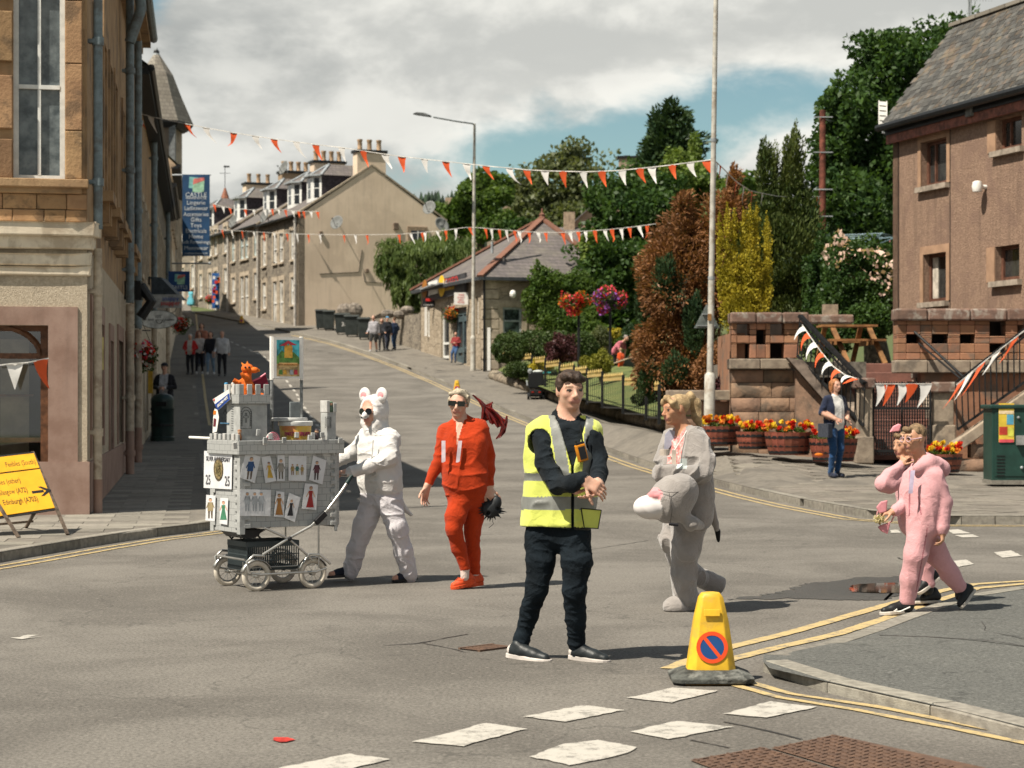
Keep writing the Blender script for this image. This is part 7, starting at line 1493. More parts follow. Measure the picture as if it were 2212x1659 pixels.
 def coin(r,e,mat):c=Fr(202,790,e);mb=MB();mb.prism([c+ub*r*1.0*math.cos(a)+ZU*r*math.sin(a)for a in np.linspace(0,2*PI,26,endpoint=False)],A*.002);mb.build('coin',mat,p)
 coin(.098,.017,M('coin_bronze',(.10,.075,.04),.5,.4,30));coin(.08,.019,M('coin_gold',(.25,.19,.09),.5,.4,40));coin(.055,.021,M('coin_dark',(.15,.12,.05),.5,.4,35));text('25',.05,MC['coin_gold'],Fr(202,793,.024),ub,ZU,p)
 pr=T('prize_card','white and blue prize card hanging from the castle tower','prize card',Ft(240,320),'castle float');off=-A*.035-B*.03
 qc=[Ft(x,y)+off for x,y in((180,318),(288,250),(299,318),(216,392))];mb=MB();mb.prism(qc,A*.003);mb.build('card',m_wht,pr)
 e=-A*.004;mb=MB();mb.prism([p_+e for p_ in(qc[0]+(qc[3]-qc[0])*.45,qc[1]+(qc[2]-qc[1])*.40,qc[2],qc[3])],A*.002);mb.build('blue_band',M('prize_blue',(.02,.07,.33),.5),pr)
 d_=(qc[2]-qc[3]).normalized();mid=(qc[0]+qc[1]+qc[2]+qc[3])/4;text('SECOND PRIZE',.034,m_wht,mid+(qc[3]-qc[0])*.2+e*1.8,d_,A.cross(d_)*-1 if(A.cross(d_)*-1).z>0 else A.cross(d_),pr,sx=.95)
 mb=MB();mb.sph(Ft(193,322)+off+e,(.008,.008,.011),6,5);mb.build('crest',m_red,pr)
 mb=MB();q=[Ft(x,y)-A*.012 for x,y in((186,380),(204,388),(214,440),(200,535),(172,545),(176,440))];mb.prism(q,A*.002);o=mb.build('cutout_sheet',m_wht,t)
 for y0,y1,mt in((392,420,F_orange),(445,500,M('maroon_print',(.13,.02,.03),.7))):mb=MB();mb.quad(*[Ft(x,y)-A*.015 for x,y in((182,y0),(198,y0+4),(194,y1),(178,y1))][::-1]);mb.build('cutout_print',mt,o)
 mb=MB();mb.cyl(C(-.02,W-.02,1.245),C(-.09,W+.26,1.25),.011,n=8);mb.build('tube',m_wht,t)
 mpol=M('galvanised',(.24,.25,.25),.5,.3,25,metal=.5)
 p1,p2=C(.42,.30,0),C(.695,.30,0)
 for q in(p1,p2):mb=MB();mb.tube([q+ZU*1.1,q+ZU*1.74],.0135,10);mb.build('pole',mpol,t);mb=MB();mb.tube([q+ZU*1.735,q+ZU*2.10],.018,10);mb.build('pole_sleeve',m_wht,t)
 c=(p1+p2)/2+ZU*1.92-B*.022;mb=MB();mb.obox(c,A*.135,B*.004,ZU*.172);po=mb.build('poster',m_wht,t)
 def pp(nm,pts,mat,k=1):mb=MB();mb.quad(*[c-B*(.005+.001*k)+A*x+ZU*z for x,z in pts]);mb.build(nm,mat,po)
 R_=lambda x0,x1,a,b:[(x0,a),(x1,a),(x1,b),(x0,b)]
 pp('poster_sky',R_(-.105,.105,-.02,.15),M('print_cyan',(.06,.36,.42),.6,.35,20));pp('poster_ground',R_(-.105,.105,-.155,-.02),M('print_sand',(.50,.36,.17),.6,.3,20));pp('poster_hill',[(-.105,-.05),(.105,-.05),(.105,0),(.05,.05),(0,.03),(-.06,.06),(-.105,.01)],M('print_green',(.10,.22,.05),.6,.3,20),2)
 pp('poster_castle',[(-.035,.0),(.04,.0),(.04,.09),(.02,.12),(.0,.10),(-.02,.13),(-.035,.09)],M('print_amber',(.60,.33,.05),.6,.2,20),3);pp('poster_ribbon',[(-.08,.10),(.0,.145),(.08,.11),(.03,.105),(0,.12),(-.03,.10)],M('print_red',(.5,.04,.06),.6),4);pp('poster_band',R_(-.085,.085,-.075,-.04),M('print_tan',(.62,.42,.18),.6),4)
 text('25TH ANNIVERSARY',.021,M('print_brown',(.25,.10,.02),.6),c-B*.011+ZU*-.057,A,ZU,po)
 for k,x in enumerate((-.07,-.03,.03,.07)):pp('poster_shape',[(x-.018,-.14),(x+.018,-.14),(x+.014,-.10),(x-.014,-.10)],(MC['print_green'],MC['print_amber'],M('print_grey',(.3,.33,.35)),MC['print_red'])[k],5)
 tb=T('sweet_tub','yellow tub of party treats with clear lid on the castle roof','sweet tub',C(.60,.22,1.12),'things on the castle roof');b=C(.60,.22,1.115);my=M('tub_print',(.66,.40,.05),.5,.5,16,col2=(.62,.47,.15),patch=(.5,.12,.06),pscale=9)
 mb=MB();mb.lathe(b,[(.118,0),(.135,.24)],28);mb.build('tub',my,tb,smooth=40);mb=MB();mb.lathe(b,[(.142,.235),(.146,.24),(.146,.27),(.138,.275)],28);mb.build('rim',M('clear_lid',(.6,.6,.58),.3),tb,smooth=40)
 mb=MB();mb.lathe(b+V(-.05,.0,.275),[(.15,0),(.155,.012),(.15,.028)],28);mb.build('lid',MC['clear_lid'],tb,smooth=40)
 for i,ch in enumerate('PARTY TREATS'):
  a=-PI/2+.32+(i-5.5)*.155;n_=V(math.cos(a),math.sin(a),0)
  if ch!=' ':text(ch,.05,M('print_magenta',(.42,.02,.12),.5),b+n_*.134+ZU*.165,V(-n_.y,n_.x,0),ZU,tb,name='letter')
 lp_=T('lollipop','round pink and white swirl lollipop standing at the castle edge','lollipop',C(.30,.03,1.2),'things on the castle roof');c=C(.305,.03,1.245);mb=MB();mb.prism([c+A*.058*math.cos(a)+ZU*.058*math.sin(a)for a in np.linspace(0,2*PI,24,endpoint=False)],B*.012);mb.build('candy',m_wht,lp_)
 for r in(.014,.028,.042,.054):mb=MB();mb.tube([c-B*.001+A*r*math.cos(a)+ZU*r*math.sin(a)for a in np.linspace(0,2*PI,20,endpoint=False)],.004,5,closed=True);mb.build('swirl',M('candy_pink',(.62,.13,.20),.4),lp_)
 def toy(u,v,z,col,label):
  q=C(u,v,z);o=T('toy_figure',label,'toy',q,'things on the castle roof');mb=MB();mb.lathe(q,[(.016,0),(.02,.03),(.012,.055)],10);mb.build('body',col,o,smooth=50);mb=MB();mb.sph(q+ZU*.07,.017,10,7);mb.build('head',skin,o,smooth=60);mb=MB();mb.sph(q+ZU*.08,(.018,.018,.012),10,6);mb.build('cap',col,o,smooth=60)
 toy(.02,.33,1.62,M('toy_blue',(.05,.22,.40),.4),'tiny toy figure in a blue cap on the tower\'s left corner');toy(.02,.19,1.62,M('toy_white',(.55,.5,.45),.4),'tiny toy figure with pale cap next to the dragon');toy(.01,.04,1.235,M('toy_brown',(.28,.13,.06),.5),'tiny brown toy figure on the front battlement corner');toy(.315,.34,1.275,m_red,'tiny toy figure with red cap on the stub tower');toy(.70,.02,1.235,M('toy_dark',(.05,.035,.04),.5),'tiny dark toy figure beside the sweet tub');toy(.845,.05,1.465,M('toy_green',(.12,.18,.12),.5),'tiny greenish toy figure standing on the small tower')
# ---- plush dragon
 dg=T('toy_dragon','orange plush dragon with maroon wings perched on the castle tower','toy dragon',C(.12,.16,1.61),'things on the castle roof');mo=M('plush_orange',(.66,.13,.01),.7,.2,20,.3,60);q=C(.13,.15,1.60)
 mb=MB();D_=lambda dx,dz,dy=0.0:q+V(dx,dy,dz)
 mb.tube([D_(.03,.0),D_(.01,.06),D_(-.01,.12),D_(.0,.17),D_(.01,.20)],[.05,.058,.05,.034,.03],12);mb.tube([D_(-.03,.12),D_(-.07,.105,-.02),D_(-.11,.13,-.03)],[.03,.022,.02],8);mb.tube([D_(.0,.14,-.04),D_(-.02,.16,-.08),D_(-.04,.19,-.08)],[.022,.018,.014],8);mb.tube([D_(.03,.02),D_(.10,-.01,.0),D_(.15,.0,.0)],[.05,.035,.02],8);mb.build('body',mo,dg,smooth=60)
 mb=MB();mb.sph(D_(.0,.225),(.052,.046,.042),14,9);mb.sph(D_(.055,.212,-.01),(.042,.032,.026),12,8);mb.build('head',mo,dg,smooth=70);mb=MB();mb.tube([D_(-.03,.25),D_(-.05,.275)],[.014,.003],6);mb.tube([D_(.0,.26),D_(.0,.285)],[.012,.003],6);mb.tube([D_(.09,.215,-.01),D_(.1,.20,-.01)],[.014,.008],6);mb.build('crest',F_orange,dg)
 for x in(-.012,.02):mb=MB();mb.sph(D_(x,.235,-.045),.009,8,6);mb.build('eye',m_blk,dg)
 mb=MB();w=[D_(.04,.12,.03),D_(.09,.14,.05),D_(.14,.18,.06),D_(.165,.10,.07),D_(.13,.065,.06),D_(.08,.06,.04),D_(.05,.05,.03)];mb.prism(w,V(0,.012,0));mb.build('wing',M('plush_maroon',(.16,.012,.03),.8),dg,bev=.003)
 mb=MB();mb.tube([D_(.03,.12,.025),D_(.09,.145,.045),D_(.145,.185,.055)],.008,6);mb.build('wing_arm',MC['candy_pink'],dg)
# ---- pram chassis
 pm=T('pram','old chrome pram chassis with white tyres and black plastic crate carrying the castle','pram',C(.4,.3,0),'castle float');mch=M('chrome',(.50,.49,.46),.36,.12,5,metal=.85);mty=M('white_tyre',(.62,.56,.47),.8,.12,10)
 hubs=[C(.155,.03,.125),C(.665,.03,.125),C(.155,.60,.125),C(.665,.60,.125)]
 for k,h in enumerate(hubs):
  N=30;ring=lambda r,e=0.0:[h+A*r*math.cos(a)+ZU*r*math.sin(a)+B*e for a in np.linspace(0,2*PI,N,endpoint=False)]
  mb=MB();mb.tube(ring(.106),.0215,10,closed=True);wh=mb.build('wheel',mty,pm,smooth=60);mb=MB();mb.tube(ring(.085),.006,6,closed=True);mb.build('rim',mch,wh,smooth=60)
  mb=MB()
  for i in range(12):a=i*PI/6;mb.tube([h+B*(.014 if i%2 else-.014),h+A*.095*math.cos(a)+ZU*.095*math.sin(a)],.0022,4)
  mb.build('spokes',mch,wh);mb=MB();mb.tube([h-B*.03,h-B*.024,h+B*.03],[.012,.02,.02],10);mb.build('hub',mch,wh,smooth=40)
  mb=MB();vs=[];n_=12;a0,a1=(.12*PI,.92*PI)
  for i in range(n_+1):
   a=a0+(a1-a0)*i/n_
   for e,r in((-.026,.132),(-.012,.142),(.012,.142),(.026,.132)):vs.append(h+A*r*math.cos(a)+ZU*r*math.sin(a)+B*e)
  mb.add(vs,[[i*4+j,i*4+j+1,i*4+j+5,i*4+j+4]for i in range(n_)for j in range(3)]);o=mb.build('mudguard',mch,pm,smooth=50);m_=o.modifiers.new('thick','SOLIDIFY');m_.thickness=.002
 def tb_(nm,pts,r=.0095,mat=mch):mb=MB();mb.tube(pts,r,8);return mb.build(nm,mat,pm,smooth=50)
 for v in(-.035,.60):
  X_=lambda zx,zy:onp(zx,zy,C(0,v,0),B)if v<.1 else None
  tb_('side_rail',[C(.08,v,.155),C(.155,v,.14),C(.665,v,.14),C(.76,v,.165)]);tb_('spring_arm',[C(.06,v,.16),C(.04,v,.25),C(.10,v,.30),C(.2,v,.29)],.011);tb_('spring_arm',[C(.55,v,.22),C(.6,v,.29),C(.7,v,.28),C(.80,v,.20)],.011)
  tb_('frame_tube',[C(.18,v,.30),C(.42,v,.43),C(.62,v,.52),C(.78,v+.0,.66),C(.90,v,.80),C(.975,v,.90)],.012);tb_('frame_tube',[C(.20,v,.52),C(.42,v,.42),C(.60,v,.27),C(.63,v,.24)],.010)
  mb=MB();mb.sph(C(.42,v-.012,.425),.02,8,6);mb.build('pivot',m_blk,pm);mb=MB();mb.obox(C(.70,v-.012,.585),(A*.75+ZU*.66)*.06,B*.02,(A*-.66+ZU*.75)*.024);mb.build('clamp',m_blk,pm,bev=.006)
  tb_('handle_grip',[C(.95,v,.865),C(.99,v,.92),C(1.005,v,.93)],.018,M('grip_green',(.01,.03,.028),.5));tb_('upright',[C(.70,v+.02,.17),C(.70,v+.02,.52)],.008)
 tb_('axle',[hubs[0],hubs[2]],.008);tb_('axle',[hubs[1],hubs[3]],.008);tb_('handle_bar',[C(1.0,.03,.93),C(1.0,.60,.93)],.012);tb_('cross_bar',[C(.05,.03,.26),C(.05,.60,.26)],.009)
 for k in range(2):tb_('under_strut',[C(.03+.0*k,.12+.3*k,.50),C(.10,.20+.2*k,.41),C(.2,.12+.3*k,.50)],.010,m_iron)
 mb=MB();mb.prism([C(.0,.10,.50),C(.26,.10,.50),C(.18,.10,.43),C(.08,.10,.43)],B*.36);mb.build('under_tray',m_blk,pm)
 cr=T('plastic_crate','dark grey slotted plastic crate carried low on the pram chassis','crate',C(.35,.3,.17),'castle float');mg=M('crate_grey',(.045,.058,.062),.5,.1);cu,cv,cl,cw,cz,ch=.10,.10,.48,.38,.165,.235
 for(u,v,du,dv)in((cu,cv,cl,.012),(cu,cv+cw,cl,.012),(cu,cv+.012,.012,cw-.012),(cu+cl-.012,cv+.012,.012,cw-.012)):slab('rim',C(u,v,cz+ch-.045),du,dv,.045,mg,cr);slab('rim',C(u,v,cz),du,dv,.02,mg,cr)
 slab('base',C(cu,cv,cz-.006),cl,cw,.005,mg,cr)
 for k in range(24):slab('slat',C(cu+.004+k*.0202,cv+.002,cz+.02),.008,.008,ch-.065,mg,cr,0);slab('slat',C(cu+.004+k*.0202,cv+cw+.002,cz+.02),.008,.008,ch-.065,mg,cr,0)
 for k in range(18):slab('slat',C(cu+.002,cv+.016+k*.0205,cz+.02),.008,.008,ch-.065,mg,cr,0)
 for zq in(.07,.12):slab('cross_slat',C(cu,cv+.003,cz+zq),cl,.006,.008,mg,cr,0);slab('cross_slat',C(cu+.003,cv+.012,cz+zq),.006,cw-.012,.008,mg,cr,0)
 tb_('luggage_rail',[C(.05,.06,.24),C(.05,.06,.19),C(.70,.06,.19),C(.70,.06,.24)],.005)
castle()
# ---------------------------------------------------------------- people: one continuous surface each, grown from a distance field
_tab=np.random.default_rng(5).random((32,32,32)).astype(np.float32)
def vnoise(p,f):
 q=p*f;i=np.floor(q).astype(int);t=(q-i).astype(np.float32);t=t*t*(3-2*t);i&=31;j=(i+1)&31
 x,y,z=t[:,0],t[:,1],t[:,2];g=lambda a,b,c:_tab[a[:,0],b[:,1],c[:,2]]
 c00=g(i,i,i)*(1-x)+g(j,i,i)*x;c10=g(i,j,i)*(1-x)+g(j,j,i)*x;c01=g(i,i,j)*(1-x)+g(j,i,j)*x;c11=g(i,j,j)*(1-x)+g(j,j,j)*x
 return(c00*(1-y)+c10*y)*(1-z)+(c01*(1-y)+c11*y)*z-.5
class Body:
 def __init__(s,res):s.res=res;s.pr=[];s.wr={}
 def cone(s,a,b,ra,rb,lab,k=.02,sq=None):s.pr.append(('c',np.array(a,float),np.array(b,float),ra,rb,lab,k,sq));return s
 def chain(s,pts,rs,lab,k=.02):
  for i in range(len(pts)-1):s.cone(pts[i],pts[i+1],rs[i],rs[i+1],lab,k)
  return s
 def ell(s,c,r,lab,R=None,k=.015):s.pr.append(('e',np.array(c,float),np.array(r,float),None if R is None else np.array(R,float),None,lab,k,None));return s
 def carve(s,a,b,ra,rb,k=.012):s.pr.append(('x',np.array(a,float),np.array(b,float),ra,rb,-1,k,None));return s
 def loft(s,st,lab,k=.03,step=.035):
  for(a,b,r),(c,d,q)in zip(st,st[1:]):
   a,b,c,d=(np.array(v,float)for v in(a,b,c,d));n=max(1,int(max(np.linalg.norm(a-c),np.linalg.norm(b-d))/step))
   for i in range(n+1):f=i/n;s.cone(a+(c-a)*f,b+(d-b)*f,r+(q-r)*f,r+(q-r)*f,lab,k)
  return s
 def mesh(s,name,mats,parent,paint=None,wr=None,clip=None,smooth=1):
  res=s.res;lo=np.full(3,1e9);hi=-lo
  for p in s.pr:
   if p[0]=='e':e=max(p[2]);lo=np.minimum(lo,p[1]-e);hi=np.maximum(hi,p[1]+e)
   else:e=max(p[3],p[4]);lo=np.minimum(lo,np.minimum(p[1],p[2])-e);hi=np.maximum(hi,np.maximum(p[1],p[2])+e)
  lo-=4*res;hi+=4*res;N=np.ceil((hi-lo)/res).astype(int)+1
  D=np.full(N,.5,np.float32);RW=np.full(N,9.,np.float32);LB=np.zeros(N,np.int8);ax=[lo[i]+res*np.arange(N[i])for i in range(3)]
  for t,a,b,ra,rb,lab,k,sq in s.pr:
   e=(max(b)if t=='e' else max(ra,rb))+k+3*res;l2=a-e if t=='e' else np.minimum(a,b)-e;h2=a+e if t=='e' else np.maximum(a,b)+e
   i0=np.maximum(0,np.floor((l2-lo)/res).astype(int));i1=np.minimum(N,np.ceil((h2-lo)/res).astype(int)+1)
   if np.any(i1<=i0):continue
   sl=tuple(slice(i0[i],i1[i])for i in range(3));X,Y,Z=np.meshgrid(*[ax[i][i0[i]:i1[i]]for i in range(3)],indexing='ij',sparse=True)
   if t=='e':
    dx,dy,dz=X-a[0],Y-a[1],Z-a[2]
    if ra is not None:R=ra;dx,dy,dz=R[0,0]*dx+R[0,1]*dy+R[0,2]*dz,R[1,0]*dx+R[1,1]*dy+R[1,2]*dz,R[2,0]*dx+R[2,1]*dy+R[2,2]*dz
    k0=np.sqrt((dx/b[0])**2+(dy/b[1])**2+(dz/b[2])**2);k1=np.sqrt((dx/b[0]**2)**2+(dy/b[1]**2)**2+(dz/b[2]**2)**2)+1e-6;d=k0*(k0-1)/k1
   else:
    v=b-a;L2=max(1e-9,v@v);tt=np.clip(((X-a[0])*v[0]+(Y-a[1])*v[1]+(Z-a[2])*v[2])/L2,0,1)
    d=np.sqrt((X-a[0]-v[0]*tt)**2+(Y-a[1]-v[1]*tt)**2+(Z-a[2]-v[2]*tt)**2)-(ra+(rb-ra)*tt)
   d=d.astype(np.float32);o=D[sl]
   if t=='x':h=np.maximum(k-np.abs(o+d),0)/k;D[sl]=np.maximum(o,-d)+h*h*k*.25;continue
   h=np.maximum(k-np.abs(o-d),0)/k;D[sl]=np.minimum(o,d)-h*h*k*.25
   w=RW[sl];m=d<w;w[m]=d[m];RW[sl]=w;q=LB[sl];q[m]=lab;LB[sl]=q
  if wr:
   idx=np.argwhere(np.abs(D)<.035);lb=LB[idx[:,0],idx[:,1],idx[:,2]];p=lo+idx*res;dd=np.zeros(len(idx),np.float32)
   for lab,(amp,f,sx)in wr.items():
    m=lb==lab
    if m.any():q=p[m]*np.array(sx);w_=vnoise(q+vnoise(q,f*.5)[:,None]*.16,f*.8);rg=(1-np.abs(w_)*2)**4;dd[m]=amp*(rg*1.25-.35+vnoise(q,f*.45)*.7)
   D[idx[:,0],idx[:,1],idx[:,2]]-=dd
  if clip is not None:
   X,Y,Z=np.meshgrid(*ax,indexing='ij',sparse=True);D=np.maximum(D,clip(X,Y,Z).astype(np.float32)+np.zeros(N,np.float32))
  S=D<0;c=np.zeros(np.array(N)-1,np.int8)
  for i in(0,1):
   for j in(0,1):
    for k in(0,1):c+=S[i:N[0]-1+i,j:N[1]-1+j,k:N[2]-1+k]
  act=(c>0)&(c<8);ids=np.full(act.shape,-1,np.int64);ai=np.argwhere(act);ids[act]=np.arange(len(ai));acc=np.zeros((len(ai),3));cnt=np.zeros(len(ai))
  cr=[(i,j,k)for i in(0,1)for j in(0,1)for k in(0,1)]
  for A_ in cr:
   for d_ in range(3):
    if A_[d_]:continue
    B_=list(A_);B_[d_]=1;pa=ai+A_;pb=ai+B_;va=D[pa[:,0],pa[:,1],pa[:,2]];vb=D[pb[:,0],pb[:,1],pb[:,2]];m=(va<0)!=(vb<0)
    t=np.where(m,va/(va-vb+1e-12),0);pt=np.array(A_)+t[:,None]*(np.eye(3)[d_]);acc+=pt*m[:,None];cnt+=m
  vt=lo+(ai+acc/cnt[:,None])*res;F=[]
  for d_ in range(3):
   u,w=(d_+1)%3,(d_+2)%3;sA=[slice(None)]*3;sB=[slice(None)]*3;sA[d_]=slice(0,-1);sB[d_]=slice(1,None);a=S[tuple(sA)];b=S[tuple(sB)];e=np.argwhere(a!=b)
   e=e[(e[:,u]>0)&(e[:,w]>0)&(e[:,u]<N[u]-1)&(e[:,w]<N[w]-1)];sg=a[e[:,0],e[:,1],e[:,2]]
   def cid(du,dw):q=e.copy();q[:,u]-=du;q[:,w]-=dw;return ids[q[:,0],q[:,1],q[:,2]]
   f=np.stack([cid(1,1),cid(0,1),cid(0,0),cid(1,0)],1);f[~sg]=f[~sg][:,::-1];F.append(f)
  F=np.concatenate(F);F=F[(F>=0).all(1)]
  for _ in range(smooth):
   sm=np.zeros_like(vt);ct=np.zeros(len(vt))
   for k in range(4):
    for o in(1,3):np.add.at(sm,F[:,k],vt[F[:,(k+o)%4]]);np.add.at(ct,F[:,k],1)
   ok=ct>0;vt[ok]=vt[ok]*.5+.5*sm[ok]/ct[ok][:,None]
  lbv=LB[ai[:,0],ai[:,1],ai[:,2]].astype(int);fc=vt[F].mean(1);fl=lbv[F[:,0]]
  if paint is not None:fl=paint(fc,fl)
  return np_mesh(name,vt,F,mats,parent,smooth=True,mi=fl)
def frame(yaw,pitch=0,roll=0):
 f=V(-math.sin(yaw),-math.cos(yaw),0);r=f.cross(ZU);u=ZU.copy();R=Matrix.Rotation(pitch,3,r);f,u=R@f,R@u;R=Matrix.Rotation(roll,3,f);r,u=R@r,R@u
 return r,f,u
SKIN,TOP,LEG,HAIR,LIP,EYE,BROW,SHOE=range(8)
def head(B,c,H,yaw,pitch=0,roll=0,neck=None,ears=True,eyes=True,fem=False,nr=.062,lab=SKIN):
 r,f,u=frame(yaw,pitch,roll);R=np.array([r,f,u]);L=lambda x,y,z:np.array(Vector(c)+(r*x+f*y+u*z)*H);s=H
 B.ell(L(0,-.05,.13),(.325*s,.40*s,.365*s),lab,R,.02);B.ell(L(0,.10,-.12),((.255 if fem else .27)*s,.285*s,.33*s),lab,R,.03*s/.23)
 B.ell(L(0,.24,-.40),(.12*s,.11*s,.09*s),lab,R,.03);B.cone(L(-.16,.33,.115),L(.16,.33,.115),.05*s,.05*s,lab,.02)
 for q in(-1,1):
  B.ell(L(q*.17,.25,-.07),(.10*s,.10*s,.10*s),lab,R,.02);B.carve(L(q*.15,.45,.02),L(q*.15,.46,.02),.075*s,.075*s,.012)
  B.ell(L(q*.15,.335,.015),(.058*s,.045*s,.035*s),EYE if eyes else lab,R,.004);B.cone(L(q*.21,.345,.105),L(q*.08,.385,.095),.02*s,.02*s,BROW if eyes else lab,.004)
  B.cone(L(q*.09,.375,.045),L(q*.21,.345,.035),.018*s,.015*s,lab,.008)
  if ears:B.ell(L(q*.335,-.03,.0),(.035*s,.085*s,.135*s),lab,R,.012)
 B.cone(L(0,.37,.06),L(0,.475,-.125),.035*s,.055*s,lab,.015);B.ell(L(0,.42,-.15),(.085*s,.06*s,.04*s),lab,R,.012)
 B.cone(L(-.085,.36,-.245),L(.085,.36,-.245),.026*s,.026*s,LIP,.008);B.cone(L(-.07,.355,-.285),L(.07,.355,-.285),.03*s,.03*s,LIP,.008);B.cone(L(-.1,.335,-.235),L(.1,.335,-.235),.045*s,.045*s,lab,.02)
 if neck is not None:B.cone(L(0,-.10,-.25),np.array(neck),nr*.92,nr*1.08,lab,.03)
 return L,R
def hand(B,w,d,n,L=.185,curl=.5,lab=SKIN,thumb=1,spread=.12,fc=None):
 """palm from wrist w along d with the palm facing n; thumb on the side thumb*(d x n)"""
 d=Vector(d).normalized();n=Vector(n);n=(n-d*n.dot(d)).normalized();s=d.cross(n)*thumb;w=Vector(w);P0=w+d*.02
 for i in range(4):o=s*(.030-.020*i)*(L/.185);B.cone(w+o*.6,w+d*L*.46+o,.0155*L/.185,.0125*L/.185,lab,.018)
 for i,fl in enumerate((.40,.45,.42,.33)):
  p=w+d*L*.47+s*(.030-.020*i)*(L/.185);a=(fc[i]if fc else curl*(1+.12*i));dr=(d+s*spread*(1.5-i)*.5).normalized();r=.0088*L/.185
  for k,fr in enumerate((.45,.32,.23)):
   ang=a*(.55+.35*k)if k else a*.55;dr=(dr*math.cos(ang)+n*math.sin(ang)).normalized();q=p+dr*L*fl*fr*1.15;B.cone(p,q,r,r*.9,lab,.004);p=q;r*=.92
 p=w+d*L*.14+s*.028*L/.185;dr=(d*.75+s*.75+n*.25).normalized()
 for fr in(.26,.2,.16):q=p+dr*L*fr;B.cone(p,q,.0112*L/.185,.0095*L/.185,lab,.008);p=q;dr=(dr+d*.35+n*curl*.35).normalized()
def shoe(name,parent,heel,toe,mats,h=.085,w=.042,L=None,sole=.024,up=ZU,ankle=None,lab=1,extra=None,res=.006):
 B=Body(res);heel,toe=Vector(heel),Vector(toe);d=(toe-heel);Lh=d.length;d.normalize();up=(Vector(up)-d*Vector(up).dot(d)).normalized();s=d.cross(up)
 P_=lambda f,x,z:heel+d*Lh*f+s*x+up*z
 for f,wd in((.10,.78),(.35,.85),(.62,1.08),(.82,1.0),(.93,.75)):
  pass
 for a,b,ra,rb,za,zb in((.12,.35,w*.80,w*.86,.05,.05),(.35,.62,w*.86,w*.92,.048,.038),(.62,.86,w*.92,w*.70,.036,.032)):B.cone(P_(a,0,za),P_(b,0,zb),ra,rb,1,.02)
 B.cone(P_(.18,0,.05),P_(.22,0,h),w*.82,w*.80,1,.02);B.cone(P_(.3,0,.075),P_(.55,0,.055),w*.6,w*.55,1,.02)
 pa=(lambda p,l:extra(p,l,np.array(heel),np.array(d),np.array(up),Lh))if extra else None
 o=B.mesh(name,mats,parent,pa,None,lambda X,Y,Z:sole*.8-((X-heel.x)*up.x+(Y-heel.y)*up.y+(Z-heel.z)*up.z));pr=((0,.35),(.03,.62),(.12,.86),(.35,.84),(.6,1.1),(.78,1.12),(.9,.9),(.97,.55),(1,.25));S_=MB();S_.prism([P_(f,w*q,.001)for f,q in pr]+[P_(f,-w*q,.001)for f,q in pr[::-1]],up*sole);S_.build('sole',mats[0],o,bev=.005);return o
def cloth(name,col,var=.12,sc_=9,rib=0,rough=.9,bump=.25,bs=260,sheen=.2,crease=.6):
 if name in MC:return MC[name]
 m=M(name,col,rough,var,sc_,bump,bs,spec=.15);nt=m.node_tree;b=nt.nodes['Principled BSDF'];b.inputs['Sheen Weight'].default_value=sheen
 n5=nd(nt,'ShaderNodeTexNoise',ins={'Scale':6.5,'Detail':5,'Roughness':.55,'Distortion':2.2});tc5=nd(nt,'ShaderNodeTexCoord');lk(nt,tc5.outputs['Object'],n5.inputs['Vector']);b5=nd(nt,'ShaderNodeBump',ins={'Strength':crease,'Distance':.035});lk(nt,mth(nt,'ABSOLUTE',mth(nt,'SUBTRACT',n5.outputs[0],.5)),b5.inputs['Height']);b5.invert=True
 ob=[l.from_node for l in nt.links if l.to_node==b and l.to_socket.name=='Normal']
 if ob:lk(nt,b5.outputs[0],ob[0].inputs['Normal'])
 if rib:
  tc=nd(nt,'ShaderNodeTexCoord');wv=nd(nt,'ShaderNodeTexWave',bands_direction='X',ins={'Scale':rib,'Distortion':1.2,'Detail':1});lk(nt,tc.outputs['Object'],wv.inputs['Vector']);bp=nd(nt,'ShaderNodeBump',ins={'Strength':.55,'Distance':.006});lk(nt,wv.outputs[0],bp.inputs['Height']);lk(nt,b5.outputs[0],bp.inputs['Normal']);lk(nt,bp.outputs[0],b.inputs['Normal'])
 return m
def skinmat(name,col):
 if name in MC:return MC[name]
 m=M(name,col,.55,.08,14,.08,120,spec=.35,col2=(col[0]*.86,col[1]*.72,col[2]*.68));b=m.node_tree.nodes['Principled BSDF'];b.inputs['Subsurface Weight'].default_value=.12;b.inputs['Subsurface Radius'].default_value=(.012,.005,.003);return m
sk_pale=skinmat('skin_pale',(.55,.34,.25));sk_tan=skinmat('skin_tan',(.42,.225,.13));sk_boy=skinmat('skin_boy',(.47,.27,.17))
m_lip=M('lip',(.42,.19,.15),.5,.1,9);m_eye=M('eye_dark',(.06,.045,.04),.3,.2,9);m_hairb=M('hair_brown',(.05,.03,.02),.6,.3,40,.4,60);m_hairbl=M('hair_blond',(.42,.30,.16),.6,.3,30,.5,50,col2=(.24,.16,.085));m_hairgr=M('hair_grey_blond',(.40,.34,.25),.6,.25,30,.5,50);m_hairgi=M('hair_ginger',(.28,.12,.05),.7,.3,30,.5,50);m_hairsand=M('hair_sandy',(.20,.13,.07),.7,.3,40,.5,60);m_brow=M('brow',(.25,.15,.10),.8)
def hairmesh(parent,L,R,H,mat,prims,wr=(.011,19,(1,1,.4)),res=.007,name='hair'):
 B=Body(res)
 for p in prims:
  if p[0]=='e':B.ell(L(*p[1]),tuple(np.array(p[2])*H),0,R,.02)
  else:B.chain([L(*q)for q in p[1]],[r*H for r in p[2]],0,.02)
 clipf=None
 return B.mesh(name,mat,parent,None,{0:wr},smooth=1)
def person(label,x,y,d,group=None):return T('person',label,'person',P(x,y,d),group)
def jj(d):
 def J(x,y,o=0.0):return np.array(P(x,y,d+o))
 return J
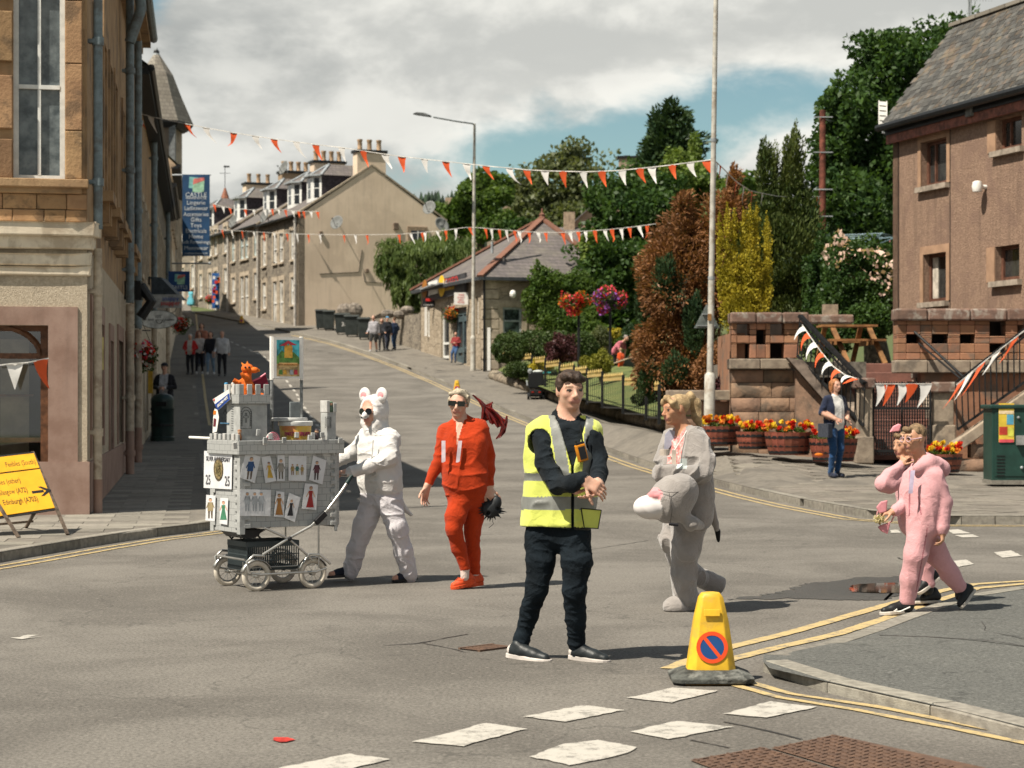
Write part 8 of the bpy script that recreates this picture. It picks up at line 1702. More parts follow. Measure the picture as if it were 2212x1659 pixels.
# ---- the steward in the yellow waistcoat
def steward():
 d=12.0;J=jj(d);t=person('young man in yellow hi-vis waistcoat and black trousers clasping his hands',1205,1428,d);B=Body(.0065)
 L,R=head(B,P(1231,846,d),.232,-.32,.03,.03,J(1227,915,.03),nr=.066)
 B.loft([(J(1186,936,.03),J(1262,934,-.02),.065),(J(1192,985,.03),J(1250,985,-.03),.085),(J(1190,1060,.03),J(1240,1060,-.03),.088),(J(1188,1120,.03),J(1234,1122,-.03),.086)],TOP,.05)
 B.cone(J(1217,899,.05),J(1224,928,.03),.064,.09,TOP,.03);B.cone(J(1212,906,.04),J(1180,930,.03),.05,.065,TOP,.03);B.cone(J(1240,908,.03),J(1264,930,-.01),.05,.06,TOP,.03)
 B.chain([J(1172,946,.0),J(1178,1000,-.10),J(1205,1047,-.20)],[.068,.060,.055],TOP,.014);B.chain([J(1205,1047,-.20),J(1236,1046,-.30),J(1258,1035,-.34)],[.056,.049,.043],TOP,.014)
 B.chain([J(1278,942,-.06),J(1292,990,-.10),J(1294,1020,-.16)],[.062,.053,.048],TOP,.014);B.chain([J(1294,1020,-.16),J(1290,1040,-.26)],[.052,.042],TOP,.02)
 for a,b in((J(1255,1037,-.335),J(1264,1037,-.35)),(J(1291,1036,-.25),J(1290,1044,-.29))):B.cone(a,b,.032,.03,SKIN,.012)
 hand(B,J(1262,1037,-.35),(.8,-.15,-.45),(-.2,.9,-.4),.185,.55,thumb=-1);hand(B,J(1292,1046,-.29),(-.25,-.3,-.35),(-.5,-.5,.6),.18,.5,thumb=1)
 B.loft([(J(1176,1128,.03),J(1240,1128,-.04),.09),(J(1172,1160,.03),J(1242,1160,-.04),.09)],LEG,.04)
 B.chain([J(1166,1160,.02),J(1168,1215,-.0),J(1158,1273,-.02),J(1143,1330,.06),J(1126,1386,.08)],[.094,.086,.064,.056,.046],LEG,.03);B.chain([J(1240,1160,-.02),J(1246,1215,-.08),J(1240,1273,-.10),J(1244,1335,-.04),J(1245,1392,.0)],[.098,.090,.068,.060,.047],LEG,.03)
 B.cone(J(1127,1380,.08),J(1124,1412,.08),.05,.045,LEG,.01);B.cone(J(1245,1385,.0),J(1247,1412,.0),.05,.042,LEG,.01)
 m_f=cloth('black_fleece',(.009,.013,.017),.2,sheen=.03);m_tr=cloth('dark_denim',(.008,.013,.018),.25,6,sheen=0)
 B.mesh('body',[sk_pale,m_f,m_tr,m_hairb,m_lip,m_eye,m_brow,m_blk],t,None,{TOP:(.009,15,(1,1,1.4)),LEG:(.007,15,(.8,.8,1.9))})
 hairmesh(t,L,R,.232,m_hairb,[('e',(0,-.09,.20),(.355,.40,.345)),('e',(0,.12,.40),(.29,.26,.13)),('c',[(-.28,.24,.30),(-.05,.36,.34),(.2,.30,.36)],[.10,.09,.08]),('c',[(-.3,.05,.1),(-.3,.0,-.05)],[.07,.03]),('c',[(.3,.05,.1),(.3,.0,-.05)],[.07,.03])])
 W=Body(.0075);W.loft([(J(1174,930,.03),J(1268,929,-.02),.076),(J(1178,985,.03),J(1256,985,-.03),.101),(J(1176,1060,.03),J(1244,1060,-.03),.108),(J(1172,1140,.03),J(1230,1142,-.03),.112)],0,.05)
 W.cone(J(1203,906,.04),J(1172,930,.03),.055,.075,0,.03);W.cone(J(1245,909,.03),J(1268,930,-.01),.05,.07,0,.03);W.cone(J(1158,930,.03),J(1150,985,.0),.05,.03,0,.03);W.cone(J(1278,930,-.05),J(1284,970,-.06),.04,.025,0,.03)
 e0=np.array((0,0,CZ));px=lambda p:(CX+FPX*p[...,0]/p[...,1],HY-FPX*(p[...,2]-CZ)/p[...,1])
 zh=float(J(0,1140)[2]);zs=float(J(0,897)[2]);cw=J(1226,0);ch=J(1231,1020)
 def clip(X,Y,Z):
  nk=.074-np.sqrt((X-cw[0])**2+(Y-d-.0)**2+(np.minimum(0,Z-float(J(0,935)[2]))*1.2)**2)
  a=np.array(J(1166,955,-.03));arm1=.072-np.sqrt((X-a[0])**2*1+(Y-a[1])**2*.25+(Z-a[2])**2*.8);b=np.array(J(1284,960,-.08));arm2=.06-np.sqrt((X-b[0])**2+(Y-b[1])**2*.3+(Z-b[2])**2*.8)
  vz=np.where(Y<d-.02,(.008+.08*np.clip((Z-float(J(0,1005)[2]))/.29,0,1))-np.abs(X-(ch[0]+.012)),-1)
  hem=(zh+.012*np.sin(X*9))-Z
  m=hem+0*Y
  for q in(Z-zs,nk,arm1,arm2,vz):m=np.maximum(m,q)
  return m
 def wp(p,l):
  x,y=px(p);l=np.zeros(len(p),int);g=((y>1073)&(y<1101))|((y>1022)&(y<1039));fx=(x-(1203+(y-930)*.155));g|=(np.abs(fx)<13)&(y<1030);g|=(np.abs(x-(1272-(y-930)*.05))<9)&(y<1030);l[g]=1;z=(p[:,2]<zh+.012);l[z]=2;return l
 W.mesh('waistcoat',[cloth('hi_vis_yellow',(.54,.58,.12),.06,5,bump=.12,crease=.3),M('reflective_grey',(.20,.205,.19),.45,.1,12,.1,90),cloth('black_piping',(.012,.012,.012))],t,wp,{0:(.012,9,(1,1,.8))},clip)
 fl=MB();a=J(1252,1096,-.20);pts=[J(1255,1098,-.2),J(1299,1102,-.27),J(1292,1142,-.25),J(1262,1140,-.20)];fl.prism(pts,V(0,.006,0));fl.build('waistcoat_flap',MC['hi_vis_yellow'],t);fl=MB();fl.tube([V(*p)-V(0,.002,0)for p in pts+pts[:1]],.004,5);fl.build('flap_piping',MC['black_piping'],t)
 ms=M('black_leather',(.018,.022,.024),.45,.2,12,.1,60);sole=M('white_sole',(.55,.50,.46),.7,.12,9)
 def hb(p,l,h,dd,up,Lh):f=(p-h)@dd/Lh;z=(p-h)@up;l[(f<.10)&(z>.03)]=0;return l
 shoe('shoe',t,J(1095,1420,.10),J(1190,1436,-.06),[sole,ms],extra=hb,sole=.03,w=.045);shoe('shoe',t,J(1229,1424,.02),J(1317,1437,-.10),[sole,ms],extra=hb,sole=.03,w=.045)
 ra=T('radio','orange and black handheld radio clipped on the waistcoat of the young man','radio',J(1256,978,-.2));mb=MB();c=V(*J(1256,978,-.185));rr=frame(-.35,0,.25);mb.obox(c,rr[0]*.030,rr[1]*.018,rr[2]*.052);mb.build('case',M('radio_orange',(.62,.22,.01),.45),ra,bev=.006);mb=MB();mb.obox(c+rr[1]*.018,rr[0]*.021,rr[1]*.003,rr[2]*.038);mb.obox(c+rr[2]*.056,rr[0]*.026,rr[1]*.015,rr[2]*.008);mb.build('keypad',m_blk,ra);mb=MB();mb.tube([c+rr[2]*.05-rr[0]*.02,c+rr[2]*.16-rr[0]*.035],.006,6);mb.cyl(c+rr[2]*.055+rr[0]*.018,c+rr[2]*.078+rr[0]*.018,.006);mb.build('antenna',m_blk,ra)
steward()
def loose(lab,amp,f,st=(1,1,1)):return{lab:(amp,f,st)}
def ring(mb,pts,r):mb.tube(pts,r,6);return mb
# ---- person in the white mouse suit pushing the castle
def mouse():
 d=17.1;J=jj(d);t=person('person in white mouse suit with pink-lined ears and sunglasses pushing the castle pram',812,1255,d);B=Body(.0075);H=.235
 L,R=head(B,P(805,890,d),H,.62,-.02,.0,J(818,932,.02),ears=False,eyes=False,nr=.07)
 r,f,u=frame(.62);HD=7
 B.loft([(J(803,938,.05),J(834,942,-.03),.075),(J(802,972,.05),J(832,975,-.05),.105),(J(806,1020,.04),J(832,1022,-.05),.115),(J(808,1050,.04),J(838,1050,-.05),.120)],TOP,.05)
 B.chain([J(795,940,.10),J(768,976,.16),J(724,998,.20)],[.078,.07,.05],TOP,.014);B.chain([J(845,948,-.08),J(842,990,-.16)],[.082,.074],TOP,.014);B.chain([J(842,990,-.16),J(795,1008,-.20),J(756,1020,-.20)],[.072,.056,.044],TOP,.02)
 B.cone(J(755,1020,-.20),J(746,1021,-.20),.034,.03,SKIN,.01);hand(B,J(748,1021,-.20),(-1,-.05,-.03),(.1,.3,-1),.17,.8,thumb=1);B.cone(J(724,998,.2),J(718,1002,.2),.03,.03,SKIN,.01);hand(B,J(719,1003,.2),(-1,0,-.15),(.1,.2,-1),.17,.8,thumb=-1)
 for k in range(11):
  a=PI*(k/10)*1.16-PI*.08;B.cone(L(.34*math.cos(a),.18-.04*math.sin(a),.02+.46*math.sin(a)),L(.31*math.cos(a),-.25,.05+.40*math.sin(a)),.024,.045,HD,.03)
 B.ell(L(0,-.18,.16),(.40*H,.42*H,.42*H),HD,R,.03);B.chain([L(.33,.12,-.05),L(.30,.10,-.40),L(.10,.16,-.74)],[.022,.032,.03],HD,.02);B.chain([L(-.33,.12,-.05),L(-.30,.10,-.40),L(-.05,.16,-.74)],[.022,.032,.03],HD,.02);B.chain([L(0,-.42,-.1),L(0,-.36,-.6)],[.07,.085],HD,.04)
 B.loft([(J(808,1056,.04),J(838,1056,-.05),.105),(J(808,1078,.04),J(842,1078,-.04),.105)],LEG,.03)
 B.chain([J(806,1085,.05),J(786,1135,.04),J(770,1185,.05),J(757,1234,.10)],[.105,.088,.076,.074],LEG,.03);B.chain([J(840,1085,-.05),J(858,1140,-.08),J(872,1190,-.03),J(884,1240,.02)],[.108,.09,.075,.074],LEG,.03)
 mw=cloth('white_fleece',(.60,.58,.56),.04,5,crease=.32,bump=.3,bs=120);mt=cloth('white_jersey',(.56,.535,.56),.05,5)
 def paint(p,l):z=(p-np.array(P(805,890,d)))@np.array(f);w=(l==SKIN)&(z<-.0*H);return np.where(w&(p[:,2]>P(0,935,d).z),7,l)
 B.mesh('body',[sk_pale,mw,mt,m_hairb,m_lip,m_eye,m_brow,mw],t,paint,{TOP:(.010,14,(1,1,1.2)),LEG:(.010,12,(.9,.9,1.2)),HD:(.004,14,(1,1,1))})
 for q in(-1,1):
  e=V(*L(q*.40,-.05,.62));B2=Body(.006);B2.ell(e,(.062,.022,.068),0,R,.01);B2.cone(e-u*.03,V(*L(q*.28,-.08,.46)),.03,.03,0,.02);er=B2.mesh('ear',mw,t);B2=Body(.005);B2.ell(e+f*.016-u*.006,(.036,.012,.038),0,R,.01);B2.mesh('ear_lining',M('pink_plush',(.62,.26,.27),.9),er)
 g=MB()
 for q in(-1,1):c=V(*L(q*.16,.42,.03));ax=(f+r*q*.25).normalized();s_=ZU.cross(ax);g.prism([c+s_*.030*math.cos(a)+ZU*.029*math.sin(a)for a in np.linspace(0,2*PI,18,endpoint=False)],ax*.006);g.tube([c+s_*.028*(1 if q*s_.dot(r)>0 else-1),V(*L(q*.345,.05,.05))],.003,5)
 g.tube([V(*L(-.05,.44,.05)),V(*L(.05,.44,.05))],.003,5);g.build('sunglasses',M('dark_lens',(.008,.01,.012),.08,spec=.8),t)
 B2=Body(.005);B2.cone(L(0,.40,-.10),L(.0,.56,-.17),.034,.018,0,.01);sn=B2.mesh('snout',mw,t);g=MB();g.sph(V(*L(0,.62,-.18)),.009,8,6)
 for q in(-1,1):
  for k in range(3):g.tube([V(*L(q*.06,.55,-.16)),V(*L(q*.30,.60,-.13-.05*k))],.001,3)
 g.build('nose_tip',m_blk,sn);g=MB();g.tube([V(*J(806,950,-.20)),V(*J(803,990,-.225)),V(*J(801,1030,-.21))],.005,5);g.build('zip',M('zip_grey',(.35,.35,.34),.5),t)
 B2=Body(.008);B2.chain([J(860,1072,.06),J(872,1098,.12),J(888,1112,.14)],[.03,.026,.016],0);B2.mesh('tail',mw,t)
 mn=M('navy_sandal',(.012,.016,.03),.7,.2,9);up=lambda p,l,h,dd,uu,Lh:np.where(((p-h)@dd/Lh>.80)|(((p-h)@dd/Lh<.25)&((p-h)@uu>.05))&(l>0),np.where((p-h)@uu<.022,0,2),l)
 shoe('sandal',t,J(768,1246,.15),J(708,1250,-.02),[m_blk,mn,sk_pale],h=.08,extra=up,up=(-.15,0,1));shoe('sandal',t,J(901,1252,.06),J(847,1259,-.05),[m_blk,mn,sk_pale],h=.08,extra=up)
mouse()
# ---- woman in red with a dragon wing
def red_woman():
 d=16.5;J=jj(d);t=person('smiling woman in orange-red ribbed top and leggings with sunglasses and one red wing',1005,1272,d);B=Body(.007);H=.232
 L,R=head(B,P(990,872,d),H,.12,-.05,-.06,J(997,921,.02),fem=True,eyes=False,nr=.060)
 B.loft([(J(978,925,.02),J(1030,920,.0),.062),(J(985,962,-.01),J(1023,962,-.02),.10),(J(987,1000,.0),J(1022,1002,-.01),.098),(J(988,1035,-.02),J(1022,1035,-.02),.108),(J(990,1056,-.01),J(1022,1056,-.02),.104)],TOP,.05)
 B.cone(J(991,908,.03),J(972,926,.02),.045,.055,TOP,.014);B.cone(J(1006,907,.03),J(1032,922,.0),.045,.055,TOP,.014);B.chain([J(964,930,.03),J(951,990,.0),J(927,1040,-.04)],[.068,.056,.038],TOP,.014);B.chain([J(1038,924,.0),J(1056,985,.03),J(1055,1045,-.02)],[.066,.056,.042],TOP,.014)
 B.cone(J(927,1040,-.04),J(922,1052,-.05),.027,.026,SKIN,.01);hand(B,J(923,1050,-.05),(-.25,-.1,-1),(.7,-.6,0),.185,.45,thumb=1,fc=(.3,.4,.5,.6));B.cone(J(1056,1045,-.02),J(1057,1054,-.03),.03,.028,SKIN,.01);hand(B,J(1057,1052,-.03),(.05,-.15,-1),(0,.9,.2),.18,.7,thumb=1)
 B.loft([(J(990,1050,-.01),J(1022,1050,-.02),.095),(J(991,1074,-.01),J(1022,1076,.0),.092)],LEG,.03)
 B.chain([J(994,1078,-.03),J(984,1115,-.08),J(980,1142,-.10),J(992,1185,-.04),J(1004,1226,-.02)],[.098,.084,.066,.060,.043],LEG,.03);B.chain([J(1026,1080,.05),J(1023,1120,.05),J(1020,1150,.06),J(1022,1195,.10),J(1026,1236,.12)],[.096,.08,.064,.058,.044],LEG,.03)
 for a,b in((J(1004,1226,-.02),J(1004,1246,-.02)),(J(1026,1236,.12),J(1026,1248,.12))):B.cone(a,b,.038,.036,7,.008)
 mr=cloth('orange_red_rib',(.44,.042,.008),.08,6,rib=42,bump=.1,sheen=.05);vn=P(984,0,d).x
 def paint(p,l):
  x=CX+FPX*p[:,0]/p[:,1];y=HY-FPX*(p[:,2]-CZ)/p[:,1];v=(l==TOP)&(np.abs(x-(993-(y-912)*.12))<np.clip((962-y)*.16,0,8))&(y<962)&(p[:,1]<d);return np.where(v,SKIN,l)
 B.mesh('body',[sk_pale,mr,mr,m_hairgr,m_lip,m_eye,m_brow,cloth('pale_sock',(.55,.45,.4))],t,paint,{TOP:(.009,10,(1,1,1.4)),LEG:(.005,11,(1,1,1.6))})
 hairmesh(t,L,R,H,m_hairgr,[('e',(0,-.13,.18),(.36,.39,.36)),('c',[(-.30,.12,.28),(-.05,.24,.42),(.25,.16,.34)],[.09,.08,.09]),('c',[(-.33,.02,.15),(-.36,.0,-.06)],[.06,.03]),('c',[(.33,.02,.15),(.36,.0,-.06)],[.06,.03]),('e',(.05,-.48,-.05),(.14,.16,.24))])
 g=MB();r,f,u=frame(.12,-.05,-.06)
 for q in(-1,1):c=V(*L(q*.165,.42,.03));g.obox(c,r*.031,(f+r*q*.2).normalized()*.004,u*.021);g.tube([c+r*q*.03,V(*L(q*.35,.02,.06))],.004,5)
 g.obox(V(*L(0,.44,.06)),r*.012,f*.004,u*.005);g.build('sunglasses',M('dark_lens',(.008,.01,.012),.08,spec=.8),t)
 for a,b in((955,973),(991,975)):g=MB();p,q=V(*J(a+3,952,-.16)),V(*J(a-(-1 if a<980 else 2)+(2 if a<980 else 0),999,-.165));g.prism([p-V(.016,0,0),p+V(.016,0,0),q+V(.016,0,.01),q+V(0,0,0),q-V(.016,0,.0)],V(0,.003,0));g.build('ribbon',M('satin_ribbon',(.62,.52,.56),.5),t)
 g=MB();g.tube([V(*J(1033,905,.02)),V(*J(1035,922,-.065)),V(*J(1040,955,-.08)),V(*J(1046,962,.0))],.011,6);g.build('wing_strap',cloth('black_piping',(.012,.012,.012)),t)
 mw=M('wing_red',(.13,.008,.006),.3,.3,14,.3,60,spec=.6);wg=T('dragon_wing','shiny dark red dragon wing worn on the back of the woman in red','costume wing',J(1045,940,.15));o=.18
 K=[(1021,853),(1037,862),(1050,874),(1063,868),(1064,884),(1078,896),(1091,906),(1097,898),(1097,912),(1092,934),(1082,945),(1070,949),(1079,935),(1082,921),(1074,925),(1072,914),(1062,918),(1058,906),(1046,912),(1036,922),(1040,900),(1042,882),(1034,868)]
 g=MB();g.prism([V(*J(x,y,o+.02*math.sin(x*.2)))for x,y in K],V(0,.014,0));g.build('membrane',mw,wg,bev=.003)
 for pts in([(1021,853),(1035,865),(1045,880),(1042,905),(1036,922)],[(1047,878),(1062,884),(1080,902),(1091,925),(1072,948)],[(1047,880),(1062,898),(1074,922)],[(1046,882),(1054,895),(1060,915)],[(1095,898),(1090,915)],[(1064,868),(1058,882)]):g=MB();n_=len(pts);g.tube([V(*J(x,y,o-.012))for x,y in pts],[.007+.011*(1-abs(2*i/(n_-1)-1))for i in range(n_)],6);g.build('bone',mw,wg,smooth=60)
 mk=T('feather_mask','spiky black dragon mask dangling from the hand of the woman in red','mask',J(1058,1098,-.03));B2=Body(.006);B2.ell(J(1060,1100,-.03),(.075,.05,.07),0,None,.02);B2.ell(J(1072,1086,-.03),(.045,.04,.06),0,None,.02)
 B2.carve(J(1055,1110,-.12),J(1055,1108,-.05),.016,.016);B2.carve(J(1075,1099,-.12),J(1075,1099,-.05),.012,.012);mm=M('mask_black',(.012,.014,.016),.55,.3,20);B2.mesh('mask',mm,mk);g=MB()
 for k in range(22):a=1.2+k*.24;p=V(*J(1062+math.cos(a)*16,1098-math.sin(a)*17,-.03));q=V(*J(1062+math.cos(a)*random.uniform(24,36),1098-math.sin(a)*random.uniform(22,32),-.03+random.uniform(-.04,.04)));g.tube([p,q],[.013,.001],5)
 g.tube([V(*J(1062,1118,-.03)),V(*J(1066,1132,-.03)),V(*J(1056,1140,-.03))],.003,4);g.build('spikes',mm,mk)
 ms=M('trainer_red',(.60,.07,.015),.6,.12,30,.2,120);shoe('trainer',t,J(1026,1262,.06),J(975,1275,-.06),[ms,ms],h=.08,sole=.03);shoe('trainer',t,J(1042,1264,.16),J(1000,1270,.02),[ms,ms],h=.085,sole=.03)
 g=MB();g.tube([V(*J(991,1247,-.09)),V(*J(984,1252,-.10)),V(*J(995,1254,-.1)),V(*J(1003,1250,-.09))],.004,5);g.build('lace',ms,t)
red_woman()
# ---- woman in the grey donkey suit
def donkey_woman():
 d=14.8;J=jj(d);t=person('blond woman in baggy grey donkey suit holding the costume head under her arm',1490,1320,d);B=Body(.007);H=.225
 L,R=head(B,P(1459,886,d),H,1.12,-.03,.04,J(1478,930,.02),fem=True,nr=.056,lab=SKIN)
 B.loft([(J(1472,945,.10),J(1500,942,-.05),.072),(J(1474,985,.08),J(1500,985,-.06),.10),(J(1478,1050,.08),J(1506,1050,-.05),.105),(J(1474,1120,.07),J(1500,1120,-.05),.112)],TOP,.05)
 B.chain([J(1508,950,-.08),J(1523,1000,-.14),J(1518,1022,-.18)],[.075,.08,.078],TOP,.014);B.chain([J(1518,1020,-.18),J(1490,1022,-.25),J(1470,1024,-.28)],[.074,.06,.05],TOP,.02);B.chain([J(1452,950,.14),J(1437,990,.10),J(1446,1010,.0)],[.08,.08,.06],TOP,.014)
 for k in range(3):B.chain([J(1474,1014+k*7,-.28),J(1450,1012+k*8,-.30),J(1424,1014+k*8,-.28),J(1418,1017+k*7,-.26)],[.034,.034,.031,.024],TOP,.012)
 B.chain([J(1490,1125,-.02),J(1480,1190,-.05),J(1478,1240,-.03),J(1482,1290,.0)],[.125,.105,.095,.09],LEG,.04);B.chain([J(1466,1120,.10),J(1450,1165,.08),J(1468,1205,.18),J(1505,1245,.36),J(1520,1252,.42)],[.105,.088,.08,.075,.07],LEG,.03)
 mg=cloth('grey_plush',(.27,.245,.228),.08,6,bump=.3,bs=150,sheen=.5)
 def paint(p,l):
  x=CX+FPX*p[:,0]/p[:,1];y=HY-FPX*(p[:,2]-CZ)/p[:,1];v=(l==TOP)&(y<1002)&(x<1480-(y-930)*.16)&(x>1448-(y-930)*.1)&(p[:,1]<d+.02);b=(l==TOP)&(y>990)&(y<1013)&(x>1462)&(x<1484)&(p[:,1]<d-.1);return np.where(v,7,np.where(b,8,l))
 B.mesh('body',[sk_tan,mg,mg,m_hairbl,m_lip,m_eye,m_brow,M('patterned_top',(.50,.10,.09),.8,.4,40,col2=(.6,.45,.42)),M('pale_tag',(.55,.6,.58),.8)],t,paint,{TOP:(.014,12,(1,1,.9)),LEG:(.014,11,(1,1,.8))})
 hairmesh(t,L,R,H,m_hairbl,[('e',(0,-.14,.20),(.355,.40,.34)),('c',[(.0,.30,.40),(.22,.28,.26),(.31,.10,.06),(.28,-.15,.02)],[.09,.10,.08,.08]),('c',[(0,.30,.40),(-.24,.24,.24),(-.31,.05,.05)],[.09,.09,.06]),('c',[(0,-.48,.34),(.02,-.62,.42),(.02,-.80,.20),(.02,-.82,-.25),(.0,-.92,-.62)],[.13,.14,.16,.14,.05])],(.009,20,(1,1,.22)))
 g=MB();g.tube([V(*J(1488,922,-.03)),V(*J(1478,940,-.12)),V(*J(1452,980,-.16)),V(*J(1450,992,-.17))],.004,4);g.build('lanyard',m_cord,t);g=MB();c=V(*J(1436,978,-.22));g.lathe(c-ZU*.02,[(.036,0),(.036,.045),(.03,.045)],14);g.build('tape_roll',M('tape_cream',(.55,.47,.40),.6),t);g=MB();g.obox(V(*J(1456,990,-.24)),V(.016,0,0),V(0,.004,0),V(0,0,.06));g.build('badge_card',M('badge_cream',(.6,.5,.42),.6),t)
 g=MB();g.prism([V(*J(x,y,.02))for x,y in((1437,938),(1446,928),(1462,932),(1450,962),(1434,982))],V(0,.02,0));g.build('collar_flap',M('lilac_lining',(.42,.43,.52),.8),t)
 B2=Body(.008);B2.chain([J(1536,1090,.05),J(1545,1130,.10),J(1550,1150,.12)],[.03,.024,.02],0);tl=B2.mesh('tail',mg,t);B2=Body(.007);B2.cone(J(1550,1148,.12),J(1553,1170,.12),.022,.008,0);B2.mesh('tail_tuft',cloth('black_fur',(.01,.01,.011)),tl,None,{0:(.008,24,(1,1,.3))})
 B2=Body(.008);B2.cone(J(1492,1312,.05),J(1458,1312,-.03),.075,.085,0,.05);B2.cone(J(1455,1314,-.03),J(1490,1320,.04),.06,.05,0,.03);zf=.004;B2.mesh('slipper',mg,t,None,{0:(.008,9,(1,1,1))},lambda X,Y,Z:zf-Z);B2=Body(.008);B2.cone(J(1515,1248,.42),J(1545,1262,.45),.07,.075,0,.03);B2.cone(J(1545,1262,.45),J(1556,1258,.46),.06,.035,0,.03);B2.mesh('slipper',mg,t,None,{0:(.008,9,(1,1,1))})
 h=T('costume_head','stuffed grey donkey costume head with white muzzle held at the woman\'s hip','costume head',J(1440,1085,-.28));B2=Body(.008);o=-.30
 B2.ell(J(1450,1082,o),(.16,.15,.165),0,None,.05);B2.ell(J(1468,1060,o),(.13,.13,.13),0,None,.05);B2.cone(J(1440,1088,o),J(1425,1090,o-.03),.10,.095,0,.05);B2.ell(J(1404,1095,o-.04),(.122,.115,.088),1,None,.015);B2.ell(J(1416,1070,o-.08),(.06,.06,.035),2,None,.02)
 B2.chain([J(1468,1110,o-.05),J(1492,1130,o-.02),J(1522,1137,.0)],[.05,.045,.022],0,.03);B2.mesh('head',[mg,M('white_plush',(.62,.58,.56),.9,.05),M('pink_plush',(.62,.26,.27),.9)],h,None,{0:(.012,8,(1,1,1)),1:(.005,9,(1,1,1))});g=MB();g.sph(V(*J(1396,1117,o-.08)),.01,6,5);g.tube([V(*J(1422,1058,o-.135)),V(*J(1445,1064,o-.165)),V(*J(1478,1062,o-.14)),V(*J(1490,1050,o-.08))],.002,4);g.tube([V(*J(1445,1064,o-.165)),V(*J(1452,1100,o-.165)),V(*J(1448,1130,o-.1))],.002,4);g.tube([V(*J(1445,1132,o-.12)),V(*J(1465,1134,o-.12))],.012,6);g.build('nostril',m_blk,h)
donkey_woman()
# ---- boys in pink suits
def boy(dz,dx,dy,label,front):
 d=14.45+dz;J0=jj(d);k=(14.45+dz)/14.45;J=lambda x,y,o=0.0:J0(x+dx,y+dy,o);t=person(label,1985+dx,1325+dy,d,'boys in pink suits');B=Body(.007);H=.205
 L,R=head(B,P((1975 if front else 1962)+dx,(949 if front else 966)+dy,d),H,1.05,.0,.02,J(1993,1003 if front else 1015,.02),nr=.05,eyes=True)
 B.loft([(J(1978,1022,.07),J(2014,1018,-.05),.056),(J(1970,1060,.06),J(2010,1060,-.06),.075),(J(1974,1110,.05),J(2002,1112,-.05),.08),(J(1978,1140,.04),J(2004,1142,-.05),.08)],TOP,.05)
 if front:B.chain([J(2022,1028,-.08),J(2040,1085,-.08),J(2036,1140,-.10)],[.060,.056,.05],TOP,.014);B.cone(J(2036,1138,-.1),J(2036,1146,-.1),.042,.038,TOP,.01);hand(B,J(2036,1146,-.10),(0,-.1,-1),(-.9,.3,0),.15,1.1,thumb=1);B.chain([J(1966,1032,.10),J(1958,1085,.06),J(1935,1103,-.02)],[.058,.052,.042],TOP,.014);B.cone(J(1935,1103,-.02),J(1929,1106,-.03),.03,.027,SKIN,.01);hand(B,J(1930,1105,-.03),(-1,-.1,-.15),(0,.3,-1),.15,.9,thumb=1)
 else:B.chain([J(1972,1030,.0),J(1930,1052,-.12),J(1915,1050,-.14)],[.062,.062,.058],TOP,.014);B.chain([J(1915,1050,-.14),J(1930,1030,-.12),J(1950,1014,-.08)],[.058,.052,.042],TOP,.02);B.cone(J(1950,1014,-.08),J(1955,1010,-.07),.03,.03,SKIN,.01);hand(B,J(1952,1011,-.08),(.5,0,.85),(.6,.6,-.3),.14,.8,thumb=-1)
 if not front:B.chain([J(1996,1140),J(2006,1200),J(2012,1262)],[.09,.075,.055],LEG,.03);B.chain([J(1990,1140),J(1996,1200),J(2006,1282,.1)],[.09,.075,.055],LEG,.03)
 else:B.chain([J(1990,1140,-.03),J(1978,1200,-.05),J(1966,1250,-.02),J(1960,1296,.0)],[.10,.082,.072,.056],LEG,.03);B.chain([J(2000,1145,.06),J(2026,1200,.10),J(2052,1240,.14),J(2076,1272,.16)],[.095,.078,.068,.05],LEG,.03)
 B.chain([J(1984,1012,-.06),J(2008,1000,-.04),J(2034,1012,.03),J(2020,1020,.08)],[.045,.06,.062,.05],TOP,.014);B.chain([J(1984,1006,.09),J(2008,1000,.06),J(2030,1004,.03)],[.04,.055,.05],TOP,.014)
 mp=cloth('pink_fleece',(.57,.30,.315),.05,5,crease=.4,bump=.3,bs=140,sheen=.15);mh=m_hairsand
 def paint(p,l):
  x=CX+FPX*p[:,0]/p[:,1]-dx;y=HY-FPX*(p[:,2]-CZ)/p[:,1]-dy;sm=(l==TOP)&(np.abs(x-(1966-(y-1020)*.02))<1.6)&(y<1125)&(y>1015);pk_=(l==TOP)&(p[:,1]<d)&(np.abs(x-(1984+(y-1075)*.16))<1.5)&(y>1072)&(y<1112);cu=(l==LEG)&(np.abs(x-(2004-(y-1140)*.18))<1.3)&(y<1280)if front else sm;return np.where(sm|pk_|cu,7,l)
 B.mesh('body',[sk_boy,mp,mp,mh,m_lip,m_eye,m_brow,cloth('pink_seam',(.36,.13,.15))],t,paint,{TOP:(.005,13,(1,1,.8)),LEG:(.006,13,(1,1,.8))})
 hairmesh(t,L,R,H,mh,[('e',(0,-.12,.23),(.345,.375,.325)),('c',[(.1,.32,.36),(-.1,.34,.34)],[.10,.10]),('c',[(.31,.0,.12),(.31,-.03,.0)],[.06,.03])],(.006,26,(1,1,.5)))
 g=MB();r,f,u=frame(1.05)
 for q in(-1,1)if front else():c=V(*L(q*.16,.41,.0));g.tube([c+r*.024*math.cos(a)+u*.017*math.sin(a)for a in np.linspace(0,2*PI,14,endpoint=False)],.003,5,closed=True);g.tube([c+r*q*.024,V(*L(q*.36,-.02,.06))],.0035,5)
 if front:g.build('glasses',M('pink_glasses',(.60,.42,.48),.4),t)
 mbk=M('black_trainer',(.012,.013,.014),.5,.2,12,.1,60);ws=M('trainer_sole',(.48,.44,.39),.7)
 sh=(((1976,1322,.04),(1901,1330,-.03)),((2108,1276,.17),(2078,1316,.10)))if front else(((2040,1252,.02),(1992,1290,-.03)),((2040,1306,.1),(1976,1308,.04)))
